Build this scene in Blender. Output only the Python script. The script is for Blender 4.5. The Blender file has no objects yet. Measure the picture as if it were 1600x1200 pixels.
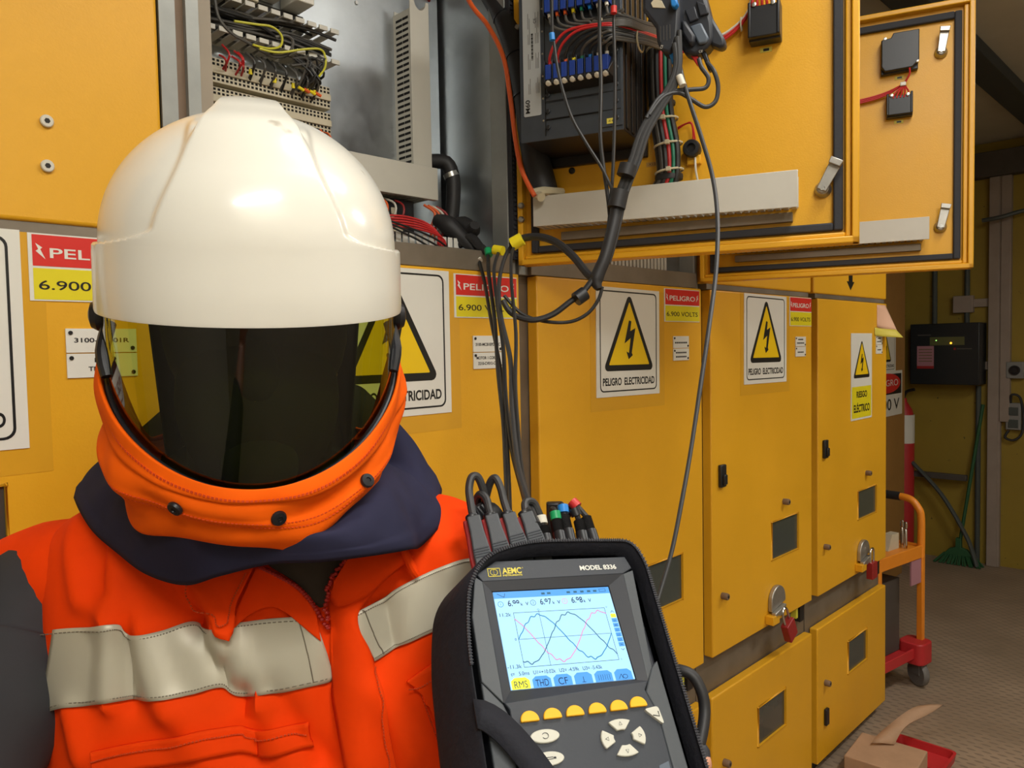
import bpy, bmesh, math, random
from mathutils import Vector, Matrix, noise
from mathutils.bvhtree import BVHTree
random.seed(7)
R = math.radians
SC = bpy.context.scene
COL = SC.collection

# ------------------------------------------------------------------ camera
HC = 1.68
PIT, ROL, FPX = R(2.62), R(1.09), 1200.0
CAM = Vector((0, 0, HC))
cF = Vector((0, math.cos(PIT), -math.sin(PIT)))
_u = Vector((0, math.sin(PIT), math.cos(PIT)))
_r = Vector((1, 0, 0))
cR = _r*math.cos(ROL) - _u*math.sin(ROL)
cU = _u*math.cos(ROL) + _r*math.sin(ROL)
cam_d = bpy.data.cameras.new('camera'); cam = bpy.data.objects.new('camera', cam_d); COL.objects.link(cam)
cam_d.sensor_width = 36.0; cam_d.lens = 27.0; cam_d.clip_start = 0.02; cam_d.clip_end = 60
cam.matrix_world = Matrix(((cR.x, cU.x, -cF.x, 0), (cR.y, cU.y, -cF.y, 0), (cR.z, cU.z, -cF.z, HC), (0, 0, 0, 1)))
SC.camera = cam

# ------------------------------------------------------------------ world, exposure
wd = bpy.data.worlds.new('world'); SC.world = wd; wd.use_nodes = True
bg = wd.node_tree.nodes['Background']; bg.inputs[0].default_value = (0.9, 0.9, 0.85, 1); bg.inputs[1].default_value = 0.12
vs = SC.view_settings
vs.view_transform = 'Standard'; vs.look = 'None'; vs.gamma = 1.0; vs.exposure = 0.17; vs.use_curve_mapping = False

# the row of cabinets: local x runs along it away from the camera, y into the cabinets, z up from eye level
AROW = R(45.5)
ROW = Matrix.Translation((0, 0, HC)) @ Matrix.Rotation(AROW, 4, 'Z') @ Matrix.Translation((0, 1.2, 0))
FZ = -HC
def frame(P, ang):
    return Matrix.Translation(P) @ Matrix.Rotation(ang, 4, 'Z')
DOOR1 = frame(ROW @ Vector((1.262, 0, 0)), R(-24.9))
DOOR2 = frame(ROW @ Vector((2.030, 0, 0)), R(-24.9))
FAR = frame(ROW @ Vector((6.54, 0, 0)), AROW - R(90))

# lamps: two corridor fixtures, plus a third, unseen, added to brighten the far doors
LAMPS = [(1.15, -1.10, 1.34, 13.0), (-0.4, -2.10, 1.34, 42.0), (3.4, -1.60, 1.34, 27.0)]
for i, (s, y, z, w) in enumerate(LAMPS):
    ld = bpy.data.lights.new('tube_light', 'AREA'); ld.shape = 'RECTANGLE'; ld.size = 1.2; ld.size_y = 0.16
    ld.energy = w; ld.color = (1.0, 0.985, 0.945)
    lo = bpy.data.objects.new('tube_light', ld); COL.objects.link(lo)
    lo.matrix_world = ROW @ Matrix.Translation((s, y, z - 0.075))

# ------------------------------------------------------------------ helpers
def ray(x, y):
    return cF + cR*((x - 800)/FPX) - cU*((y - 600)/FPX)
def W(x, y, Z):
    return CAM + ray(x, y)*Z
def on(M, x, y, off=0.0):
    """where the sight line of a photo point meets the plane y=off of a frame, in that frame"""
    n = (M.to_3x3() @ Vector((0, 1, 0))); o = M.translation + n*off
    q = ray(x, y); k = (o - CAM).dot(n)/q.dot(n)
    return M.inverted() @ (CAM + q*k)
def lin(c):
    c = c/255.0
    return c/12.92 if c <= 0.04045 else ((c + 0.055)/1.055)**2.4
MATS = {}
def mat(name, rgb, rough=0.5, metal=0.0, var=0.0, vscale=6.0, bump=0.0, bscale=60.0, emit=0.0, coat=0.0, spots=None, stretch=None, sheen=0.0, spec=0.5, rvar=0.0):
    m = bpy.data.materials.new(name); m.use_nodes = True
    nt = m.node_tree; N = nt.nodes; L = nt.links; b = N['Principled BSDF']
    c = (lin(rgb[0]), lin(rgb[1]), lin(rgb[2]), 1)
    b.inputs['Base Color'].default_value = c
    b.inputs['Roughness'].default_value = rough; b.inputs['Metallic'].default_value = metal
    b.inputs['Coat Weight'].default_value = coat; b.inputs['Coat Roughness'].default_value = 0.08
    b.inputs['Specular IOR Level'].default_value = spec
    if sheen: b.inputs['Sheen Weight'].default_value = sheen
    if emit:
        b.inputs['Emission Color'].default_value = c; b.inputs['Emission Strength'].default_value = emit
    tc = mp = None
    if var or bump or spots or rvar:
        tc = N.new('ShaderNodeTexCoord'); mp = N.new('ShaderNodeMapping'); L.new(tc.outputs['Object'], mp.inputs[0])
        if stretch: mp.inputs['Scale'].default_value = stretch
    if var or spots or rvar:
        nz = N.new('ShaderNodeTexNoise'); nz.inputs['Scale'].default_value = vscale; nz.inputs['Detail'].default_value = 5
        nz.inputs['Roughness'].default_value = 0.6
        L.new(mp.outputs[0], nz.inputs[0])
    if rvar:
        mr = N.new('ShaderNodeMapRange'); mr.inputs['From Min'].default_value = 0.3; mr.inputs['From Max'].default_value = 0.7
        mr.inputs['To Min'].default_value = max(0, rough - rvar); mr.inputs['To Max'].default_value = rough + rvar
        L.new(nz.outputs['Fac'], mr.inputs[0]); L.new(mr.outputs[0], b.inputs['Roughness'])
    if var or spots:
        cr = N.new('ShaderNodeValToRGB'); L.new(nz.outputs['Fac'], cr.inputs[0])
        cr.color_ramp.elements[0].position = 0.3; cr.color_ramp.elements[1].position = 0.7
        cr.color_ramp.elements[0].color = (c[0]*(1 - var), c[1]*(1 - var), c[2]*(1 - var*1.1), 1)
        cr.color_ramp.elements[1].color = (min(1, c[0]*(1 + var)), min(1, c[1]*(1 + var)), min(1, c[2]*(1 + var)), 1)
        out = cr.outputs[0]
        if spots:
            n2 = N.new('ShaderNodeTexNoise'); n2.inputs['Scale'].default_value = spots[1]; n2.inputs['Detail'].default_value = 3
            L.new(mp.outputs[0], n2.inputs[0])
            r2 = N.new('ShaderNodeValToRGB'); L.new(n2.outputs['Fac'], r2.inputs[0])
            r2.color_ramp.elements[0].position = spots[2]; r2.color_ramp.elements[1].position = spots[2] + 0.06
            mx = N.new('ShaderNodeMix'); mx.data_type = 'RGBA'
            L.new(r2.outputs[0], mx.inputs['Factor']); L.new(out, mx.inputs[6])
            mx.inputs[7].default_value = (lin(spots[0][0]), lin(spots[0][1]), lin(spots[0][2]), 1)
            out = mx.outputs[2]
        L.new(out, b.inputs['Base Color'])
    if bump:
        n3 = N.new('ShaderNodeTexNoise'); n3.inputs['Scale'].default_value = bscale; n3.inputs['Detail'].default_value = 4
        L.new(mp.outputs[0], n3.inputs[0])
        bp = N.new('ShaderNodeBump'); bp.inputs['Strength'].default_value = bump; bp.inputs['Distance'].default_value = 0.002
        L.new(n3.outputs['Fac'], bp.inputs['Height']); L.new(bp.outputs[0], b.inputs['Normal'])
    MATS[name] = m
    return name

FM = {}           # world matrices of the things' empties
class MB:
    def __init__(s, M=None):
        s.v = []; s.f = []; s.mi = []; s.mn = []; s.M = M.copy() if M else Matrix.Identity(4)
    def mat_i(s, m):
        if m not in s.mn: s.mn.append(m)
        return s.mn.index(m)
    def add(s, vs, fs, m):
        o = len(s.v); k = s.mat_i(m)
        s.v += [s.M @ Vector(p) for p in vs]
        for f in fs: s.f.append([i + o for i in f]); s.mi.append(k)
        return s
    def box(s, x0, x1, y0, y1, z0, z1, m, T=None):
        vs = [Vector((x, y, z)) for x in (x0, x1) for y in (y0, y1) for z in (z0, z1)]
        if T: vs = [T @ p for p in vs]
        return s.add(vs, [(0, 1, 3, 2), (4, 6, 7, 5), (0, 4, 5, 1), (2, 3, 7, 6), (0, 2, 6, 4), (1, 5, 7, 3)], m)
    def poly(s, pts, m):
        return s.add(pts, [tuple(range(len(pts)))], m)
    def prism(s, pts, a, b, m, T=None, axis='y'):
        """2D outline (x,z) swept in y from a to b (axis y), or (x,y) swept in z (axis z)"""
        n = len(pts)
        ar = sum(pts[i][0]*pts[(i+1) % n][1] - pts[(i+1) % n][0]*pts[i][1] for i in range(n))
        if ar < 0: pts = pts[::-1]
        if axis == 'y': vs = [Vector((p[0], a, p[1])) for p in pts] + [Vector((p[0], b, p[1])) for p in pts]
        else: vs = [Vector((p[0], p[1], a)) for p in pts] + [Vector((p[0], p[1], b)) for p in pts]
        if T: vs = [T @ p for p in vs]
        fs = [tuple(range(n)), tuple(range(2*n - 1, n - 1, -1))] + [(i, n + i, n + (i + 1) % n, (i + 1) % n) for i in range(n)]
        if axis != 'y': fs = [f[::-1] for f in fs]
        return s.add(vs, fs, m)
    def grid(s, P, m, closed_u=False, closed_v=False, flip=False):
        nu = len(P); nv = len(P[0]); fs = []
        for i in range(nu if closed_u else nu - 1):
            for j in range(nv if closed_v else nv - 1):
                q = (i*nv + j, ((i+1) % nu)*nv + j, ((i+1) % nu)*nv + (j+1) % nv, i*nv + (j+1) % nv)
                fs.append(q[::-1] if flip else q)
        return s.add([p for r_ in P for p in r_], fs, m)
    def tube(s, pts, r, m, seg=8, cap=True, smooth=0, flat=1.0):
        pts = [Vector(p) for p in pts]
        rr = list(r) if isinstance(r, (list, tuple)) else [r]*len(pts)
        if smooth and len(pts) > 2:
            q = []; q2 = []
            for i in range(len(pts) - 1):
                p0 = pts[max(i-1, 0)]; p1 = pts[i]; p2 = pts[i+1]; p3 = pts[min(i+2, len(pts)-1)]
                for k in range(smooth):
                    t = k/smooth
                    q.append(0.5*((2*p1) + (p2 - p0)*t + (2*p0 - 5*p1 + 4*p2 - p3)*t*t + (3*p1 - p0 - 3*p2 + p3)*t**3))
                    q2.append(rr[i]*(1 - t) + rr[i+1]*t)
            q.append(pts[-1]); q2.append(rr[-1]); pts = q; rr = q2
        P = []; up = None
        for i, p in enumerate(pts):
            t = (pts[min(i+1, len(pts)-1)] - pts[max(i-1, 0)])
            if t.length < 1e-9: t = Vector((0, 0, 1))
            t.normalize()
            if up is None:
                up = t.orthogonal().normalized()
            else:
                up = (up - t*up.dot(t))
                up = up.normalized() if up.length > 1e-6 else t.orthogonal().normalized()
            w = t.cross(up)
            P.append([p + (up*math.cos(a)*rr[i] + w*math.sin(a)*rr[i]*flat) for a in [2*math.pi*k/seg for k in range(seg)]])
        s.grid(P, m, closed_v=True, flip=True)
        if cap:
            s.add(P[0], [tuple(range(seg))[::-1]], m); s.add(P[-1], [tuple(range(seg))], m)
        return s
    def lathe(s, prof, m, T=None, seg=20, axis='z'):
        """profile (r, h) about z"""
        P = []
        for r_, h in prof:
            row_ = []
            for k in range(seg):
                a = 2*math.pi*k/seg
                p = Vector((r_*math.cos(a), r_*math.sin(a), h))
                if axis == 'y': p = Vector((p.x, -p.z, p.y))
                row_.append(T @ p if T else p)
            P.append(row_)
        s.grid(P, m, closed_v=True, flip=True)
        s.add(P[0], [tuple(range(seg))[::-1]], m); s.add(P[-1], [tuple(range(seg))], m)
        return s
    def ell(s, c, r, m, T=None, nu=16, nv=20):
        P = []
        for i in range(nu + 1):
            a = -math.pi/2 + math.pi*i/nu
            row_ = []
            for j in range(nv):
                b = 2*math.pi*j/nv
                p = Vector((r[0]*math.cos(a)*math.cos(b), r[1]*math.cos(a)*math.sin(b), r[2]*math.sin(a)))
                row_.append((T @ p if T else p) + Vector(c))
            P.append(row_)
        return s.grid(P, m, closed_v=True, flip=True)
    def text(s, st, T, h, m, w=None, align='C', bold=0.0):
        """flat lettering in the local xy plane of T, cap height h, optional total width w"""
        cu = bpy.data.curves.new('t', 'FONT'); cu.body = st; cu.size = 1.0; cu.offset = bold
        ob = bpy.data.objects.new('t', cu); COL.objects.link(ob)
        me = bpy.data.meshes.new_from_object(ob.evaluated_get(bpy.context.evaluated_depsgraph_get()))
        vs = [v.co.copy() for v in me.vertices]; fs = [tuple(p.vertices) for p in me.polygons]
        bpy.data.objects.remove(ob); bpy.data.curves.remove(cu); bpy.data.meshes.remove(me)
        if not vs: return s
        x0 = min(p.x for p in vs); x1 = max(p.x for p in vs)
        k = h/0.7; kx = (w/(x1 - x0)) if w else k
        ox = {'C': (x0 + x1)/2, 'L': x0, 'R': x1}[align]
        return s.add([T @ Vector(((p.x - ox)*kx, p.y*k, 0)) for p in vs], fs, m)
    def build(s, name, parent=None, frame=None, bevel=0, bseg=2, smooth=35, solid=0, sub=0, label=None, tag=None, weld=False):
        me = bpy.data.meshes.new(name)
        if parent is not None: F = FM[parent.name]
        elif frame is not None: F = frame
        else:
            c = Vector((sum(p.x for p in s.v)/len(s.v), sum(p.y for p in s.v)/len(s.v), min(p.z for p in s.v)))
            F = Matrix.Translation(c)
        Fi = F.inverted()
        me.from_pydata([tuple(Fi @ p) for p in s.v], [], s.f)
        for n in s.mn: me.materials.append(MATS[n])
        me.polygons.foreach_set('material_index', s.mi)
        if weld:
            bm = bmesh.new(); bm.from_mesh(me); bmesh.ops.remove_doubles(bm, verts=bm.verts, dist=1e-5); bm.to_mesh(me); bm.free()
        me.update()
        if smooth:
            me.shade_smooth(); me.set_sharp_from_angle(angle=R(smooth))
        o = bpy.data.objects.new(name, me); COL.objects.link(o)
        if parent is not None: o.parent = parent
        else: o.matrix_world = F
        FM[o.name] = F
        if solid:
            md = o.modifiers.new('thickness', 'SOLIDIFY'); md.thickness = solid; md.offset = 0
        if sub:
            md = o.modifiers.new('smooth', 'SUBSURF'); md.levels = sub; md.render_levels = sub
        if bevel:
            md = o.modifiers.new('bevel', 'BEVEL'); md.width = bevel; md.segments = bseg; md.limit_method = 'ANGLE'; md.angle_limit = R(40)
            md.harden_normals = False
        if label: o['label'] = label
        if tag: settag(o, *tag)
        return o
def settag(o, label, cat, group=None):
    o['label'] = label; o['category'] = cat
    if group: o['group'] = group
def thing(name, label, cat, M, group=None):
    o = bpy.data.objects.new(name, None); COL.objects.link(o); o.empty_display_size = 0.05
    o.matrix_world = M; FM[o.name] = M.copy()
    settag(o, label, cat, group)
    return o
def struct(o):
    o['kind'] = 'structure'; return o
def copy_thing(t, M, label, group=None):
    r_ = t.copy(); COL.objects.link(r_); r_.matrix_world = M; FM[r_.name] = M.copy(); r_['label'] = label
    if group: r_['group'] = group
    for ch in [c for c in t.children]:
        c = ch.copy(); COL.objects.link(c); c.parent = r_; FM[c.name] = M.copy()
        for g in [g for g in ch.children]:
            d = g.copy(); COL.objects.link(d); d.parent = c
    return r_
def rrect(x0, x1, y0, y1, r, n=5):
    out = []
    for cx, cy, a0 in ((x1 - r, y1 - r, 0), (x0 + r, y1 - r, 90), (x0 + r, y0 + r, 180), (x1 - r, y0 + r, 270)):
        for k in range(n + 1):
            a = R(a0 + 90*k/n); out.append((cx + r*math.cos(a), cy + r*math.sin(a)))
    return out
def sstep(a, b, x):
    t = min(1, max(0, (x - a)/(b - a))); return t*t*(3 - 2*t)
def XZ(M, x, y, z):
    """text frame lying on plane y of frame M, facing -y"""
    return M @ Matrix.Translation((x, y, z)) @ Matrix.Rotation(R(90), 4, 'X')

# ------------------------------------------------------------------ materials
mat('yellow_paint', (228, 168, 32), 0.42, var=0.05, vscale=3.0, bump=0.12, bscale=300, rvar=0.06)
mat('yellow_edge', (228, 168, 32), 0.38, var=0.04, vscale=5.0)
mat('galvanised', (176, 181, 184), 0.36, metal=0.92, var=0.07, vscale=22.0, rvar=0.05)
mat('frame_steel', (128, 118, 104), 0.5, metal=0.45, var=0.2, vscale=8.0, rvar=0.1)
mat('post_steel', (150, 152, 148), 0.45, metal=0.4, var=0.12, vscale=10.0)
mat('rust_brown', (120, 98, 78), 0.6, var=0.15)
mat('gasket_rubber', (48, 49, 54), 0.75, bump=0.2, bscale=200)
mat('duct_plastic', (198, 194, 182), 0.42, var=0.04)
mat('cream_plastic', (196, 186, 160), 0.5, var=0.08, vscale=20)
mat('dark_slot', (20, 18, 17), 0.9)
mat('black_plastic', (30, 31, 34), 0.38, bump=0.05, bscale=200)
mat('black_rubber', (36, 35, 36), 0.55)
mat('grey_rubber', (50, 50, 51), 0.5)
mat('slate_metal', (66, 72, 80), 0.4, metal=0.3, var=0.1, vscale=15)
mat('dark_metal', (44, 41, 40), 0.42, metal=0.4, var=0.15, vscale=15)
mat('blue_plastic', (30, 60, 140), 0.4)
mat('bright_blue', (40, 130, 210), 0.4)
mat('red_plastic', (200, 45, 40), 0.4)
mat('dull_red', (150, 35, 35), 0.45)
mat('green_plastic', (20, 150, 90), 0.4)
mat('yellow_tape', (235, 215, 30), 0.45)
mat('white_plastic', (225, 222, 212), 0.45)
mat('nylon_tie', (205, 195, 165), 0.5)
mat('wire_black', (36, 35, 34), 0.5)
mat('wire_grey', (84, 81, 76), 0.5)
mat('wire_red', (190, 40, 40), 0.45)
mat('wire_orange', (228, 98, 40), 0.45)
mat('wire_green', (25, 120, 90), 0.45)
mat('wire_yellow', (205, 200, 60), 0.45)
mat('wire_white', (210, 205, 190), 0.5)
mat('silver_screw', (200, 200, 196), 0.3, metal=0.9)
mat('chrome', (210, 210, 208), 0.15, metal=1.0)
mat('cast_zinc', (175, 172, 165), 0.38, metal=0.8, var=0.1, vscale=40)
mat('sign_white', (226, 224, 214), 0.35, var=0.02)
mat('sign_black', (24, 24, 24), 0.4)
mat('sign_yellow', (240, 200, 20), 0.35)
mat('label_yellow', (228, 212, 30), 0.4)
mat('label_red', (214, 44, 36), 0.4)
mat('label_silver', (172, 175, 175), 0.4, metal=0.1)
mat('old_tape', (196, 150, 70), 0.5, var=0.05)
mat('clear_tape', (216, 160, 40), 0.3)
mat('window_dark', (66, 72, 68), 0.12, var=0.15, vscale=4, spec=0.6)
# ================================================================== the room
mat('floor_plate', (150, 130, 108), 0.62, var=0.18, vscale=2.5, rvar=0.1)
def checker_floor():
    m = bpy.data.materials['floor_plate']; nt = m.node_tree; N = nt.nodes; L = nt.links; b = N['Principled BSDF']
    tc = N.new('ShaderNodeTexCoord')
    hs = []
    for ang, off in ((45, 0.0), (-45, 0.5)):
        mp = N.new('ShaderNodeMapping'); mp.inputs['Rotation'].default_value = (0, 0, R(ang + 12)); L.new(tc.outputs['Object'], mp.inputs[0])
        mp.inputs['Location'].default_value = (off*0.05, off*0.05, 0); mp.inputs['Scale'].default_value = (36, 16, 1)
        sx = N.new('ShaderNodeSeparateXYZ'); L.new(mp.outputs[0], sx.inputs[0])
        prod = None
        for ax in ('X', 'Y'):
            w = N.new('ShaderNodeMath'); w.operation = 'SINE'; ml = N.new('ShaderNodeMath'); ml.operation = 'MULTIPLY'; ml.inputs[1].default_value = math.pi
            L.new(sx.outputs[ax], ml.inputs[0]); L.new(ml.outputs[0], w.inputs[0])
            ab = N.new('ShaderNodeMath'); ab.operation = 'ABSOLUTE'; L.new(w.outputs[0], ab.inputs[0])
            if prod is None: prod = ab
            else:
                p = N.new('ShaderNodeMath'); p.operation = 'MULTIPLY'; L.new(prod.outputs[0], p.inputs[0]); L.new(ab.outputs[0], p.inputs[1]); prod = p
        mr = N.new('ShaderNodeMapRange'); mr.inputs['From Min'].default_value = 0.62; mr.inputs['From Max'].default_value = 0.8
        L.new(prod.outputs[0], mr.inputs[0]); hs.append(mr)
    mx = N.new('ShaderNodeMath'); mx.operation = 'MAXIMUM'; L.new(hs[0].outputs[0], mx.inputs[0]); L.new(hs[1].outputs[0], mx.inputs[1])
    bp = N.new('ShaderNodeBump'); bp.inputs['Strength'].default_value = 0.35; bp.inputs['Distance'].default_value = 0.004
    L.new(mx.outputs[0], bp.inputs['Height']); L.new(bp.outputs[0], b.inputs['Normal'])
    src = b.inputs['Base Color'].links[0].from_socket
    m2 = N.new('ShaderNodeMix'); m2.data_type = 'RGBA'; L.new(mx.outputs[0], m2.inputs['Factor']); L.new(src, m2.inputs[6])
    m2.inputs[7].default_value = (lin(132), lin(115), lin(96), 1); L.new(m2.outputs[2], b.inputs['Base Color'])
checker_floor()
mat('olive_wall', (150, 126, 40), 0.6, var=0.1, vscale=2.2, spots=((70, 58, 26), 22, 0.70), bump=0.1, bscale=40)
mat('pale_wall', (208, 202, 184), 0.6, var=0.04)
mat('ceiling_grey', (182, 178, 164), 0.7, var=0.12, vscale=1.6)
mat('beam_dark', (74, 68, 62), 0.6, var=0.15)
mat('tray_dark', (52, 58, 64), 0.5)
mat('taupe_steel', (150, 138, 120), 0.5, var=0.06)
mat('trim_grey', (150, 136, 124), 0.6, var=0.08)

SL, SR_ = -2.2, 6.54        # room along the row
YB, YR = 1.45, -2.5          # behind the cabinets, other side of the corridor
ZC = 1.44
struct(MB(ROW).box(SL, SR_, YR, YB, FZ - 0.05, FZ, 'floor_plate').build('floor', frame=ROW @ Matrix.Translation((0, 0, FZ))))
c_ = MB(ROW); c_.box(SL, SR_, YR, YB, ZC, ZC + 0.06, 'ceiling_grey')
struct(c_.build('ceiling', frame=ROW @ Matrix.Translation((0, 0, ZC))))
w_ = MB(ROW); w_.box(SR_, SR_ + 0.08, YR - 0.08, YB, FZ, ZC, 'olive_wall')
o_far = struct(w_.build('wall_back', frame=ROW @ Matrix.Translation((SR_, 0, FZ))))
struct(MB(ROW).box(SL, SR_, YB, YB + 0.08, FZ, ZC, 'olive_wall').build('wall_left', frame=ROW @ Matrix.Translation((0, YB, FZ))))
struct(MB(ROW).box(SL, SR_, YR - 0.08, YR, FZ, ZC, 'pale_wall').build('wall_right', frame=ROW @ Matrix.Translation((0, YR, FZ))))
struct(MB(ROW).box(SL - 0.08, SL, YR - 0.08, YB + 0.08, FZ, ZC, 'pale_wall').build('wall_front', frame=ROW @ Matrix.Translation((SL, 0, FZ))))
# eave beam, cable tray under the ceiling, upright channels on the far wall
struct(MB(FAR).box(-1.4, 2.4, -0.10, 0.0, 1.18, 1.36, 'beam_dark').build('trim_1', frame=FAR, bevel=0.006))
struct(MB(ROW).box(SL, SR_ - 0.01, -0.20, -0.06, 1.375, 1.44, 'tray_dark').build('trim_2', frame=ROW, bevel=0.004))
tr = MB(FAR); tr.box(-0.262, -0.196, -0.055, 0, FZ, 1.18, 'trim_grey'); tr.box(-0.186, -0.122, -0.055, 0, -0.60, 1.18, 'trim_grey'); tr.box(-0.20, -0.18, -0.045, 0, FZ, 1.18, 'trim_grey')
struct(tr.build('trim_3', frame=FAR, bevel=0.004))
tr = MB(FAR); tr.box(-0.40, -0.262, -0.03, 0, 0.245, 0.305, 'trim_grey'); tr.box(-0.30, -0.262, -0.03, 0, -0.22, -0.16, 'trim_grey')
struct(tr.build('trim_4', frame=FAR, bevel=0.003))
# joints of the wall sheets
tr = MB(FAR)
for x in (-0.95, -0.02, 0.9, 1.8): tr.box(x, x + 0.012, -0.006, 0, FZ, 1.18, 'beam_dark')
struct(tr.build('trim_5', frame=FAR))

# ceiling lamps; the far one is an added fill
mat('lamp_white', (230, 228, 220), 0.4)
mat('tube_glow', (255, 244, 222), 0.4, emit=5.0)
for i, (s, y, z, w) in enumerate(LAMPS):
    F = ROW @ Matrix.Translation((s, y, z))
    t = thing('ceiling_lamp', ['twin-tube ceiling lamp over the corridor beside the open doors', 'twin-tube ceiling lamp over the corridor behind the camera', 'added unseen twin-tube fill lamp brightening the far stretch of the corridor'][i], 'lamp', F)
    MB(F).box(-0.62, 0.62, -0.09, 0.09, 0.0, 0.10, 'lamp_white').build('lamp_housing', t, bevel=0.008)
    for yy in (-0.05, 0.05):
        MB(F).tube([(-0.6, yy, -0.03), (0.6, yy, -0.03)], 0.013, 'tube_glow', seg=10).box(-0.61, -0.59, yy - 0.015, yy + 0.015, -0.045, 0.0, 'lamp_white').box(0.59, 0.61, yy - 0.015, yy + 0.015, -0.045, 0.0, 'lamp_white').build('lamp_tube', t)

# ================================================================== the cabinets
SEC = [(-0.285, 0.479), (0.505, 1.250), (1.272, 2.030), (2.045, 2.805), (2.825, 3.590)]
ZD0, ZD1 = 0.185, 0.868      # upper doors
ZM0, ZM1 = -0.965, 0.167     # middle doors
ZL0, ZL1 = -1.62, -1.09      # lower doors
T_ = 0.035                   # doors stand proud of the body
def door_panel(b, s0, s1, z0, z1, hole=None, y0=0.0, y1=T_ - 0.003):
    if not hole:
        b.box(s0, s1, y0, y1, z0, z1, 'yellow_paint'); return
    a, c, d, e = hole
    xs = [s0, a, c, s1]; zs = [z0, d, e, z1]
    v = [(x, y, z) for y in (y0, y1) for x in xs for z in zs]
    idx = lambda k, i, j: k*16 + i*4 + j
    fs = []
    for i in range(3):
        for j in range(3):
            if i == 1 and j == 1: continue
            fs.append((idx(0, i, j), idx(0, i+1, j), idx(0, i+1, j+1), idx(0, i, j+1)))
            fs.append((idx(1, i, j), idx(1, i, j+1), idx(1, i+1, j+1), idx(1, i+1, j)))
    for i in range(3):
        fs.append((idx(0, i, 0), idx(1, i, 0), idx(1, i+1, 0), idx(0, i+1, 0)))
        fs.append((idx(0, i, 3), idx(0, i+1, 3), idx(1, i+1, 3), idx(1, i, 3)))
        fs.append((idx(0, 0, i), idx(0, 0, i+1), idx(1, 0, i+1), idx(1, 0, i)))
        fs.append((idx(0, 3, i), idx(1, 3, i), idx(1, 3, i+1), idx(0, 3, i+1)))
    for A, B_ in (((1, 1), (2, 1)), ((2, 1), (2, 2)), ((2, 2), (1, 2)), ((1, 2), (1, 1))):
        fs.append((idx(0, *A), idx(1, *A), idx(1, *B_), idx(0, *B_)))
    b.add(v, fs, 'yellow_paint')
def screw_head(M, x, z, r, m, parent, name, y=0.0, depth=0.012, inset='dark_metal'):
    b = MB(M); T = Matrix.Translation((x, y, z))
    b.lathe([(r*0.95, 0.0), (r, 0.3*depth), (r, 0.8*depth), (r*0.85, depth)], m, T @ Matrix.Rotation(R(90), 4, 'X'), seg=14)
    b.lathe([(r*0.45, depth*1.02), (r*0.45, depth*1.05)], inset, T @ Matrix.Rotation(R(90), 4, 'X'), seg=6)
    return b.build(name, parent)
cabinet_labels = [
    'yellow switchgear cabinet at the left edge, two round rivets in its upper door',
    'yellow switchgear cabinet behind the helmet whose wired upper compartment stands open',
    'yellow switchgear cabinet just right of the hanging cables, directly below the nearer open door',
    'yellow switchgear cabinet second from the far end of the row, with a slanting red padlock',
    'yellow switchgear cabinet at the far end of the row with the RIESGO sign']
CAB = []
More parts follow.
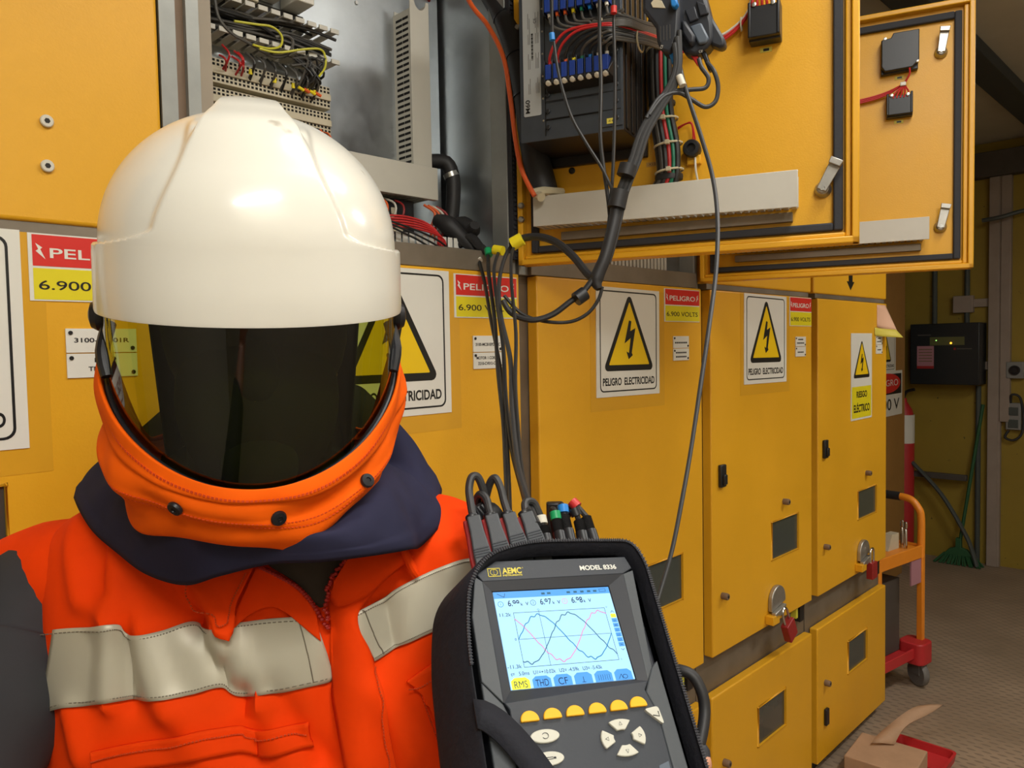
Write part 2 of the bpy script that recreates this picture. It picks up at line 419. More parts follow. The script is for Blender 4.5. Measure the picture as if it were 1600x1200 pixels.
for i, (s0, s1) in enumerate(SEC):
    B0 = ROW @ Matrix.Translation((s0, T_, FZ))
    t = thing('switchgear_cabinet', cabinet_labels[i], 'cabinet', B0, 'yellow switchgear cabinets in one row'); CAB.append(t)
    a, c = s0 - 0.006, s1 + 0.005
    yb = 0.95; b = MB(ROW)
    # shell: sides, back, top, floor of the compartment, lower front
    b.box(a, a + 0.012, T_, yb, FZ + 0.04, 0.95, 'galvanised' if i in (1, 2) else 'frame_steel')
    b.box(c - 0.012, c, T_, yb, FZ + 0.04, 0.95, 'galvanised' if i in (1, 2) else ('yellow_paint' if i == 4 else 'frame_steel'))
    b.box(a, c, yb - 0.012, yb, FZ + 0.04, 0.95, 'frame_steel')
    b.box(a, c, T_, yb, 0.93, 0.95, 'frame_steel')
    b.box(a, c, T_ - 0.001, yb, 0.150, 0.168, 'frame_steel')
    b.box(a, c, T_ - 0.001, T_ + 0.004, -1.64, 0.150, 'frame_steel')       # lower front behind the doors
    b.box(a, c, T_ + 0.01, yb, FZ, -1.64, 'dark_metal')
    # upper opening's frame
    b.box(a, a + 0.03, T_ - 0.02 if i in (1, 2) else T_ - 0.001, T_ + 0.03, 0.168, 0.95, 'post_steel')
    b.box(c - 0.022, c, T_ - 0.02 if i in (1, 2) else T_ - 0.001, T_ + 0.03, 0.168, 0.95, 'post_steel')
    b.box(a + 0.03, c - 0.022, T_ - 0.001, T_ + 0.03, 0.905, 0.95, 'post_steel')
    b.box(a + 0.03, c - 0.022, T_ - 0.03, T_ + 0.012, 0.168, 0.212, 'frame_steel')
    b.build('carcass', t, bevel=0.0015)
    w0, w1 = s0 + 0.432, s0 + 0.640
    # middle door
    o0 = s0; s0 = s0 + (0.03 if i == 0 else 0.036)
    hz = {0: (-0.30, -0.17), 1: (-0.745, -0.612), 2: (-0.735, -0.602), 3: (-0.742, -0.612), 4: (-0.737, -0.619)}[i]
    if i == 0: w0, w1 = 0.04, 0.250
    b = MB(ROW); door_panel(b, s0, s1, ZM0, ZM1, (w0, w1, hz[0], hz[1]))
    d = b.build('door', t, bevel=0.004, bseg=3); sd = s0; s0 = o0
    pane = MB(ROW).box(w0 + 0.0005, w1 - 0.0005, 0.003, 0.007, hz[0] + 0.0005, hz[1] - 0.0005, 'window_dark')
    po = pane.build('window_pane', t); po.parent = d; po.name = 'window_pane'
    for (x, z) in (() if i == 2 else ((o0 + 0.095, -0.783), (o0 + 0.525, -0.553))):
        k = screw_head(ROW, x, z, 0.011, 'rust_brown', t, 'latch_bolt', depth=0.022); k.parent = d
    if i != 2:
        b = MB(ROW).box(o0 + 0.075, o0 + 0.108, -0.012, 0.0, -0.44, -0.37, 'black_plastic')
        b.box(o0 + 0.082, o0 + 0.101, -0.02, -0.010, -0.432, -0.40, 'black_plastic')
        k = b.build('door_handle', t, bevel=0.003); k.parent = d
    # quarter-round lock shield with its bracket
    if i != 1 and i != 0:
        lx = s0 + {2: 0.45, 3: 0.455, 4: 0.475}[i]; lz = {2: -0.885, 3: -0.885, 4: -0.880}[i]
        b = MB(ROW); r_ = 0.052
        pts = [(lx - r_, lz - 0.03)] + [(lx - r_*math.cos(R(a_)), lz + 0.0 + 0.052*math.sin(R(a_))) for a_ in range(0, 181, 12)] + [(lx + r_, lz - 0.01)]
        b.prism(pts, -0.016, 0.0, 'cast_zinc')
        b.prism([(lx - r_, lz - 0.03), (lx + r_*0.6, lz - 0.015), (lx + 0.01, lz - 0.045), (lx - r_, lz - 0.05)], -0.03, -0.012, 'cast_zinc')
        k = b.build('lock_shield', t, bevel=0.003); k.parent = d
        k = MB(ROW).box(lx - r_ - 0.02, lx - r_ + 0.028, -0.03, 0, lz - 0.068, lz - 0.038, 'yellow_edge').build('lock_bracket', t, bevel=0.002); k.parent = d
    # lower door
    lw = (s0 + 0.327, s0 + 0.532, -1.355, -1.223)
    b = MB(ROW); door_panel(b, s0 + 0.03, s1, ZL0, ZL1, lw); d = b.build('door', t, bevel=0.005, bseg=3)
    po = MB(ROW).box(lw[0] + 0.0005, lw[1] - 0.0005, 0.003, 0.007, lw[2] + 0.0005, lw[3] - 0.0005, 'window_dark').build('window_pane', t); po.parent = d
    k = screw_head(ROW, s0 + 0.10, -1.318, 0.012, 'rust_brown', t, 'latch_bolt', depth=0.022); k.parent = d
    b = MB(ROW).box(s0 + 0.088, s0 + 0.116, -0.012, 0.0, -1.485, -1.42, 'black_plastic'); k = b.build('door_handle', t, bevel=0.003); k.parent = d
    # bottom hinge and latch bits between the doors
    b = MB(ROW).box(s1 - 0.075, s1 - 0.045, 0.012, T_ - 0.001, -1.03, -0.966, 'dark_metal'); b.box(s1 - 0.105, s1 - 0.09, 0.014, T_ - 0.001, -1.01, -0.966, 'wire_yellow'); b.tube([(s1 - 0.06, 0.02, -0.962), (s1 - 0.06, 0.02, -0.985)], 0.008, 'cast_zinc')
    b.build('latch', t)
    # closed upper doors
    if i in (0, 3, 4):
        d = MB(ROW).box(s0, s1 - 0.004, 0, T_ - 0.003, ZD0, ZD1 + 0.03, 'yellow_paint').build('door', t, bevel=0.006, bseg=3)
        if i == 0:
            for q in ((72, 190), (73, 260)):
                p = on(ROW, *q); k = screw_head(ROW, p.x, p.z, 0.0085, 'wire_white', t, 'rivet', depth=0.006); k.parent = d
        if i == 4:
            p = on(ROW, 1329, 440)
            k = MB(ROW).prism([(p.x - 0.02, p.z + 0.03), (p.x + 0.02, p.z + 0.03), (p.x + 0.02, p.z), (p.x + 0.04, p.z), (p.x, p.z - 0.035), (p.x - 0.04, p.z), (p.x - 0.02, p.z)], -0.0006, 0, 'sign_black').build('arrow_mark', t); k.parent = d
# strip of dirty tape and yellow frame above the left doors
# galvanised post with a groove between the first two cabinets
b = MB(ROW); b.box(0.4795, 0.504, 0.006, 0.012, 0.172, 0.93, 'post_steel'); b.box(0.504, 0.518, 0.010, 0.013, 0.172, 0.93, 'rust_brown'); b.box(0.518, 0.538, 0.0, 0.012, 0.172, 0.93, 'post_steel'); b.box(0.538, 0.559, 0.003, 0.012, 0.172, 0.93, 'taupe_steel')
struct(b.build('trim_6', frame=ROW))

# ------------------------------------------------------------------ the two open upper doors
def open_door(cab, M, w, latches, boltz):
    b = MB(M)
    b.box(0.0, w, 0.0, 0.022, ZD0, ZD1, 'yellow_paint')
    d = b.build('door', cab, bevel=0.003)
    # returned edges toward the inside
    b = MB(M); e = 0.013; h = -0.024
    for q in ((0, w, ZD0, ZD0 + e), (0, w, ZD1 - e, ZD1), (0, e, ZD0, ZD1), (w - e, w, ZD0, ZD1)):
        b.box(q[0], q[1], h, 0.0, q[2], q[3], 'yellow_edge')
    b.box(w - 0.024, w - e, h*0.55, 0.0, ZD0 + e, ZD1 - e, 'yellow_edge'); b.box(e, w - 0.024, h*0.55, 0, ZD0 + e, ZD0 + 0.022, 'yellow_edge')
    f = b.build('edge_flange', cab, bevel=0.0025); f.parent = d
    b = MB(M); g = 0.016
    b.box(w - 0.045, w - 0.028, -0.014, 0, ZD0 + 0.026, ZD1 - 0.026, 'gasket_rubber')
    b.box(0.028, 0.044, -0.014, 0, ZD0 + 0.026, ZD1 - 0.026, 'gasket_rubber')
    b.box(0.044, w - 0.045, -0.014, 0, ZD0 + 0.026, ZD0 + 0.041, 'gasket_rubber')
    b.box(0.044, w - 0.045, -0.014, 0, ZD1 - 0.044, ZD1 - 0.026, 'gasket_rubber')
    f = b.build('gasket', cab, bevel=0.003); f.parent = d
    for (x, z, ang) in latches:
        T = M @ Matrix.Translation((x, 0, z))
        b = MB(T)
        b.lathe([(0.015, 0.0), (0.0155, 0.004), (0.013, 0.010), (0.011, 0.018), (0.0075, 0.021)], 'cast_zinc', Matrix.Rotation(R(90), 4, 'X'), seg=18)
        b.lathe([(0.005, 0.022), (0.005, 0.026)], 'silver_screw', Matrix.Rotation(R(90), 4, 'X'), seg=6)
        Q = Matrix.Rotation(R(ang), 4, 'Y')
        b.prism([(-0.009, -0.004), (0.009, -0.004), (0.011, 0.05), (-0.011, 0.05)], -0.026, -0.021, 'cast_zinc', Q)
        b.prism([(-0.011, 0.044), (0.011, 0.044), (0.012, 0.056), (-0.012, 0.056)], -0.036, -0.021, 'cast_zinc', Q)
        f = b.build('cam_latch', cab, bevel=0.0012); f.parent = d
    for z in boltz:
        b = MB(M); b.lathe([(0.007, 0), (0.007, 0.008), (0.005, 0.010)], 'silver_screw', Matrix.Translation((0.012, -0.024, z)) @ Matrix.Rotation(R(90), 4, 'X'), seg=6)
        f = b.build('hinge_bolt', cab); f.parent = d
    return d
p = on(DOOR1, 1286, 297); DR1 = open_door(CAB[1], DOOR1, 0.692, [(p.x, p.z, 28)], (0.285, 0.315, 0.70))
p = on(DOOR2, 1470, 83); q = on(DOOR2, 1469, 355); DR2 = open_door(CAB[2], DOOR2, 0.694, [(p.x, p.z, 8), (q.x, q.z, 12)], (0.3,))
# ================================================================== signs and labels on the cabinets
def tri_round(cx, z0, w, h, r, n=4):
    P = [Vector((cx - w/2, z0)), Vector((cx + w/2, z0)), Vector((cx, z0 + h))]; out = []
    for i in range(3):
        a, b, c = P[i-1], P[i], P[(i+1) % 3]
        u = (a - b).normalized(); v = (c - b).normalized()
        ang = u.angle(v); d = r/math.tan(ang/2); cen = b + (u + v).normalized()*(r/math.sin(ang/2))
        p1 = b + u*d; p2 = b + v*d; a1 = math.atan2(*(p1 - cen).yx); a2 = math.atan2(*(p2 - cen).yx)
        da = (a2 - a1 + math.pi) % (2*math.pi) - math.pi
        out += [(cen.x + r*math.cos(a1 + da*k/n), cen.y + r*math.sin(a1 + da*k/n)) for k in range(n + 1)]
    return out
BOLT = [(350, 380), (374, 388), (362, 482), (414, 452), (376, 690), (386, 712), (345, 752), (323, 676), (348, 692), (366, 548), (304, 602)]
def bolt_pts(cx, z0, h):
    return [(cx + (x - 356)*1.62/752*h, z0 + (860 - y)/752*h) for x, y in BOLT]
def flat(b, M, pts, y, m):
    ar = sum(pts[i][0]*pts[(i+1) % len(pts)][1] - pts[(i+1) % len(pts)][0]*pts[i][1] for i in range(len(pts)))
    if ar < 0: pts = pts[::-1]
    v = b.M; b.M = M; b.add([(p[0], y, p[1]) for p in pts], [tuple(range(len(pts)))], m); b.M = v
def ring2(b, M, outer, inner, y, m):
    n = len(outer); v = b.M; b.M = M
    b.add([(p[0], y, p[1]) for p in outer] + [(p[0], y, p[1]) for p in inner], [(i, (i+1) % n, n + (i+1) % n, n + i) for i in range(n)], m); b.M = v
def danger_sign(M, x0, x1, z0, z1, label, tilt=0.0, group='PELIGRO ELECTRICIDAD signs on the cabinet doors'):
    w, h = x1 - x0, z1 - z0; cx = (x0 + x1)/2
    F = M @ Matrix.Translation((cx, 0, z0))
    T = M @ Matrix.Translation((cx, 0, (z0+z1)/2)) @ Matrix.Rotation(R(tilt), 4, 'Y') @ Matrix.Translation((-cx, 0, -(z0+z1)/2))
    b = MB(T); b.box(x0, x1, -0.0022, -0.0004, z0, z1, 'sign_white')
    if z0 < 0 and M is ROW: b.box(x0 - 0.022, x1 + 0.028, -0.0005, -0.0001, z0 - 0.035, z1 - 0.002, 'clear_tape')
    y = -0.0026
    o = rrect(x0 + 0.05*w, x1 - 0.05*w, z0 + 0.045*h, z1 - 0.03*h, 0.05*w); i_ = rrect(x0 + 0.062*w, x1 - 0.062*w, z0 + 0.057*h, z1 - 0.042*h, 0.042*w)
    ring2(b, T, o, i_, y, 'sign_black')
    zb = z0 + 0.235*h; th = 0.735*h; tw = th*1.10
    flat(b, T, tri_round(cx, zb, tw, th, 0.012*w/0.29), y, 'sign_black')
    flat(b, T, tri_round(cx, zb + 0.055*h, tw*0.79, th*0.80, 0.002), y - 0.0004, 'sign_yellow')
    flat(b, T, bolt_pts(cx, zb, th), y - 0.0008, 'sign_black')
    b.M = Matrix.Identity(4)
    b.text('PELIGRO  ELECTRICIDAD', XZ(T, cx, y, z0 + 0.105*h), 0.066*h, 'sign_black', w=0.82*w, bold=0.028)
    return b.build('danger_sign', frame=F, smooth=0, tag=(label, 'sign', group))
danger_sign(ROW, -0.01, 0.281, -0.122, 0.172, 'large PELIGRO ELECTRICIDAD sign cut by the left edge of the picture')
danger_sign(ROW, 0.745, 1.040, -0.128, 0.161, 'large PELIGRO ELECTRICIDAD sign partly hidden behind the helmet')
danger_sign(ROW, 1.523, 1.803, -0.129, 0.152, 'whole PELIGRO ELECTRICIDAD sign right of the hanging cables', tilt=0.6)
danger_sign(ROW, 2.287, 2.592, -0.131, 0.164, 'smallest-looking PELIGRO ELECTRICIDAD sign, on the door with the slanting padlock', tilt=0.5)
# RIESGO ELECTRICO sign
def riesgo():
    x0, x1, z0, z1 = 3.178, 3.408, -0.320, 0.037; cx = (x0 + x1)/2; w = x1 - x0
    b = MB(ROW); b.box(x0, x1, -0.0022, -0.0004, z0, z1, 'sign_white')
    y = -0.0026; zm = z0 + 0.385*(z1 - z0)
    flat(b, ROW, [(x0 + 0.008, z0 + 0.008), (x1 - 0.008, z0 + 0.008), (x1 - 0.008, zm), (x0 + 0.008, zm)], y, 'label_yellow')
    th = 0.40*(z1 - z0); tw = 0.80*w; zb = zm + 0.035
    flat(b, ROW, tri_round(cx, zb, tw, th*1.12, 0.008), y, 'sign_black'); flat(b, ROW, tri_round(cx, zb + 0.014, tw*0.78, th*0.92, 0.002), y - 0.0004, 'sign_yellow')
    flat(b, ROW, bolt_pts(cx, zb + 0.004, th*1.05), y - 0.0008, 'sign_black')
    b.M = Matrix.Identity(4)
    b.text('RIESGO', XZ(ROW, cx, y - 0.0004, zm - 0.045), 0.025, 'sign_black', w=0.5*w, bold=0.03)
    b.text('ELÉCTRICO', XZ(ROW, cx, y - 0.0004, zm - 0.105), 0.03, 'sign_black', w=0.76*w, bold=0.03)
    b.build('danger_sign', frame=ROW @ Matrix.Translation((cx, 0, z0)), smooth=0, tag=('tall narrow RIESGO ELÉCTRICO sign on the far end cabinet door', 'sign'))
riesgo()
def volt_label(M, x0, x1, z0, z1, label, curl=0):
    w, h = x1 - x0, z1 - z0; cx = (x0 + x1)/2; b = MB(M)
    b.box(x0, x1, -0.0016, -0.0003, z0, z1, 'sign_white')
    zm = z0 + 0.495*h; y = -0.0020
    flat(b, M, [(x0 + 0.005, z0 + 0.002), (x1 - 0.001, z0 + 0.002), (x1 - 0.001, zm - 0.001), (x0 + 0.005, zm - 0.001)], y, 'label_yellow')
    flat(b, M, [(x0 + 0.005, zm + 0.002), (x1 - 0.001, zm + 0.002), (x1 - 0.001, z1 - 0.002), (x0 + 0.005, z1 - 0.002)], y, 'label_red')
    for sx in (0.07*w, 0.93*w):
        xx = x0 + sx; zz = zm + 0.25*h; k = 0.09*h; f = 1 if sx < w/2 else -1
        flat(b, M, [(xx - f*0.5*k, zz + 1.2*k), (xx + f*0.5*k, zz + 0.5*k), (xx + f*0.2*k, zz + 0.2*k), (xx + f*0.9*k, zz - 1.4*k), (xx - f*0.5*k, zz - 0.1*k), (xx - f*0.1*k, zz + 0.2*k)], y - 0.0004, 'sign_white')
    b.M = Matrix.Identity(4)
    b.text('PELIGRO', XZ(M, cx, y - 0.0004, zm + 0.15*h), 0.145*h, 'sign_white', w=0.72*w, bold=0.012)
    b.text('6.900 VOLTS', XZ(M, cx, y - 0.0004, z0 + 0.17*h), 0.135*h, 'sign_black', w=0.88*w, bold=0.006)
    return b.build('voltage_label', frame=M @ Matrix.Translation((cx, 0, z0)), smooth=0, tag=(label, 'sticker', 'red and yellow 6.900 VOLTS stickers'))
volt_label(ROW, 0.290, 0.476, 0.078, 0.170, 'red and yellow 6.900 VOLTS sticker left of the helmet')
volt_label(ROW, 1.054, 1.240, 0.067, 0.158, 'red and yellow 6.900 VOLTS sticker crossed by the hanging cables')
volt_label(ROW, 1.830, 2.016, 0.068, 0.161, 'red and yellow 6.900 VOLTS sticker right of the whole danger sign')
volt_label(ROW, 2.618, 2.800, 0.062, 0.165, 'red and yellow 6.900 VOLTS sticker on the door with the slanting padlock')
def tag_plate(M, x0, x1, z0, z1, lines, label, n=2):
    b = MB(M); h = (z1 - z0)/n
    for k in range(n):
        za = z1 - (k+1)*h + 0.0008; zc_ = z1 - k*h - 0.0008
        b.box(x0, x1, -0.0026, -0.0003, za, zc_, 'sign_white')
        b.lathe([(0.003, 0), (0.003, 0.0015)], 'dark_metal', Matrix.Translation((x0 + 0.006, -0.0026, zc_ - 0.006)) @ Matrix.Rotation(R(90), 4, 'X'), seg=8)
        b.lathe([(0.003, 0), (0.003, 0.0015)], 'dark_metal', Matrix.Translation((x1 - 0.006, -0.0026, za + 0.006)) @ Matrix.Rotation(R(90), 4, 'X'), seg=8)
    b.M = Matrix.Identity(4)
    for (st, k, fz, fw) in lines:
        zc_ = z1 - (k + fz)*h
        if not st:
            xm = (x0 + x1)/2; hw = fw*(x1 - x0)/2; v_ = b.M; b.M = M
            for j in range(7): b.box(xm - hw + j*hw*2/7, xm - hw + j*hw*2/7 + hw*0.2, -0.0031, -0.0026, zc_ - 0.0022, zc_ + 0.0022, 'sign_black')
            b.M = v_; continue
        b.text(st, XZ(M, (x0 + x1)/2, -0.003, zc_ - 0.0025), 0.0062, 'sign_black', w=fw*(x1 - x0), bold=0.02)
    return b.build('tag_plate', frame=M @ Matrix.Translation(((x0 + x1)/2, 0, z0)), smooth=0, tag=(label, 'nameplate', 'pairs of white engraved nameplates'))
tag_plate(ROW, 0.331, 0.425, -0.030, 0.041, [('3100-SB001R', 0, 0.5, 0.78), ('BOD', 1, 0.3, 0.24), ('TRANSF', 1, 0.65, 0.42)], 'pair of white nameplates showing 3100-SB001 left of the visor')
tag_plate(ROW, 1.104, 1.190, -0.042, 0.030, [('3100-MCB1EPD1-LC', 0, 0.55, 0.85), ('MOTOR 1 CORREA', 1, 0.35, 0.8), ('3210-CV012-CRE', 1, 0.68, 0.7)], 'pair of white nameplates reading MOTOR 1 behind the hanging cables')
tag_plate(ROW, 1.873, 1.955, -0.043, 0.028, [('', 0, 0.55, 0.8), ('', 1, 0.35, 0.7), ('', 1, 0.68, 0.7)], 'pair of white nameplates below the sticker right of the whole danger sign')
tag_plate(ROW, 2.664, 2.749, -0.048, 0.025, [('', 0, 0.3, 0.5), ('', 0, 0.65, 0.7), ('', 1, 0.55, 0.6)], 'pair of white nameplates on the door with the slanting padlock')
tag_plate(ROW, 3.456, 3.532, -0.052, 0.027, [('', 0, 0.3, 0.5), ('', 0, 0.65, 0.7), ('', 1, 0.55, 0.6)], 'pair of white nameplates beside the RIESGO sign')
# peeled sticker curling off the far door
mat('paper_pink', (226, 180, 150), 0.6); mat('paper_yellow', (215, 200, 80), 0.6)
P = []
for i in range(9):
    t = i/8; P.append([ROW @ Vector((3.47 + 0.10*t, -0.001 - 0.05*t*t*u_, 0.160 - 0.095*u_ - 0.02*t*u_)) for u_ in [k/6 for k in range(7)]])
b = MB(); b.grid(P, 'paper_pink')
P2 = [[ROW @ Vector((3.44 + 0.125*(i/8), -0.002 - 0.075*(i/8)**2*(0.6 + 0.4*u_), 0.062 - 0.035*u_ - 0.01*(i/8))) for u_ in [k/3 for k in range(4)]] for i in range(9)]
b.grid(P2, 'paper_yellow')
b.build('peeling_sticker', frame=ROW @ Matrix.Translation((3.5, 0, 0.03)), solid=0.0008, tag=('peeling pink and yellow sticker curling off the top corner of the far door', 'sticker'))

# padlocks
def padlock(M, label):
    t = thing('padlock', label, 'padlock', M, 'red padlocks on the cabinet doors')
    MB(M).prism(rrect(-0.021, 0.021, -0.052, 0.0, 0.003), -0.010, 0.010, 'dull_red').build('lock_body', t, bevel=0.002)
    pts = [(-0.013, 0, 0.0), (-0.013, 0, 0.030)] + [(-0.013*math.cos(R(a)), 0, 0.030 + 0.013*math.sin(R(a))) for a in (30, 60, 90, 120, 150)] + [(0.013, 0, 0.030), (0.013, 0, 0.0)]
    MB(M).tube(pts, 0.0032, 'chrome', seg=10).build('shackle', t)
padlock(ROW @ Matrix.Translation((2.532, -0.030, -0.965)) @ Matrix.Rotation(R(-27), 4, 'Y') @ Matrix.Scale(1.35, 4), 'red padlock hanging at a slant from the nearer lock shield')
padlock(ROW @ Matrix.Translation((3.335, -0.030, -0.925)) @ Matrix.Scale(1.35, 4), 'red padlock hanging straight from the far cabinet door')

# ================================================================== inside the open compartment
BP = 0.24
MB(ROW).box(0.53, 1.232, BP, BP + 0.003, 0.175, 0.92, 'galvanised').build('mounting_panel', CAB[1])
for (x, z) in ((0.985, 0.81), (1.0, 0.765), (1.2, 0.86)):
    MB(ROW).lathe([(0.005, 0), (0.004, 0.003)], 'silver_screw', Matrix.Translation((x, BP, z)) @ Matrix.Rotation(R(90), 4, 'X'), seg=8).build('panel_screw', CAB[1])
def duct_slots(b, M, a0, a1, pitch, f):
    n = int((a1 - a0)/pitch)
    for k in range(n): f(b, a0 + (k + 0.5)*pitch)
# upright slotted duct
t = thing('wire_duct', 'upright grey slotted wiring duct on the back panel of the open compartment', 'wiring duct', ROW @ Matrix.Translation((1.12, BP, 0.415)), 'grey slotted wiring ducts')
x0, x1, y0, zt = 1.100, 1.152, 0.18, 0.765
b = MB(ROW); b.box(x0, x0 + 0.002, y0, BP, 0.412, zt, 'duct_plastic'); b.box(x1 - 0.002, x1, y0, BP, 0.412, zt + 0.02, 'duct_plastic')
b.box(x0 + 0.002, x1 - 0.002, BP - 0.002, BP, 0.412, zt + 0.01, 'duct_plastic'); b.build('duct_body', t)
b = MB(ROW)
pts = [(x0 - 0.001, 0.412), (x1 + 0.001, 0.412), (x1 + 0.001, zt + 0.025)] + [(0.5*(x0+x1) + 0.017*math.cos(R(a)) + 0.002, zt + 0.024 - 0.022*math.sin(R(a))) for a in range(0, 181, 20)] + [(x0 - 0.001, zt + 0.03)]
b.prism(pts, y0 - 0.003, y0, 'duct_plastic'); b.build('duct_cover', t, bevel=0.0008)
b = MB(ROW)
for k in range(26):
    z = 0.425 + k*0.0128
    for (ya, yc) in ((y0 + 0.006, y0 + 0.026), (y0 + 0.028, y0 + 0.050)): b.box(x0 - 0.0006, x0 + 0.0001, ya, yc, z, z + 0.0054, 'dark_slot')
b.build('duct_slots', t, smooth=0)
# horizontal duct
t = thing('wire_duct', 'wide pale horizontal duct cover low inside the open compartment, right of the helmet', 'wiring duct', ROW @ Matrix.Translation((0.85, BP, 0.342)), 'grey slotted wiring ducts')
MB(ROW).box(0.54, 1.146, 0.150, 0.153, 0.340, 0.412, 'duct_plastic').box(0.54, 1.146, 0.153, 0.165, 0.409, 0.412, 'duct_plastic').box(0.54, 1.146, 0.153, 0.165, 0.340, 0.343, 'duct_plastic').build('duct_cover', t, bevel=0.0008)
b = MB(ROW).box(0.545, 1.140, 0.165, BP, 0.405, 0.408, 'duct_plastic'); b.box(0.545, 1.140, BP - 0.002, BP, 0.34, 0.408, 'duct_plastic')
for k in range(46):
    x = 0.546 + k*0.0129; b.box(x, x + 0.007, 0.153, BP, 0.342, 0.345, 'duct_plastic')
b.build('duct_body', t)
# left ducts with open combs holding the dark cables
mats_w = ['wire_grey', 'wire_black', 'wire_grey', 'wire_black']
def comb_duct(x0, x1, z0, z1, yf, label, mt='duct_plastic'):
    t = thing('wire_duct', label, 'wiring duct', ROW @ Matrix.Translation(((x0+x1)/2, BP, z0)), 'grey slotted wiring ducts')
    b = MB(ROW).box(x0, x1, BP - 0.003, BP, z0, z1, mt)
    b.build('duct_base', t)
    n = int((x1 - x0)/0.0245)
    for z in (z0, z1 - 0.003):
        b = MB(ROW)
        for k in range(n):
            x = x0 + (k + 0.5)*(x1 - x0)/n
            b.box(x - 0.0085, x + 0.0085, yf, BP - 0.003, z, z + 0.003, mt)
            b.box(x - 0.0095, x + 0.0095, yf - 0.004, yf, z - 0.003, z + 0.006, mt)
        b.build('comb_teeth', t, bevel=0.0005)
comb_duct(0.54, 0.905, 0.588, 0.652, 0.165, 'open-topped comb duct full of dark cables, upper left in the compartment')
b = MB(ROW)
for k in range(26):
    z = 0.600 + 0.045*random.random(); ph = random.random()*6; y = 0.175 + 0.05*random.random()
    e = 0.86 + 0.04*random.random()
    pts = [(0.50 + (e - 0.5)*j/9, y + 0.008*math.sin(j*1.1 + ph), z + 0.010*math.sin(j*0.8 + ph*2) - 0.004*j/9) for j in range(10)]
    b.tube(pts, 0.0024 + 0.0014*random.random(), random.choice(mats_w), seg=6, smooth=3)
o = b.build('cable_tangle', frame=ROW @ Matrix.Translation((0.7, 0.2, 0.6)), tag=('tangle of dark grey cables lying in the comb duct at upper left', 'cables')); o['kind'] = 'stuff'
# yellow-green earth wires over the duct
def wire_pts(pts, r, m, name, label, cat='wire', group=None, smooth=5, M=ROW, seg=7):
    b = MB(M); b.tube(pts, r, m, seg=seg, smooth=smooth)
    return b.build(name, tag=(label, cat, group))
def on3(M, x, y, off):
    p = on(M, x, y, off); return (p.x, off, p.z)
wire_pts([on3(ROW, *q, 0.155) for q in ((366, 33), (400, 38), (425, 42), (440, 56), (438, 72), (420, 76), (395, 70))], 0.0022, 'wire_yellow', 'earth_wire', 'yellow and green wire bent in a hook at the upper left of the compartment', group='earth wires')
wire_pts([on3(ROW, *q, 0.150) for q in ((405, 76), (435, 82), (475, 77), (500, 77), (508, 88), (508, 105), (498, 120))], 0.0022, 'wire_yellow', 'earth_wire', 'yellow wire arching round to the right end of the terminal rows', group='earth wires')
wire_pts([on3(ROW, *q, 0.160) for q in ((336, 0), (342, 28), (362, 52), (390, 68), (425, 88), (450, 84), (458, 66), (448, 56), (430, 58))], 0.003, 'wire_grey', 'cable', 'grey cable looping across the dark cables at upper left', 'cable')
# red jumper wires between comb and terminals
for k, (x, y, x2, y2) in enumerate([(347, 70, 346, 112), (343, 86, 352, 114), (366, 80, 368, 116), (372, 82, 378, 118), (362, 88, 366, 120), (374, 100, 376, 121)]):
    a = on3(ROW, x, y, 0.175); c = on3(ROW, x2, y2, 0.190)
    wire_pts([a, ((a[0]+c[0])/2 + 0.004*(-1)**k, 0.160, (a[2]+c[2])/2), c], 0.0020, 'wire_red', 'jumper_wire', 'thin red jumper wire dropping to the terminal row at the left', group='red jumper wires')
for k in range(13):
    x = 384 + k*8.3; y = 82 + k*2.7; a = on3(ROW, x, y, 0.175); c = on3(ROW, x + 3*(-1)**k, y + 44, 0.190)
    wire_pts([a, ((a[0]+c[0])/2 + 0.004*(-1)**k, 0.158, (a[2]+c[2])/2), c], 0.0022, ['wire_grey', 'wire_black', 'wire_grey'][k % 3], 'jumper_wire', 'thin dark jumper wire dropping to the terminal row under the comb duct', group='dark jumper wires')
    if k in (0, 5, 8, 11, 12):
        b = MB(ROW); m_ = ((a[0]+2*c[0])/3, 0.170, (a[2]+2*c[2])/3); b.tube([m_, (m_[0], 0.172, m_[2] - 0.009)], 0.0036, 'yellow_tape', seg=8)
        b.build('wire_marker', tag=('small yellow marker sleeve on a dark jumper wire', 'wire marker', 'yellow wire markers'))
# terminal rows
def terminal_row(x0, x1, z0, z1, label):
    F = ROW @ Matrix.Translation(((x0+x1)/2, BP, z0)); t = thing('terminal_row', label, 'terminal block', F, 'rows of cream terminals')
    yf = 0.188; h = z1 - z0
    b = MB(ROW).box(x0, x1, yf, BP - 0.001, z0, z1, 'cream_plastic'); b.box(x0, x1, yf - 0.004, yf, z0 + h*0.36, z0 + h*0.64, 'cream_plastic'); b.build('terminal_body', t, bevel=0.001)
    b = MB(ROW); n = int((x1 - x0)/0.0082)
    for k in range(n):
        x = x0 + (k + 0.5)*(x1 - x0)/n
        for fz in (0.10, 0.26, 0.70, 0.86): b.box(x - 0.0023, x + 0.0023, yf - 0.0008, yf + 0.0001, z0 + h*fz, z0 + h*fz + h*0.09, 'dark_slot')
    b.build('terminal_holes', t, smooth=0)
terminal_row(0.535, 0.893, 0.500, 0.545, 'upper row of cream terminals above the helmet')
terminal_row(0.535, 0.893, 0.448, 0.492, 'lower row of cream terminals, just above the helmet')
b = MB(ROW)
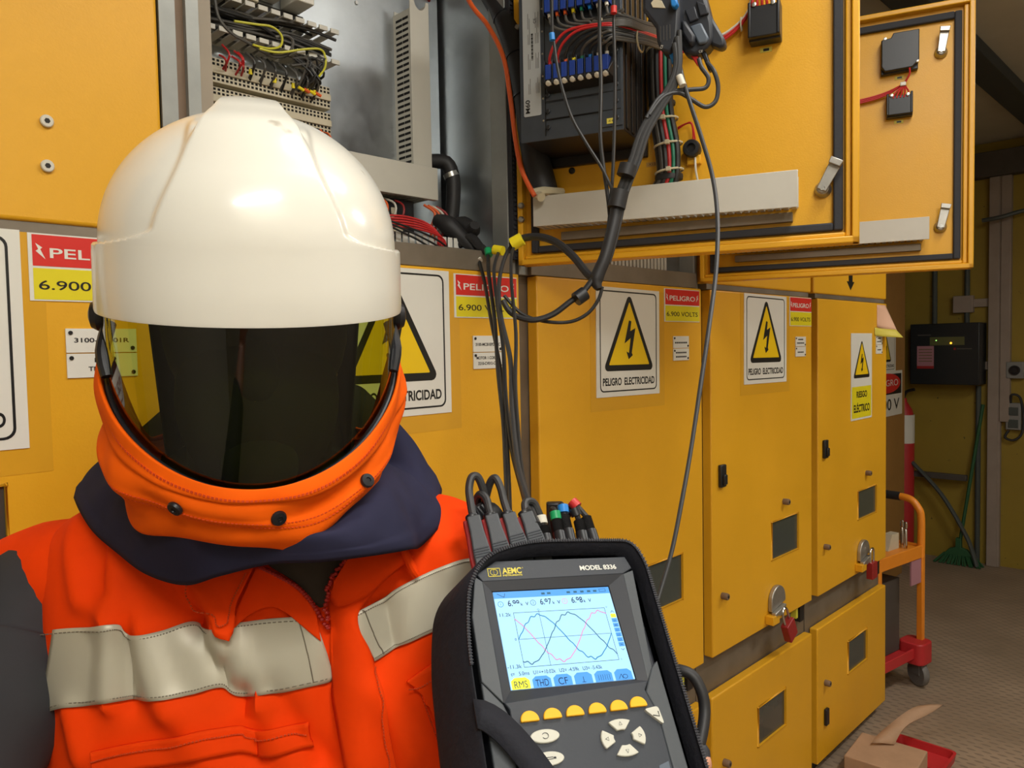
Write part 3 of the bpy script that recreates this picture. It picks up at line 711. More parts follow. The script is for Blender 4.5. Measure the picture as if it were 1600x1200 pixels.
for k in range(30):
    x = 0.62 + 0.27*random.random(); z = 0.41 + 0.03*random.random()
    b.tube([(x, 0.18, 0.447), (x + 0.02*random.random() - 0.01, 0.155, z), (x + 0.02*random.random(), 0.165, 0.375)], 0.002, random.choice(['wire_red', 'wire_orange', 'wire_black', 'wire_grey', 'wire_black']), seg=6, smooth=3)
o = b.build('wire_tangle', tag=('crowd of short red and dark wires under the lower terminal row', 'wires')); o['kind'] = 'stuff'
# nest of black wires and orange ferrules at the right end of the rows
b = MB(ROW)
for k in range(14):
    a = on3(ROW, 455 + random.random()*20, 85 + random.random()*20, 0.17); m_ = on3(ROW, 480 + random.random()*28, 90 + random.random()*38, 0.15); c = on3(ROW, 462 + random.random()*32, 130 + random.random()*14, 0.18)
    b.tube([a, m_, c], 0.0026, random.choice(['wire_black', 'wire_grey']), seg=6, smooth=4)
o = b.build('wire_tangle', tag=('nest of black wires at the right end of the terminal rows', 'wires')); o['kind'] = 'stuff'
for k in range(4):
    p = on3(ROW, 466 + k*9, 136 + k*3, 0.165); MB(ROW).tube([p, (p[0] + 0.012, 0.165, p[2] - 0.004)], 0.0032, 'wire_orange' if k % 2 else 'yellow_tape', seg=8).build('wire_marker', tag=('small orange or yellow sleeve at the right end of the terminal rows', 'wire marker', 'sleeves on the wire nest'))
# breakers at the top
def breaker(x0, x1, z0, z1, m, label, holes):
    F = ROW @ Matrix.Translation(((x0+x1)/2, BP, z0)); t = thing('circuit_breaker', label, 'circuit breaker', F, 'devices above the upper duct')
    MB(ROW).box(x0, x1, 0.175, BP - 0.001, z0, z1, m).box(x0 + 0.004, x1 - 0.004, 0.160, 0.175, z0 + 0.02, z1, m).build('breaker_body', t, bevel=0.002)
    b = MB(ROW)
    for k in range(holes):
        x = x0 + (k + 0.5)*(x1 - x0)/holes; b.lathe([(0.0045, 0), (0.0045, 0.0008)], 'dark_slot', Matrix.Translation((x, 0.175, z0 + 0.010)) @ Matrix.Rotation(R(90), 4, 'X'), seg=10)
    b.build('terminal_screw', t)
breaker(0.600, 0.690, 0.672, 0.78, 'cream_plastic', 'cream circuit breaker with three screw holes at the top left', 3)
breaker(0.693, 0.735, 0.665, 0.76, 'cream_plastic', 'narrow cream breaker with a yellow mark beside the wide one', 1)
breaker(0.765, 0.800, 0.70, 0.80, 'white_plastic', 'small white-fronted relay right of the cream breakers', 1)
breaker(0.815, 0.855, 0.695, 0.80, 'white_plastic', 'small white-fronted relay nearest the shiny panel', 1)
MB(ROW).box(0.535, 0.86, BP - 0.012, BP, 0.655, 0.69, 'dark_metal').build('mounting_rail', tag=('dark mounting rail under the breakers', 'rail'))
# lower terminals, wires and comb behind the sill
F = ROW @ Matrix.Translation((0.85, BP, 0.27)); t = thing('terminal_row', 'dark terminal row between the pale duct cover and the red wires', 'terminal block', F)
MB(ROW).box(0.545, 1.02, 0.195, BP - 0.001, 0.272, 0.335, 'dark_metal').build('terminal_body', t, bevel=0.002)
b = MB(ROW)
for k in range(36): b.box(0.55 + k*0.013, 0.5585 + k*0.013, 0.185, 0.195, 0.285, 0.318, 'dull_red' if k % 3 else 'cream_plastic')
b.build('terminal_clamp', t)
MB(ROW).box(0.545, 1.06, 0.17, 0.21, 0.262, 0.272, 'cream_plastic').build('rail_edge', t, bevel=0.002)
for k in range(6):
    x = 0.93 + k*0.022; b = MB(ROW); b.tube([(x, 0.185, 0.335), (x + 0.008, 0.155, 0.32), (x + 0.004, 0.15, 0.295), (x - 0.006, 0.18, 0.275)], 0.0024, ['wire_white', 'dull_red', 'wire_white', 'wire_orange', 'wire_white', 'dull_red'][k], seg=6, smooth=4)
    b.build('jumper_wire', tag=('short looped wire below the pale duct cover', 'wire', 'short loops below the duct cover'))
MB(ROW).box(1.02, 1.095, 0.175, BP - 0.001, 0.258, 0.335, 'black_plastic').box(1.03, 1.045, 0.172, 0.175, 0.30, 0.315, 'cream_plastic').build('terminal_relay', bevel=0.002, tag=('black relay base at the right end of the lower terminals', 'relay'))
comb = thing('wire_duct', 'white comb duct standing behind the sill, right of the helmet', 'wiring duct', ROW @ Matrix.Translation((0.85, 0.10, 0.19)), 'grey slotted wiring ducts')
MB(ROW).box(0.545, 1.14, 0.10, 0.20, 0.172, 0.176, 'white_plastic').build('duct_base', comb)
b = MB(ROW)
for k in range(34): b.box(0.548 + k*0.0175, 0.5605 + k*0.0175, 0.075, 0.078, 0.176, 0.245, 'white_plastic')
b.build('comb_teeth', comb, bevel=0.0006)
for k in range(5):
    dz = k*0.006; pts = [(0.86, 0.10 + 0.006*k, 0.238 + dz*0.6), (0.95, 0.065 + 0.005*k, 0.252 + dz), (1.03, 0.06 + 0.004*k, 0.250 + dz), (1.085 - 0.004*k, 0.065, 0.238 + dz*0.5), (1.09 - 0.005*k, 0.07, 0.215), (1.06, 0.085, 0.196)]
    wire_pts([(0.70, 0.11, 0.235)] + pts, 0.0023, 'wire_red', 'control_wire', 'thin red wire looping low over the comb duct', group='looped red wires', smooth=6)
for k in range(3):
    wire_pts([(0.70, 0.10, 0.245 + 0.005*k), (0.88, 0.055, 0.255 + 0.004*k), (0.98, 0.05, 0.235 + 0.008*k), (1.07, 0.055, 0.205 + 0.012*k), (1.11, 0.06, 0.20)], 0.0022, 'wire_black', 'control_wire', 'thin black wire looping low over the comb duct', group='looped black wires', smooth=6)
# corrugated hose with a clamp, orange wires, at the right of the panel
t = thing('cable_hose', 'black hose with a silver clamp right of the pale duct cover', 'hose', ROW @ Matrix.Translation((1.19, 0.18, 0.3)))
MB(ROW).tube([(1.165, 0.20, 0.44), (1.19, 0.17, 0.435), (1.20, 0.16, 0.40), (1.20, 0.16, 0.35), (1.195, 0.165, 0.29)], 0.017, 'black_rubber', seg=12, smooth=4).build('hose', t)
MB(ROW).tube([(1.196, 0.163, 0.412), (1.199, 0.161, 0.402)], 0.0185, 'silver_screw', seg=12).build('hose_clamp', t)
for k in range(4):
    wire_pts([(1.12 + k*0.012, 0.17, 0.33), (1.135 + k*0.012, 0.15, 0.31), (1.125 + k*0.012, 0.15, 0.28), (1.13 + k*0.01, 0.16, 0.25)], 0.003, ['wire_orange', 'wire_orange', 'wire_white', 'dull_red'][k], 'control_wire', 'short orange or pale wire beside the black relay base', group='wires beside the relay base')
# black taped boots of the clip leads lying on the sill
def blob(pts, rr, label, nm='clip_boot'):
    b = MB(); b.tube(pts, rr, 'black_rubber', seg=12, smooth=4)
    return b.build(nm, tag=(label, 'clip', 'black insulated clips on the sill'))
blob([W(680, 343, 1.72), W(700, 352, 1.71), W(722, 372, 1.70), W(742, 393, 1.68)], [0.012, 0.022, 0.016, 0.007], 'black insulated clip reaching from the terminals down to the white tag')
blob([W(708, 352, 1.75), W(725, 352, 1.73), W(738, 360, 1.71), W(742, 352, 1.69)], [0.015, 0.02, 0.018, 0.011], 'black insulated clip with a squared jaw standing up at its right')
blob([W(716, 384, 1.70), W(735, 372, 1.69), W(752, 388, 1.66), W(764, 396, 1.64)], [0.008, 0.012, 0.009, 0.006], 'slim black insulated clip ending at the green tag')
# hinge column with ribbed rubber, right jamb
b = MB(ROW); b.box(1.236, 1.250, 0.002, 0.016, 0.20, 0.92, 'gasket_rubber')
for k in range(70): b.box(1.2385, 1.2475, -0.001, 0.002, 0.205 + k*0.0102, 0.210 + k*0.0102, 'gasket_rubber')
b.build('rubber_seal', frame=ROW @ Matrix.Translation((1.243, 0.015, 0.2)), tag=('ribbed dark rubber seal along the right jamb of the open compartment', 'seal'))
# glimpse under the near door: comb duct of the next compartment
t = thing('wire_duct', 'pale comb duct glimpsed just under the nearer open door', 'wiring duct', ROW @ Matrix.Translation((1.7, 0.1, 0.2)), 'grey slotted wiring ducts')
MB(ROW).box(1.35, 1.99, 0.08, 0.2, 0.214, 0.218, 'duct_plastic').build('duct_base', t)
b = MB(ROW)
for k in range(34): b.box(1.36 + k*0.0172, 1.3705 + k*0.0172, 0.06, 0.064, 0.20, 0.30, 'duct_plastic')
b.build('comb_teeth', t)
MB(ROW).box(1.30, 2.01, 0.24, 0.243, 0.175, 0.92, 'galvanised').build('mounting_panel', CAB[2])
# ================================================================== equipment on the nearer open door
X1, X2, RZ0, RZ1, RY = 0.079, 0.292, 0.396, 0.80, -0.170
F = DOOR1 @ Matrix.Translation(((X1 + X2)/2, 0, RZ0))
t = thing('protection_relay', 'big dark protection relay box mounted on the nearer open door', 'relay', F)
b = MB(DOOR1).box(X1 + 0.004, X2 - 0.004, RY, -0.0005, RZ0 + 0.015, RZ1, 'dark_metal'); b.box(X1 - 0.004, X2, -0.014, -0.0005, RZ0 - 0.004, RZ1, 'dark_metal')
b.build('relay_case', t, bevel=0.002)
b = MB(DOOR1)
for k in range(4): b.box(X2 - 0.004, X2 - 0.001, RY + 0.02 + k*0.036, RY + 0.036 + k*0.036, RZ0 + 0.02, RZ1, 'dark_metal')
b.build('side_ribs', t, bevel=0.001)
b = MB(DOOR1).box(X1, X2 - 0.002, RY - 0.003, RY, RZ0 + 0.012, RZ1, 'slate_metal'); b.box(X2 - 0.045, X2 - 0.004, RY - 0.006, RY - 0.003, RZ0 + 0.02, RZ1, 'slate_metal')
b.build('rear_panel', t, bevel=0.001)
b = MB(DOOR1)
for k in range(5): b.box(X1 + 0.055, X2 - 0.006, RY - 0.0042, RY - 0.003, RZ0 + 0.0495 + k*0.0, RZ0 + 0.051, 'dark_slot')
b.box(X1 + 0.055, X2 - 0.006, RY - 0.0066, RY - 0.0058, RZ0 + 0.050, RZ0 + 0.0515, 'dark_slot'); b.box(X1 + 0.055, X2 - 0.006, RY - 0.0066, RY - 0.0058, RZ0 + 0.084, RZ0 + 0.0855, 'dark_slot')
b.box(X1 + 0.053, X1 + 0.0545, RY - 0.0042, RY - 0.0029, RZ0 + 0.02, RZ1, 'dark_slot')
b.build('panel_seams', t, smooth=0)
lt = MB(DOOR1).prism(rrect(X1 + 0.008, X1 + 0.045, RZ0 + 0.062, RZ1 - 0.005, 0.003), RY - 0.0045, RY - 0.003, 'label_silver')
lt.M = Matrix.Identity(4)
VT = XZ(DOOR1, X1 + 0.017, RY - 0.005, RZ0 + 0.068) @ Matrix.Rotation(R(90), 4, 'Z') @ Matrix.Translation((0, -0.004, 0))
lt.text('M60', VT, 0.009, 'sign_black', w=0.026, align='L', bold=0.02)
lt.M = DOOR1
for k, dx in enumerate((0.008, 0.0115, 0.0255, 0.029, 0.032)):      # unreadable small print as fine rules
    for j in range(4):
        z = RZ0 + 0.105 + j*0.042 + 0.006*((k*3 + j) % 3); lt.box(X1 + 0.012 + dx*0.9, X1 + 0.0128 + dx*0.9, RY - 0.0048, RY - 0.0045, z, z + 0.02 + 0.01*((k + j) % 2), 'wire_grey')
lt.M = Matrix.Identity(4)
lt.text('CE', VT @ Matrix.Translation((0.172, -0.016, 0)), 0.006, 'sign_black', align='L')
for k in range(22): lt.M = DOOR1; lt.box(X1 + 0.026, X1 + 0.030, RY - 0.0048, RY - 0.0045, RZ0 + 0.17 + k*0.0024, RZ0 + 0.171 + k*0.0024 + 0.0006*(k % 3), 'sign_black')
lt.build('rating_label', t, smooth=0)
for k in range(9):
    b = MB(DOOR1); b.lathe([(0.0022, 0), (0.0018, 0.0012)], 'silver_screw', Matrix.Translation((X1 + 0.049, RY - 0.003, RZ0 + 0.05 + k*0.043)) @ Matrix.Rotation(R(90), 4, 'X'), seg=8)
    b.build('panel_screw', t)
for k in range(6):
    for x in (X1 + 0.060, X2 - 0.014):
        if x < 0.2 and k > 2: continue
        b = MB(DOOR1); b.lathe([(0.0045, 0), (0.0045, 0.002), (0.003, 0.0026)], 'black_plastic', Matrix.Translation((x, RY - 0.006, RZ0 + 0.035 + k*0.031)) @ Matrix.Rotation(R(90), 4, 'X'), seg=10)
        b.build('thumb_screw', t)
p = on(DOOR1, 957, 190, RY)
b = MB(DOOR1).box(p.x - 0.009, p.x + 0.009, RY - 0.0072, RY - 0.006, p.z - 0.005, p.z + 0.005, 'paper_yellow'); b.M = Matrix.Identity(4)
b.text('-K45', XZ(DOOR1, p.x, RY - 0.0074, p.z - 0.0022), 0.0045, 'sign_black', w=0.013); b.build('marking_label', t, smooth=0, label='small cream marking label')
# two plug-in terminal strips with blue blocks
TX = [0.151 + k*0.0163 for k in range(8)]
for row_i, (zc_, up) in enumerate(((0.655, 1), (0.527, -1))):
    b = MB(DOOR1)
    if up < 0:
        b.add([(0.140, RY - 0.003, 0.555), (0.282, RY - 0.003, 0.555), (0.282, RY - 0.003, 0.495), (0.140, RY - 0.003, 0.495), (0.140, RY - 0.035, 0.512), (0.272, RY - 0.035, 0.512), (0.272, RY - 0.035, 0.508), (0.140, RY - 0.035, 0.508)],
              [(4, 5, 1, 0), (5, 6, 2, 1), (6, 7, 3, 2), (7, 4, 0, 3), (4, 7, 6, 5)], 'black_plastic')
    else: b.box(0.140, 0.280, RY - 0.03, RY - 0.003, 0.672, 0.73, 'black_plastic')
    b.build('terminal_strip', t, bevel=0.0008)
    for k, x in enumerate(TX):
        c_ = MB(DOOR1); c_.box(x - 0.0056, x + 0.0056, RY - 0.034, RY - 0.006, zc_ - 0.016, zc_ + 0.014, 'blue_plastic')
        c_.box(x - 0.0075, x - 0.0064, RY - 0.036, RY - 0.004, zc_ - 0.022, zc_ + 0.022, 'black_plastic')
        d_ = c_.build('terminal_block', t, bevel=0.001)
        c_ = MB(DOOR1); zz = zc_ + (0.019 if up > 0 else -0.019)
        c_.lathe([(0.0056, 0), (0.0056, 0.004), (0.003, 0.005)], 'wire_white', Matrix.Translation((x, RY - 0.030, zz)) @ Matrix.Rotation(R(60 if up > 0 else 130), 4, 'X'), seg=8)
        c_.box(x - 0.005, x + 0.005, RY - 0.030, RY - 0.020, zz - 0.004, zz + 0.004, 'cream_plastic')
        e_ = c_.build('terminal_screw', t); e_.parent = d_
# field wires from the strips to the loom at the right
cols_u = ['wire_grey', 'wire_grey', 'wire_grey', 'wire_grey', 'wire_grey', 'wire_black', 'wire_grey', 'wire_grey']
for k, x in enumerate(TX):
    z0 = 0.637; pts = [(x, RY - 0.022, z0), (x + 0.008, RY - 0.03, z0 - 0.022 - 0.0005*k), (x + 0.035, RY - 0.035, 0.598 + 0.0022*k), (0.245, RY - 0.036, 0.588 + 0.0035*k), (0.30, RY - 0.03, 0.588 + 0.0028*k), (0.325, RY + 0.02, 0.590 + 0.0024*k), (0.345, -0.08, 0.600 + 0.003*k)]
    pts = [p_ for i_, p_ in enumerate(pts) if not (i_ in (2, 3) and p_[0] <= x + 0.012)]
    wire_pts(pts, 0.0026, cols_u[k], 'relay_wire', 'grey wire running from the upper blue terminals to the loom', group='grey wires of the upper relay terminals', M=DOOR1, smooth=6)
    b = MB(DOOR1); b.tube([(x, RY - 0.023, z0 + 0.003), (x + 0.002, RY - 0.025, z0 - 0.006)], 0.0037, ['wire_white', 'wire_orange', 'wire_orange', 'yellow_tape', 'wire_green', 'bright_blue', 'wire_white', 'wire_white'][k], seg=8)
    b.build('wire_marker', tag=('tiny coloured sleeve under an upper blue terminal', 'wire marker', 'coloured sleeves of the upper terminals'))
cols_l = ['wire_red', 'wire_red', 'wire_black', 'wire_black', 'wire_grey', 'wire_black', 'wire_grey', 'wire_grey']
for k, x in enumerate(TX):
    h = 0.598 - 0.0045*k
    pts = [(x, RY - 0.022, 0.543), (x + 0.004, RY - 0.032, 0.556), (x + 0.022, RY - 0.042, 0.578 - 0.003*k), (x + 0.055, RY - 0.044, h - 0.004), (0.285, RY - 0.034, 0.592 - 0.004*k), (0.325, RY + 0.02, 0.588 - 0.003*k), (0.345, -0.08, 0.596 - 0.003*k)]
    pts = [p_ for i_, p_ in enumerate(pts) if not (i_ == 3 and p_[0] > 0.275)]
    wire_pts(pts, 0.0027, cols_l[k], 'relay_wire', 'red wire arching up from the lower blue terminals' if k < 2 else 'dark wire arching up from the lower blue terminals to the loom', group='red relay wires' if k < 2 else 'dark wires of the lower relay terminals', M=DOOR1, smooth=6)
    b = MB(DOOR1); b.tube([(x, RY - 0.023, 0.541), (x + 0.001, RY - 0.025, 0.549)], 0.0037, ['wire_red', 'dull_red', 'wire_orange', 'yellow_tape', 'wire_green', 'bright_blue', 'wire_white', 'wire_white'][k], seg=8)
    b.build('wire_marker', tag=('tiny coloured sleeve above a lower blue terminal', 'wire marker', 'coloured sleeves of the lower terminals'))
for (x, z, n_) in ((0.262, 0.588, 0), (0.318, 0.575, 1)):
    b = MB(DOOR1); P_ = [(x - 0.001, RY + (-0.045 if n_ == 0 else 0.0) + 0.022 + 0.024*math.cos(a), z + (0.020)*math.sin(a)) for a in [2*math.pi*k/14 for k in range(15)]]
    b.tube(P_, 0.0018, 'nylon_tie', seg=6); b.build('cable_tie', tag=('pale cable tie round the relay wires, ' + ('left' if n_ == 0 else 'right') + ' one', 'cable tie'))

# white duct along the door's foot, grey rail below it
t = thing('wire_duct', 'long pale duct across the foot of the nearer open door', 'wiring duct', DOOR1 @ Matrix.Translation((0.29, 0, 0.258)), 'grey slotted wiring ducts')
MB(DOOR1).prism([(0.052, 0.262), (0.588, 0.254), (0.588, 0.323), (0.052, 0.326)], -0.056, -0.053, 'duct_plastic').box(0.052, 0.588, -0.053, -0.046, 0.320, 0.3235, 'duct_plastic').build('duct_cover', t, bevel=0.001)
b = MB(DOOR1); b.box(0.054, 0.585, -0.003, 0, 0.262, 0.32, 'duct_plastic')
for k in range(36):
    x = 0.056 + k*0.0148; b.box(x, x + 0.009, -0.053, -0.003, 0.262 - 0.004*k/36, 0.265 - 0.004*k/36, 'duct_plastic')
b.build('comb_teeth', t)
MB(DOOR1).box(0.10, 0.575, -0.016, -0.0005, 0.234, 0.252, 'frame_steel').build('mounting_rail', frame=DOOR1 @ Matrix.Translation((0.3, 0, 0.234)), bevel=0.001, tag=('grey steel rail under the pale duct of the nearer open door', 'rail'))
t = thing('wire_duct', 'pale duct across the foot of the farther open door', 'wiring duct', DOOR2 @ Matrix.Translation((0.4, 0, 0.262)), 'grey slotted wiring ducts')
MB(DOOR2).prism([(0.06, 0.262), (0.592, 0.262), (0.592, 0.320), (0.06, 0.320)], -0.052, -0.049, 'duct_plastic').box(0.06, 0.592, -0.049, 0, 0.317, 0.320, 'duct_plastic').build('duct_cover', t, bevel=0.001)
b = MB(DOOR2)
for k in range(36):
    x = 0.06 + k*0.0146; b.box(x, x + 0.009, -0.050, 0, 0.264, 0.267, 'duct_plastic')
b.build('comb_teeth', t)
MB(DOOR2).box(0.10, 0.575, -0.02, -0.0005, 0.238, 0.256, 'frame_steel').build('mounting_rail', frame=DOOR2 @ Matrix.Translation((0.3, 0, 0.238)), bevel=0.001, tag=('grey steel rail under the pale duct of the farther open door', 'rail'))
# upright loom with cable ties
t = thing('wire_loom', 'upright bundle of grey, red and green wires tied on the nearer open door', 'wire bundle', DOOR1 @ Matrix.Translation((0.34, -0.03, 0.32)))
wc = ['wire_black', 'wire_black', 'wire_grey', 'wire_black', 'wire_grey', 'wire_black', 'wire_red', 'wire_green', 'wire_black', 'wire_black', 'wire_orange', 'wire_grey']
for k in range(12):
    a = -80 + 200*k/11.0; r_ = 0.026
    if k >= 9: a = -40 + 60*(k-9); r_ = 0.013
    dx, dy = -r_*math.cos(R(a + 60))*1.0, -0.024 - r_*math.sin(R(a + 60))*0.7
    if k == 10: dx, dy = -0.021, -0.012
    b = MB(DOOR1); b.tube([(0.332 + dx, dy, 0.66), (0.330 + dx*1.05, dy, 0.56), (0.333 + dx, dy, 0.47), (0.344 + dx*1.05, dy, 0.40), (0.345 + dx*0.95, dy, 0.345), (0.337 + dx*1.2 - 0.004, dy + 0.004, 0.318)], 0.0062 if k not in (6, 7, 10) else 0.0045, wc[k], seg=8, smooth=5)
    b.build('loom_wire', t)
for z, x in ((0.455, 0.336), (0.405, 0.344), (0.352, 0.346), (0.60, 0.331)):
    b = MB(DOOR1); b.tube([(x - 0.005 + 0.028*math.cos(a), -0.027 + 0.026*math.sin(a), z + 0.003*math.cos(a)) for a in [2*math.pi*k/16 for k in range(17)]], 0.0022, 'nylon_tie', seg=6)
    b.box(x - 0.004, x + 0.004, -0.060, -0.050, z - 0.004, z + 0.004, 'nylon_tie'); b.build('cable_tie', t)
b = MB(DOOR1); b.lathe([(0.028, 0), (0.029, 0.006), (0.028, 0.011)], 'black_rubber', Matrix.Translation((0.340, -0.026, 0.335)) @ Matrix.Scale(0.8, 4, (0, 1, 0)), seg=16); b.build('black_band', t)
b = MB(DOOR1); b.lathe([(0.027, 0), (0.028, 0.004), (0.027, 0.008)], 'black_rubber', Matrix.Translation((0.327, -0.026, 0.485)) @ Matrix.Scale(0.8, 4, (0, 1, 0)), seg=16); b.build('black_band', t)
# round black pilot-lamp body beside the loom
F = DOOR1 @ Matrix.Translation((0.385, 0, 0.395)); t = thing('pilot_light', 'round black lens with a small dark hole, right of the upright wire bundle', 'pilot light', F)
T = Matrix.Rotation(R(90), 4, 'X')
MB(F).lathe([(0.016, 0.0), (0.016, 0.012), (0.0175, 0.014), (0.0175, 0.024), (0.0155, 0.027), (0.009, 0.0275), (0.008, 0.020)], 'black_plastic', T, seg=24).build('lamp_body', t)
MB(F).box(-0.012, 0.016, -0.012, 0, -0.030, -0.012, 'yellow_edge').build('lamp_base', t, bevel=0.002)
MB(F).tube([(0.006, -0.015, -0.018), (0.008, -0.02, -0.045), (0.012, -0.01, -0.075)], 0.0022, 'wire_white', seg=6, smooth=4).build('wire', t)
for k in range(2): MB(F).tube([(-0.03, -0.008, 0.045 + 0.003*k), (-0.012, -0.014, 0.052), (0.0, -0.016, 0.048 + 0.002*k), (0.002 + 0.004*k, -0.014, 0.018)], 0.0017, 'wire_red', seg=6, smooth=4).build('wire', t)
# relay sockets with red wires
def socket(M, x, z, w, h, d, label, chamfer=0):
    F = M @ Matrix.Translation((x, 0, z)); t = thing('relay_socket', label, 'relay', F)
    b = MB(F)
    if chamfer:
        b.prism([(-w/2, -h/2 + 0.012), (-w/2 + 0.008, -h/2), (w/2 - 0.016, -h/2 + 0.002), (w/2, -h/2 + 0.018), (w/2, h/2), (-w/2 + 0.028, h/2), (-w/2 + 0.022, h/2 - 0.012), (-w/2, h/2 - 0.014)], -d, -0.001, 'black_plastic')
        b.prism([(-w/2 - 0.001, -h/2 - 0.004), (w/2 - 0.002, -h/2), (w/2 - 0.002, h/2), (-w/2 - 0.001, h/2 - 0.01)], -d*0.55, -0.0005, 'black_plastic')
    else:
        b.box(-w/2, w/2, -d, -0.001, -h/2, h/2*0.75, 'black_plastic'); b.box(-w/2 - 0.002, w/2 + 0.002, -d*0.7, -0.001, -h/2 - 0.003, -h/2 + 0.006, 'black_plastic')
        b.box(-w/2 - 0.002, -w/2 + 0.004, -d - 0.002, -0.001, -h/2, h/2, 'black_plastic'); b.box(w/2 - 0.004, w/2 + 0.002, -d - 0.002, -0.001, -h/2, h/2, 'black_plastic')
    b.build('socket_body', t, bevel=0.002)
    pts = ((-w/2 + 0.008, h/2 - 0.012), (w/2 - 0.005, -h/2 + 0.016)) if chamfer else ((-w/2 + 0.01, h/2 - 0.006), (w/2 - 0.01, h/2 - 0.008))
    for q in pts:
        MB(F).lathe([(0.0042, 0), (0.0042, 0.003), (0.002, 0.0035)], 'silver_screw', Matrix.Translation((q[0], -d if not chamfer else -d*0.9, q[1])) @ T, seg=10).build('terminal_screw', t)
    MB(F).box(-0.012, 0.010, -0.0015, 0, -h/2 - 0.016, -h/2 - 0.007, 'paper_yellow').box(-0.006, 0.005, -0.0017, -0.0015, -h/2 - 0.014, -h/2 - 0.009, 'sign_black').build('marking_label', t)
    return t
socket(DOOR1, 0.527, 0.615, 0.054, 0.066, 0.045, 'black relay with a clear front at the top of the nearer open door')
socket(DOOR2, 0.524, 0.757, 0.088, 0.096, 0.035, 'large chamfered black relay at the top of the farther open door', 1)
socket(DOOR2, 0.523, 0.622, 0.058, 0.056, 0.034, 'small black relay below the chamfered one on the farther open door')
for k in range(5):
    wire_pts([(0.506 + 0.009*k, -0.040, 0.637), (0.508 + 0.008*k, -0.046, 0.655), (0.515 + 0.004*k, -0.035, 0.70 - 0.002*k), (0.52, -0.02, 0.78)], 0.0026, 'wire_red', 'relay_wire', 'thin red wire entering the top of the clear-fronted relay', group='red wires of the clear-fronted relay', M=DOOR1)
for k in range(3):
    wire_pts([(0.36, -0.018, 0.600 - 0.006*k), (0.42, -0.016, 0.604 - 0.006*k), (0.46, -0.015, 0.615 - 0.005*k), (0.495, -0.016, 0.645 - 0.003*k), (0.505, -0.016, 0.70)], 0.0026, ['wire_white', 'wire_red', 'wire_red'][k], 'door_wire', 'red or cream wire sweeping from the clamps toward the clear-fronted relay', group='sweeping wires left of the clear-fronted relay', M=DOOR1)
for x_, z_ in ((0.44, 0.604), (0.482, 0.622)):
    b = MB(DOOR1); b.tube([(x_, -0.016 + 0.008*math.cos(a), z_ + 0.013*math.sin(a)) for a in [2*math.pi*k/12 for k in range(13)]], 0.0015, 'nylon_tie', seg=6); b.build('cable_tie', tag=('tiny tie round the sweeping red and cream wires', 'cable tie', 'ties on the sweeping wires'))
for k in range(5):
    wire_pts([(0.545, -0.03, 0.715), (0.546, -0.032, 0.695), (0.532 + 0.001*k, -0.024, 0.672), (0.512 + 0.008*k, -0.030, 0.650), (0.508 + 0.008*k, -0.034, 0.636)], 0.0022, 'wire_red', 'relay_wire', 'thin red wire fanning out over the small relay', group='red wires fanned over the small relay', M=DOOR2)
for k in range(3):
    wire_pts([(0.40, -0.012, 0.640 + 0.004*k), (0.46, -0.013, 0.646 + 0.004*k), (0.50, -0.016, 0.656 + 0.003*k), (0.53, -0.024, 0.672)], 0.0022, 'wire_red', 'door_wire', 'red wire running left from the small relay behind the nearer door', group='red wires left of the small relay', M=DOOR2)
MB(DOOR2).box(0.524, 0.538, -0.032, -0.016, 0.667, 0.677, 'white_plastic').build('cable_tie', bevel=0.002, frame=DOOR2 @ Matrix.Translation((0.53, 0, 0.667)), tag=('pale tie gathering the red wires between the two relays', 'cable tie'))
for (x, z, lb) in ((0.285 + 0.01, 0.378, 'upper'),):
    b = MB(DOOR1); b.box(x - 0.008, x + 0.014, -0.0012, -0.0002, z - 0.005, z + 0.004, 'old_tape'); b.M = Matrix.Identity(4); b.text('-X13', XZ(DOOR1, x + 0.003, -0.0015, z - 0.003), 0.005, 'sign_black', w=0.017)
    b.build('marking_sticker', tag=('tiny marking sticker just under the relay box corner', 'sticker'), smooth=0)
p = on(DOOR1, 894, 267); MB(DOOR1).lathe([(0.007, 0), (0.007, 0.003), (0.004, 0.005)], 'dark_metal', Matrix.Translation((p.x, 0, p.z)) @ T, seg=12).build('cover_screw', tag=('small dark screw in the door below the relay box', 'screw'))
# thick sleeve bridging compartment and door, orange cable tied to it
t = thing('cable_sleeve', 'thick black corrugated sleeve arching from the compartment to the nearer open door', 'cable sleeve', Matrix.Translation(W(815, 180, 1.68)))
H0 = [(730, -60, 1.83), (762, -18, 1.77), (790, 30, 1.72), (810, 90, 1.68), (822, 150, 1.665), (832, 220, 1.66), (850, 300, 1.665)]
b = MB(); pts = [W(*q) for q in H0]; b.tube(pts, [0.027, 0.028, 0.028, 0.027, 0.027, 0.029, 0.031], 'black_rubber', seg=16, smooth=16)
o = b.build('sleeve', t)
md = bpy.data.materials['black_rubber']
for k in range(5):
    p0 = pts[1 + k] if k < 5 else pts[-1]; dr = (pts[2 + k] - pts[k]).normalized(); q0 = p0 - dr*0.002; q1 = p0 + dr*0.002
    MB().tube([q0, q1], 0.0295, 'black_plastic', seg=16).build('cable_tie', t)
b = MB(); b.tube([W(831, 302, 1.625), W(850, 298, 1.63), W(878, 300, 1.67)], 0.009, 'nylon_tie', seg=8, smooth=4); b.build('end_clamp', t, label='pale clamp at the sleeve end')
b = MB(); b.tube([W(846, 308, 1.615), W(838, 303, 1.63)], 0.010, 'nylon_tie', seg=10); b.build('clamp_screw', t)
b = MB(); b.tube([W(*q) for q in ((716, -30, 1.74), (738, 10, 1.70), (762, 40, 1.68), (786, 88, 1.64), (797, 150, 1.63), (805, 215, 1.625), (815, 265, 1.62), (835, 306, 1.61))], 0.0052, 'wire_orange', seg=10, smooth=6)
b.build('cable', tag=('orange cable tied along the thick black sleeve', 'cable'))
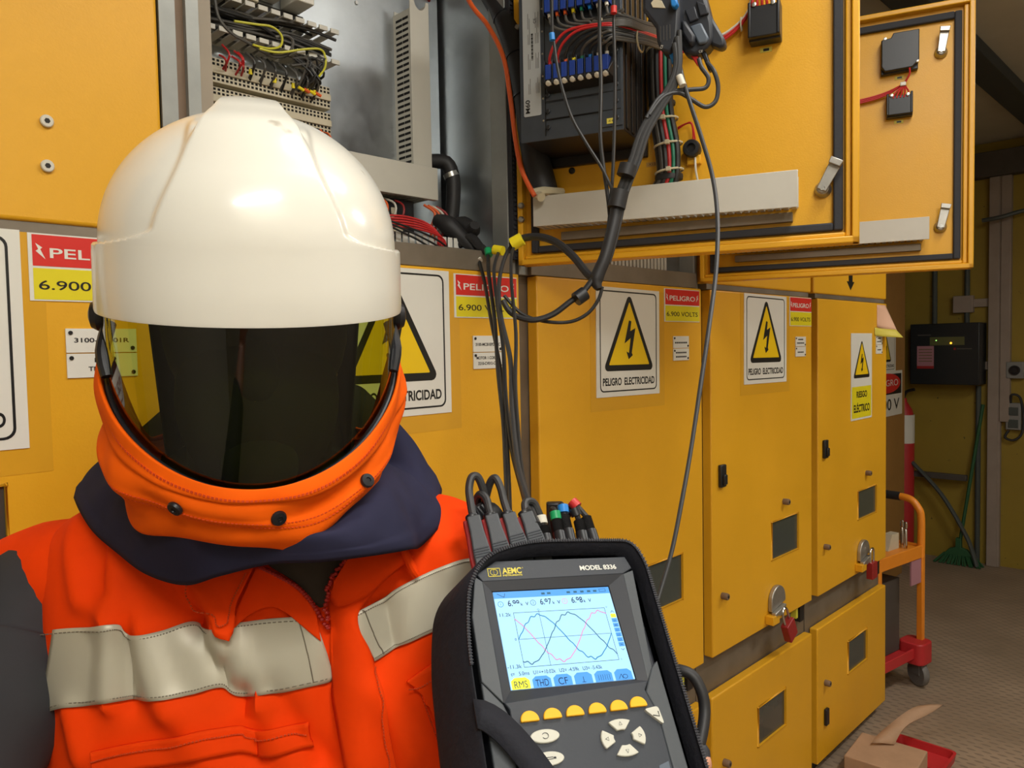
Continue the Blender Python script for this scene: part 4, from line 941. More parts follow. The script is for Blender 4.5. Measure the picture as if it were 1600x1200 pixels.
b = MB(); b.tube([W(660, 22, 1.88), W(668, 5, 1.84), W(676, -15, 1.8)], 0.0045, 'dull_red', seg=8, smooth=4); b.build('cable', tag=('short orange-red cable leaving the top of the upright duct', 'cable'))
# ================================================================== far end of the room
mat('beige_panel', (160, 118, 62), 0.5, var=0.08)
mat('charger_black', (30, 34, 36), 0.4, bump=0.05)
mat('olive_glass', (96, 98, 60), 0.3)
mat('pink_paper', (170, 120, 130), 0.7)
mat('conduit_grey', (70, 76, 72), 0.5)
mat('led_green', (150, 220, 110), 0.4, emit=2.0); mat('led_amber', (255, 170, 40), 0.4, emit=4.0)
mat('trolley_orange', (232, 140, 36), 0.4, var=0.05)
mat('trolley_red', (190, 45, 48), 0.45, var=0.08)
mat('cardboard', (176, 142, 112), 0.75, var=0.08, vscale=12, bump=0.1, bscale=60)
mat('caster_grey', (112, 108, 104), 0.5)
mat('broom_green', (36, 84, 48), 0.6)
mat('tray_grey', (130, 130, 126), 0.5)
# cabinet standing back beyond the row
BX0, BX1, BY = 4.62, 5.90, 0.64
t = thing('side_cabinet', 'brownish cabinet set back beyond the end of the yellow row', 'cabinet', ROW @ Matrix.Translation((BX0, BY, FZ)))
MB(ROW).box(BX0, BX1, BY + 0.02, 1.38, FZ, 0.78, 'beige_panel').build('carcass', t, bevel=0.005)
MB(ROW).box(BX0 + 0.02, BX1 - 0.02, BY, BY + 0.02, FZ + 0.1, 0.76, 'beige_panel').build('door', t, bevel=0.004)
pr = lambda x, y: on(ROW, x, y, BY)
a = pr(1385, 516); c = pr(1399, 575); x1 = c.x
danger_sign(ROW @ Matrix.Translation((0, BY, 0)), x1 - 0.40, x1, c.z - 0.02, a.z, 'dim danger triangle sign on the brownish cabinet beyond the row', group='signs on the set-back cabinet')
a = pr(1409, 578); c = pr(1409, 646); x1 = a.x; x0 = x1 - 0.62
Mx = ROW @ Matrix.Translation((0, BY, 0)); b = MB(Mx); z0, z1 = c.z, a.z
b.box(x0, x1, -0.003, -0.0005, z0, z1, 'sign_white'); h = z1 - z0
flat(b, Mx, [(x0 + 0.02, z0 + 0.48*h), (x1 - 0.02, z0 + 0.48*h), (x1 - 0.02, z1 - 0.02), (x0 + 0.02, z1 - 0.02)], -0.0035, 'sign_black')
flat(b, Mx, [((x0 + x1)/2 + 0.27*math.cos(a_), z0 + 0.73*h + 0.22*h*math.sin(a_)) for a_ in [2*math.pi*k/28 for k in range(28)]], -0.004, 'label_red')
b.M = Matrix.Identity(4)
b.text('PELIGRO', XZ(Mx, (x0+x1)/2, -0.0045, z0 + 0.67*h), 0.14*h, 'sign_white', w=0.44)
b.text('6900 V', XZ(Mx, (x0+x1)/2, -0.0035, z0 + 0.14*h), 0.24*h, 'sign_black', w=0.50, bold=0.01)
b.build('voltage_sign', frame=Mx @ Matrix.Translation((x0, 0, z0)), smooth=0, tag=('black, red and white PELIGRO 6900 V sign on the set-back brownish cabinet', 'sign'))
# wall-mounted black charger
q0 = on(FAR, 1422, 507, -0.2); q1 = on(FAR, 1530, 602, -0.2); q2 = on(FAR, 1537, 505, 0)
CX0, CX1, CZ0, CZ1 = q0.x, q1.x, q1.z, q0.z
F = FAR @ Matrix.Translation(((CX0 + CX1)/2, -0.1, CZ0)); t = thing('wall_charger', 'black wall box with two small lights and a pink paper label', 'electrical box', F)
MB(FAR).box(CX0, CX1, -0.2, -0.001, CZ0, CZ1, 'charger_black').build('charger_case', t, bevel=0.006)
g = lambda x, y, off=-0.2: on(FAR, x, y, off)
a, c = g(1453, 527), g(1507, 539); MB(FAR).box(a.x, c.x, -0.203, -0.2, c.z, a.z, 'olive_glass').build('display_strip', t)
for nm, (x, y), m_, r_ in (('status_light', (1463, 532), 'led_green', 0.004), ('status_light', (1486, 536), 'led_amber', 0.0065)):
    p = g(x, y); MB(FAR).lathe([(r_, 0), (r_, 0.003), (r_*0.6, 0.005)], m_, Matrix.Translation((p.x, -0.203, p.z)) @ Matrix.Rotation(R(90), 4, 'X'), seg=10).build(nm, t, label='amber light' if 'amber' in m_ else 'green light')
a, c = g(1433, 541), g(1459, 576); b = MB(FAR).box(a.x, c.x, -0.2015, -0.2, c.z, a.z, 'pink_paper')
b.box(a.x, c.x, -0.2018, -0.2015, c.z, c.z + 0.02, 'dull_red')
for k in range(5): b.box(a.x + 0.012, c.x - 0.012, -0.2018, -0.2015, a.z - 0.03 - k*0.022, a.z - 0.022 - k*0.022, 'rust_brown')
b.build('paper_label', t)
a = g(1434, 524); c = g(1490, 545)
b = MB(FAR).box(a.x, a.x + 0.09, -0.2012, -0.2, a.z - 0.004, a.z + 0.004, 'wire_grey'); b.box(c.x, c.x + 0.014, -0.2012, -0.2, c.z - 0.008, c.z + 0.008, 'dull_red'); b.box(c.x + 0.02, c.x + 0.12, -0.2012, -0.2, c.z - 0.004, c.z + 0.003, 'wire_grey'); b.build('printed_mark', t)
# conduits, junction box, socket, plug
def conduit(x, y0, y1, r_, label, off=-0.03, nm='conduit'):
    a = on(FAR, x, y0, off); c = on(FAR, x, y1, off)
    MB(FAR).tube([(a.x, off, a.z), (a.x, off, c.z)], r_, 'conduit_grey', seg=10).build(nm, frame=FAR @ Matrix.Translation((a.x, off, min(a.z, c.z))), tag=(label, 'conduit'))
conduit(1462, 250, 506, 0.018, 'left upright conduit entering the top of the black wall box')
conduit(1513, 250, 506, 0.018, 'right upright conduit entering the top of the black wall box behind the junction box')
conduit(1529, 603, 878, 0.018, 'long dark conduit dropping from the black wall box to the floor')
a, c = on(FAR, 1489, 463, -0.05), on(FAR, 1520, 488, -0.05)
MB(FAR).box(a.x, c.x, -0.055, -0.0, c.z, a.z, 'trim_grey').build('junction_box', frame=FAR @ Matrix.Translation((a.x, 0, c.z)), bevel=0.004, tag=('small grey junction box on the olive wall above the black box', 'junction box'))
a, c = on(FAR, 1575, 566, -0.05), on(FAR, 1597, 591, -0.05); F = FAR @ Matrix.Translation(((a.x+c.x)/2, 0, (a.z+c.z)/2))
t = thing('wall_socket', 'grey round-hole socket on the olive wall right of the pale channel', 'socket', F)
MB(F).box(-0.055, 0.055, -0.06, 0, -0.06, 0.06, 'tray_grey').build('socket_box', t, bevel=0.006)
MB(F).lathe([(0.035, 0), (0.035, 0.012), (0.024, 0.012), (0.022, 0.004)], 'dark_metal', Matrix.Translation((0, -0.06, 0)) @ Matrix.Rotation(R(90), 4, 'X'), seg=16).build('socket_ring', t)
a, c = on(FAR, 1576, 632, -0.05), on(FAR, 1591, 671, -0.05); F = FAR @ Matrix.Translation(((a.x+c.x)/2, 0, (a.z+c.z)/2))
t = thing('power_outlet', 'grey double outlet with a looping black cord, lower on the olive wall', 'outlet', F)
MB(F).box(-0.05, 0.045, -0.05, 0, -0.095, 0.10, 'tray_grey').build('outlet_box', t, bevel=0.006)
for z in (-0.05, 0.04): MB(F).box(-0.032, 0.03, -0.055, -0.05, z - 0.03, z + 0.03, 'conduit_grey').build('outlet_cover', t, bevel=0.003)
MB(F).tube([(-0.02, -0.04, 0.10), (-0.01, -0.06, 0.16), (0.04, -0.05, 0.14), (0.06, -0.04, 0.0), (0.05, -0.04, -0.12), (0.0, -0.05, -0.17), (-0.05, -0.05, -0.15), (-0.03, -0.04, -0.10)], 0.009, 'black_rubber', seg=8, smooth=5).build('cord', t)
b = MB(); b.tube([FAR @ Vector(p) for p in ((-0.28, -0.16, 0.86), (-0.16, -0.16, 0.87), (-0.05, -0.12, 0.90), (0.15, -0.05, 0.93), (0.6, -0.03, 0.95))], 0.016, 'conduit_grey', seg=8, smooth=5)
b.build('wall_cable', tag=('thick dark cable crossing the pale channel high on the olive wall', 'cable'))
# green broom
F = FAR @ Matrix.Translation((-0.42, -0.14, FZ)); t = thing('broom', 'green broom standing in the corner against the olive wall', 'broom', F)
tp = on(FAR, 1536, 632, -0.03); tl = F.inverted() @ (FAR @ Vector((tp.x, -0.03, tp.z)))
MB(F).tube([(0, 0, 0.12), tuple(tl)], 0.012, 'broom_green', seg=10).build('handle', t)
b = MB(F); b.prism([(-0.10, 0.07), (0.10, 0.07), (0.06, 0.115), (0.02, 0.13), (0.018, 0.2), (-0.018, 0.2), (-0.02, 0.13), (-0.06, 0.115)], -0.02, 0.02, 'broom_green'); b.build('broom_head', t, bevel=0.003)
b = MB(F)
for k in range(40):
    x = -0.10 + 0.2*(k % 20)/19.0; y = -0.014 + 0.028*(k // 20); b.tube([(x, y, 0.075), (x*1.6 + 0.01*random.uniform(-1, 1), y*2 - 0.02, 0.003)], [0.005, 0.007], 'broom_green', seg=5)
o = b.build('bristles', t); o['kind'] = 'stuff'
# dark pole tools left of the broom
a = on(FAR, 1432, 742, -0.10); c = on(FAR, 1511, 745, -0.10)
MB(FAR).box(a.x - 0.1, c.x, -0.12, -0.08, (a.z + c.z)/2 - 0.022, (a.z + c.z)/2 + 0.022, 'beam_dark').build('bracket_bar', frame=FAR @ Matrix.Translation((a.x, -0.1, a.z)), bevel=0.004, tag=('dark horizontal bar against the olive wall left of the broom', 'bar'))
a = on(FAR, 1425, 722, -0.14); c = on(FAR, 1510, 835, -0.14)
MB(FAR).tube([(a.x, -0.14, a.z), ((a.x + c.x)/2 + 0.02, -0.15, (a.z + c.z)/2 + 0.03), (c.x, -0.16, c.z), (c.x + 0.06, -0.17, c.z - 0.16), (c.x + 0.08, -0.18, FZ + 0.012)], 0.016, 'conduit_grey', seg=8, smooth=5).build('hose', frame=FAR @ Matrix.Translation((c.x, -0.15, FZ)), tag=('dark grey hose slanting down to the broom from the left', 'hose'))
# fire extinguisher behind the cabinet corner
a = on(FAR, 1411, 700, -0.12); F = FAR @ Matrix.Translation((a.x, -0.12, 0)); t = thing('fire_extinguisher', 'tall red fire extinguisher half hidden behind the brownish cabinet', 'fire extinguisher', FAR @ Matrix.Translation((a.x, -0.12, FZ)))
zt = on(FAR, 1421, 628, -0.12).z; zb = FZ + 0.0; r_ = 0.08
MB(F).lathe([(r_*0.9, zb), (r_, zb + 0.03), (r_, zt - 0.13), (r_*0.8, zt - 0.06), (r_*0.35, zt), (r_*0.3, zt + 0.03)], 'trolley_red', seg=24).build('cylinder', t)
z2 = on(FAR, 1421, 648, -0.12).z; z3 = on(FAR, 1421, 692, -0.12).z
MB(F).lathe([(r_ + 0.001, z3), (r_ + 0.001, z2)], 'sign_white', seg=24).build('paper_label', t)
MB(F).tube([(0, 0, zt + 0.02), (0.03, -0.02, zt + 0.08), (0.09, -0.03, zt + 0.1)], 0.012, 'black_plastic', seg=8, smooth=4).build('trigger', t)
# trolley
TA = Matrix.Rotation(R(2), 4, 'Z')
TM = ROW @ Matrix.Translation((3.62, 0.045, FZ)) @ Matrix.Rotation(R(-9), 4, 'Z')
t = thing('trolley', 'orange tool trolley with red corners and grey casters beyond the cabinets', 'trolley', TM)
L_, D_, ZS = 0.405, 0.55, 0.68
b = MB(TM); b.box(0, L_, 0.0, D_, ZS - 0.006, ZS, 'trolley_orange'); b.box(-0.003, L_ + 0.003, -0.012, 0.0, ZS - 0.05, ZS + 0.012, 'trolley_orange'); b.box(0, L_, D_, D_ + 0.012, ZS - 0.05, ZS + 0.012, 'trolley_orange')
b.box(-0.012, 0, 0, D_, ZS - 0.05, ZS + 0.012, 'trolley_orange'); b.box(L_, L_ + 0.012, 0, D_, ZS - 0.05, ZS + 0.012, 'trolley_orange')
b.build('top_shelf', t, bevel=0.003)
for (x, y) in ((0, 0), (L_, 0), (0, D_), (L_, D_)):
    MB(TM).box(x - 0.014, x + 0.014, y - 0.014, y + 0.014, 0.17, ZS, 'trolley_orange').build('post', t, bevel=0.003)
b = MB(TM); b.tube([(L_, 0.0, ZS - 0.05), (L_, 0.0, ZS + 0.14), (L_, 0.015, ZS + 0.19), (L_, 0.05, ZS + 0.225), (L_, 0.11, ZS + 0.235)], 0.0175, 'trolley_orange', seg=12, smooth=5); b.build('handle_tube', t); b = MB(TM); b.tube([(L_, D_, ZS - 0.05), (L_, D_, ZS + 0.16), (L_, D_ - 0.04, ZS + 0.22), (L_, D_ - 0.10, ZS + 0.235)], 0.0175, 'trolley_orange', seg=12, smooth=5); b.build('handle_tube', t)
MB(TM).tube([(L_, 0.10, ZS + 0.234), (L_, D_ - 0.09, ZS + 0.234)], 0.021, 'black_rubber', seg=12).build('handle_grip', t)
MB(TM).box(0, L_, 0, D_, 0.155, 0.172, 'trolley_red').box(-0.012, L_ + 0.012, -0.012, -0.002, 0.15, 0.20, 'trolley_red').build('bottom_shelf', t, bevel=0.003)
MB(TM).box(L_ - 0.11, L_ - 0.015, -0.008, -0.001, ZS - 0.17, ZS - 0.05, 'pink_paper').build('gusset_plate', t)
for (x, y) in ((L_ - 0.02, 0.0), (0.03, 0.10), (L_ - 0.02, D_), (0.02, D_)):
    k = MB(TM).prism(rrect(x - 0.07, x + 0.05, y - 0.05, y + 0.07, 0.03), 0.12, 0.225, 'trolley_red', axis='z').build('corner_cup', t, bevel=0.006)
    c_ = MB(TM); T = Matrix.Translation((x, y, 0.062)) @ Matrix.Rotation(R(65), 4, 'Z') @ Matrix.Rotation(R(90), 4, 'X')
    c_.lathe([(0.02, -0.016), (0.058, -0.016), (0.062, -0.010), (0.062, 0.010), (0.058, 0.016), (0.02, 0.016)], 'caster_grey', T, seg=24)
    c_.box(-0.03, 0.03, -0.022, -0.018, 0.0, 0.07, 'caster_grey', Matrix.Translation((x, y, 0.06)) @ Matrix.Rotation(R(65), 4, 'Z')); c_.box(-0.03, 0.03, 0.018, 0.022, 0.0, 0.07, 'caster_grey', Matrix.Translation((x, y, 0.06)) @ Matrix.Rotation(R(65), 4, 'Z'))
    c_.build('caster', t)
# things on the trolley
TI = lambda x, y, z: TM @ Matrix.Translation((x, y, z))
F = TI(0.17, 0.30, ZS + 0.001) @ Matrix.Rotation(R(0), 4, 'Z')
t = thing('tool_case', 'open grey tool case lying on the trolley top', 'tool case', F)
MB(F).box(-0.15, 0.15, -0.15, 0.20, 0.0, 0.06, 'beam_dark').build('case_base', t, bevel=0.006)
MB(F).box(-0.15, 0.15, -0.20, 0.16, 0.0, 0.02, 'beam_dark', Matrix.Translation((0, 0, 0.065)) @ Matrix.Rotation(R(16), 4, 'X') @ Matrix.Translation((0, 0.05, 0.03))).build('case_lid', t, bevel=0.005)
MB(F).box(-0.13, 0.13, -0.16, 0.13, 0.0, 0.006, 'tray_grey', Matrix.Translation((0, 0, 0.088)) @ Matrix.Rotation(R(16), 4, 'X') @ Matrix.Translation((0, 0.05, 0.03))).build('case_tray', t)
F = TI(0.25, 0.055, ZS + 0.001); MB(F).prism([(-0.05, 0), (0.05, 0), (0.05, 0.075), (-0.015, 0.075)], 0, 0.04, 'cream_plastic').build('paper_packet', frame=F, tag=('pale wedge-shaped packet standing at the front of the trolley top', 'packet'))
for k in range(2):
    F = TI(0.315 + 0.025*k, 0.03 + 0.03*k, ZS + 0.001); MB(F).lathe([(0.008, 0), (0.008, 0.09), (0.005, 0.095), (0.009, 0.10), (0.009, 0.125), (0.005, 0.13)], 'chrome', seg=10).build('socket_wrench', frame=F, tag=('chrome extension bar standing upright on the trolley, ' + ['left', 'right'][k] + ' one of the pair', 'tool', 'chrome bars on the trolley'))
F = TI(0.05, 0.06, 0.173); t = thing('crate', 'dark scrawled box on the lower shelf of the trolley', 'box', F)
MB(F).box(0, 0.27, 0, 0.40, 0, 0.36, 'beam_dark').build('crate_body', t, bevel=0.004); MB(F).box(-0.005, 0.06, -0.004, 0.40, 0.20, 0.365, 'charger_black').build('crate_sleeve', t, bevel=0.003)
# cardboard and red tray on the floor by the last lower door
F = Matrix.Translation((1.45, 2.86, 0)) @ Matrix.Rotation(R(28), 4, 'Z'); F = ROW @ Matrix.Translation((3.02, -0.22, FZ)) @ Matrix.Rotation(R(-28), 4, 'Z')
F = ROW @ Matrix.Translation((3.045, -0.18, FZ)) @ Matrix.Rotation(R(4), 4, 'Z')
t = thing('cardboard_box', 'crushed cardboard box on the floor against the last lower door', 'box', F)
MB(F).box(-0.115, 0.115, -0.125, 0.115, 0, 0.10, 'cardboard').build('box_body', t, bevel=0.004)
P = []
for i in range(12):
    s_ = i/11; P.append([F @ Vector((0.05 + 0.30*s_ - 0.03*(j - 1), 0.02 - 0.10*s_ + 0.035*(j - 1) + 0.01*math.sin(s_*5), 0.104 + 0.075*math.sin(s_*1.7) + 0.008*math.sin(s_*7 + j))) for j in range(3)])
b = MB(); b.grid(P, 'cardboard'); b.build('torn_flap', t, solid=0.004)
F2 = ROW @ Matrix.Translation((3.27, -0.235, FZ)) @ Matrix.Rotation(R(0), 4, 'Z') @ Matrix.Scale(0.72, 4)
t = thing('red_tray', 'shiny red tray on the floor partly under the cardboard', 'tray', F2)
b = MB(F2); b.prism(rrect(-0.13, 0.13, -0.15, 0.15, 0.03), 0, 0.008, 'trolley_red', axis='z'); b.build('tray_base', t)
o_, i_ = rrect(-0.13, 0.13, -0.15, 0.15, 0.03), rrect(-0.118, 0.118, -0.138, 0.138, 0.025)
b = MB(F2); n = len(o_); b.add([(p[0], p[1], 0) for p in o_] + [(p[0]*1.06, p[1]*1.06, 0.05) for p in o_] + [(p[0]*1.05, p[1]*1.05, 0.05) for p in i_] + [(p[0], p[1], 0.008) for p in i_],
    [(k, (k+1) % n, n + (k+1) % n, n + k) for k in range(n)] + [(n + k, n + (k+1) % n, 2*n + (k+1) % n, 2*n + k) for k in range(n)] + [(2*n + k, 2*n + (k+1) % n, 3*n + (k+1) % n, 3*n + k) for k in range(n)], 'trolley_red'); b.build('tray_rim', t)
# ================================================================== the person
mat('orange_cloth', (246, 66, 0), 0.82, var=0.05, vscale=18, bump=0.5, bscale=14, spec=0.15)
mat('hood_cloth', (242, 96, 4), 0.82, var=0.05, vscale=16, bump=0.4, bscale=12, spec=0.15)
mat('orange_seam', (206, 66, 6), 0.8)
mat('navy_cloth', (44, 44, 66), 0.9, var=0.1, vscale=14, bump=0.35, bscale=16, spec=0.15)
mat('charcoal_cloth', (50, 50, 54), 0.85, var=0.1, vscale=14, bump=0.4, bscale=12)
mat('dark_lining', (62, 52, 44), 0.9, var=0.15, vscale=25)
mat('reflective_tape', (190, 184, 164), 0.45, var=0.03, vscale=8, bump=0.25, bscale=20, metal=0.15)
mat('tape_seam', (120, 112, 96), 0.7)
mat('zip_red', (176, 36, 26), 0.5)
mat('helmet_white', (232, 229, 218), 0.22, var=0.015, vscale=4, coat=0.35, spots=((176, 166, 150), 26, 0.72), bump=0.06, bscale=9)
mat('snap_black', (26, 26, 30), 0.4)
mat('face_shade_black', (20, 19, 18), 0.95)
mat('skin', (196, 140, 112), 0.55, var=0.06, vscale=20)
mat('trouser_cloth', (40, 44, 66), 0.85)
mat('boot_leather', (40, 34, 30), 0.6)
# tinted face shield: thin plastic that passes olive light and mirrors the room
def visor_mat():
    m = bpy.data.materials.new('tinted_shield'); m.use_nodes = True; nt = m.node_tree; N = nt.nodes; L = nt.links
    N.remove(N['Principled BSDF']); out = N['Material Output']
    tr_ = N.new('ShaderNodeBsdfTransparent'); tr_.inputs[0].default_value = (0.40, 0.46, 0.10, 1)
    gl = N.new('ShaderNodeBsdfGlossy'); gl.inputs['Roughness'].default_value = 0.03; gl.inputs[0].default_value = (0.9, 0.9, 0.9, 1)
    lw = N.new('ShaderNodeLayerWeight'); lw.inputs['Blend'].default_value = 0.5
    pw_ = N.new('ShaderNodeMath'); pw_.operation = 'POWER'; pw_.inputs[1].default_value = 5.0; L.new(lw.outputs['Facing'], pw_.inputs[0])
    fr = N.new('ShaderNodeMath'); fr.operation = 'MULTIPLY_ADD'; fr.inputs[1].default_value = 0.9; fr.inputs[2].default_value = 0.05; L.new(pw_.outputs[0], fr.inputs[0])
    mx = N.new('ShaderNodeMixShader'); L.new(fr.outputs[0], mx.inputs[0]); L.new(tr_.outputs[0], mx.inputs[1]); L.new(gl.outputs[0], mx.inputs[2]); L.new(mx.outputs[0], out.inputs[0])
    MATS['tinted_shield'] = m
visor_mat()
PO = CAM + cF*0 + Vector((-0.272, 0.86, 0))      # torso axis at eye level
person = thing('person', 'person in orange jacket, white hard hat and dark tinted face shield holding the analyzer', 'person', Matrix.Translation((PO.x, PO.y, 0)))
PM = Matrix.Translation(PO)
HMO = W(403, 552, 0.728) + Vector((0, 0, 0.043))
HEAD = Matrix.Translation(HMO + Vector((-0.004, 0.012, -0.049))) @ Matrix.Rotation(R(17.5), 4, 'Z')
# --- torso surface: rings in z, parameter th (0 = front, + = picture right)
RINGS = [  # v, z front, z side, half width, front depth, back depth, y shift
    (0.00, -0.150, -0.145, 0.075, 0.070, 0.075, 0.00), (0.10, -0.185, -0.160, 0.125, 0.090, 0.095, 0.0), (0.20, -0.225, -0.170, 0.205, 0.102, 0.11, 0.0),
    (0.30, -0.270, -0.205, 0.246, 0.112, 0.12, 0.0), (0.42, -0.330, -0.290, 0.252, 0.122, 0.125, 0.0), (0.56, -0.430, -0.410, 0.246, 0.130, 0.128, 0.0),
    (0.72, -0.560, -0.560, 0.240, 0.135, 0.13, 0.0), (1.00, -0.860, -0.860, 0.232, 0.130, 0.13, 0.0)]
def seg_px(x1, y1, x2, y2): 
    a = W(x1, y1, 0.75) - PO; c = W(x2, y2, 0.75) - PO; return (a.x, a.z, c.x, c.z)
FOLDS = [(seg_px(*q), w, a) for q, w, a in [
    ((150, 800, 158, 960), 0.020, 0.010), ((118, 800, 140, 930), 0.012, -0.007), ((165, 985, 160, 1110), 0.010, 0.007), ((185, 980, 200, 1110), 0.012, -0.006),
    ((232, 890, 300, 985), 0.014, -0.008), ((262, 900, 345, 1010), 0.014, 0.007), ((300, 975, 372, 1090), 0.011, -0.008), ((372, 1090, 400, 1190), 0.012, -0.010), ((330, 985, 400, 1100), 0.014, 0.006),
    ((210, 985, 260, 1110), 0.016, 0.008), ((525, 990, 505, 1200), 0.012, -0.006), ((548, 930, 560, 1200), 0.012, 0.007), ((600, 960, 612, 1020), 0.010, -0.006), ((585, 1080, 640, 1200), 0.012, 0.006),
    ((640, 820, 700, 905), 0.014, 0.005), ((420, 1080, 500, 1195), 0.012, -0.006), ((60, 840, 100, 950), 0.014, 0.006), ((90, 1130, 110, 1200), 0.014, 0.007), ((280, 1110, 330, 1200), 0.016, 0.005)]]
def fold(x, z):
    d = 0
    for (x1, z1, x2, z2), w, a in FOLDS:
        dx, dz = x2 - x1, z2 - z1; L2 = dx*dx + dz*dz; t = ((x - x1)*dx + (z - z1)*dz)/L2; tc = min(1, max(0, t))
        q = (x - x1 - tc*dx)**2 + (z - z1 - tc*dz)**2
        d += 1.55*a*math.exp(-q/(w*w))
    return d + 0.0022*noise.noise(Vector((x*14, z*9, 1.3))) + 0.004*noise.noise(Vector((x*6, z*5, 4.3)))
def torso_pt(th, v, off=0.0):
    for i in range(len(RINGS) - 1):
        if v <= RINGS[i+1][0] or i == len(RINGS) - 2: break
    A, B_ = RINGS[i], RINGS[i+1]; t = (v - A[0])/(B_[0] - A[0])
    p0 = RINGS[max(0, i-1)]; p3 = RINGS[min(len(RINGS)-1, i+2)]
    def cr(k): return 0.5*((2*A[k]) + (B_[k] - p0[k])*t + (2*p0[k] - 5*A[k] + 4*B_[k] - p3[k])*t*t + (3*A[k] - p0[k] - 3*B_[k] + p3[k])*t**3)
    zf, zs, w, df, db, ys = [cr(k) for k in range(1, 7)]
    s_, c_ = math.sin(th), math.cos(th); n = 2.5
    sx = math.copysign(abs(s_)**(2/n), s_); cy = math.copysign(abs(c_)**(2/n), c_)
    x = w*sx; y = -(df if c_ > 0 else db)*cy; z = zf + (zs - zf)*abs(sx)**2
    d = off + (fold(x, z) if c_ > 0 else 0)*min(1, v*4)
    nx, ny = sx/w, -cy/df; l = math.hypot(nx, ny) or 1
    return Vector((x + nx/l*d, y + ny/l*d + ys, z))
NT, NV = 200, 110
P = [[PM @ torso_pt(2*math.pi*i/NT, j/NV) for j in range(NV + 1)] for i in range(NT)]
b = MB(); b.grid(P, 'orange_cloth', closed_u=True, flip=False)
jacket = b.build('jacket', person, smooth=60)
def bvh_of(b): return BVHTree.FromPolygons([tuple(p) for p in b.v], [tuple(f) for f in b.f])
JB = bvh_of(b)
def hit(B, x, y, off=0.0):
    d = ray(x, y).normalized(); r_ = B.ray_cast(CAM, d)
    if r_[0] is None: return None
    n = r_[1]; n = -n if n.dot(d) > 0 else n
    return r_[0] + n*off, n
def curve_px(pts, u):
    """catmull through px points, u 0..1"""
    n = len(pts) - 1; f = u*n; i = min(int(f), n - 1); t = f - i
    p0, p1, p2, p3 = pts[max(i-1, 0)], pts[i], pts[i+1], pts[min(i+2, n)]
    return tuple(0.5*((2*p1[k]) + (p2[k] - p0[k])*t + (2*p0[k] - 5*p1[k] + 4*p2[k] - p3[k])*t*t + (3*p1[k] - p0[k] - 3*p2[k] + p3[k])*t**3) for k in (0, 1))
def patch(B, top, bot, m, name, parent, off=0.002, nu=60, nv=10, thick=0.0015, bend=None, sm=50):
    P = []
    for i in range(nu + 1):
        u = i/nu; a = curve_px(top, u); c = curve_px(bot, u); row_ = []
        for j in range(nv + 1):
            v = j/nv; x = a[0] + (c[0] - a[0])*v; y = a[1] + (c[1] - a[1])*v
            h = hit(B, x, y, off + (bend(u, v) if bend else 0)); row_.append(h[0] if h else None)
        P.append(row_)
    P = [r_ for r_ in P if all(p is not None for p in r_)]
    for _ in range(3):
        Q = [list(r_) for r_ in P]
        for i in range(1, len(P) - 1):
            for j in range(len(P[0])):
                q = P[i-1][j] + P[i+1][j]; k = 2
                if 0 < j < len(P[0]) - 1: q = q + P[i][j-1] + P[i][j+1]; k = 4
                Q[i][j] = P[i][j]*0.5 + q*(0.5/k)
        P = Q
    if len(P) < 2: return None
    b = MB(); b.grid(P, m); return b.build(name, parent, solid=thick, smooth=sm)
def seam(B, pts, m, r_=0.0008, off=0.0015, name='seam', parent=None, n=30, dash=False):
    Q = [hit(B, *curve_px(pts, k/n), off) for k in range(n + 1)]; Q = [q[0] for q in Q if q]
    if len(Q) < 2: return
    for _ in range(4): Q = [Q[0]] + [Q[i]*0.5 + (Q[i-1] + Q[i+1])*0.25 for i in range(1, len(Q) - 1)] + [Q[-1]]
    b = MB()
    if dash:
        for k in range(0, len(Q) - 1): b.tube([Q[k], Q[k].lerp(Q[k+1], 0.62)], r_, m, seg=5)
    else: b.tube(Q, r_, m, seg=6)
    return b.build(name, parent)
# reflective bands
bt = [(44, 988), (100, 981), (155, 977), (185, 975), (212, 992), (255, 985), (300, 972), (330, 985), (365, 975), (420, 966), (492, 962)]
bb = [(30, 1116), (80, 1110), (140, 1101), (190, 1093), (215, 1090), (255, 1095), (300, 1085), (345, 1073), (372, 1089), (440, 1080), (522, 1062)]
r1 = patch(JB, bt, bb, 'reflective_tape', 'reflective_band', person, off=0.0042, nu=110, nv=14)
rt = [(546, 962), (600, 930), (640, 908), (690, 884), (735, 872), (775, 868)]
rb = [(583, 1032), (625, 1010), (660, 992), (700, 975), (735, 962), (770, 955)]
r2 = patch(JB, rt, rb, 'reflective_tape', 'reflective_band', person, off=0.0042, nu=60, nv=14)
for pts in ([(p[0], p[1] + 6) for p in bt], [(p[0], p[1] - 6) for p in bb], [(p[0], p[1] + 5) for p in rt], [(p[0], p[1] - 5) for p in rb], [(64, 984), (62, 1050), (55, 1112)], [(468, 966), (480, 1010), (490, 1064)], [(565, 953), (578, 985), (597, 1022)]):
    seam(JB, pts, 'tape_seam', off=0.0054, r_=0.0006, name='stitching', parent=person, n=90, dash=True)
# front placket: overlapping strip with its edge
pt = [(520, 905), (516, 960), (514, 1010), (524, 1080), (545, 1200), (552, 1240)]
pb = [(648, 868), (560, 950), (575, 1020), (602, 1100), (622, 1200), (630, 1240)]
patch(JB, pt, pb, 'orange_cloth', 'placket', person, off=0.005, nu=60, nv=10, thick=0.003, bend=lambda u, v: 0.004*math.sin(math.pi*v)*0.6)
seam(JB, [(579, 1040), (600, 1110), (612, 1200)], 'orange_seam', off=0.0095, name='stitching', parent=person, n=40, dash=True)
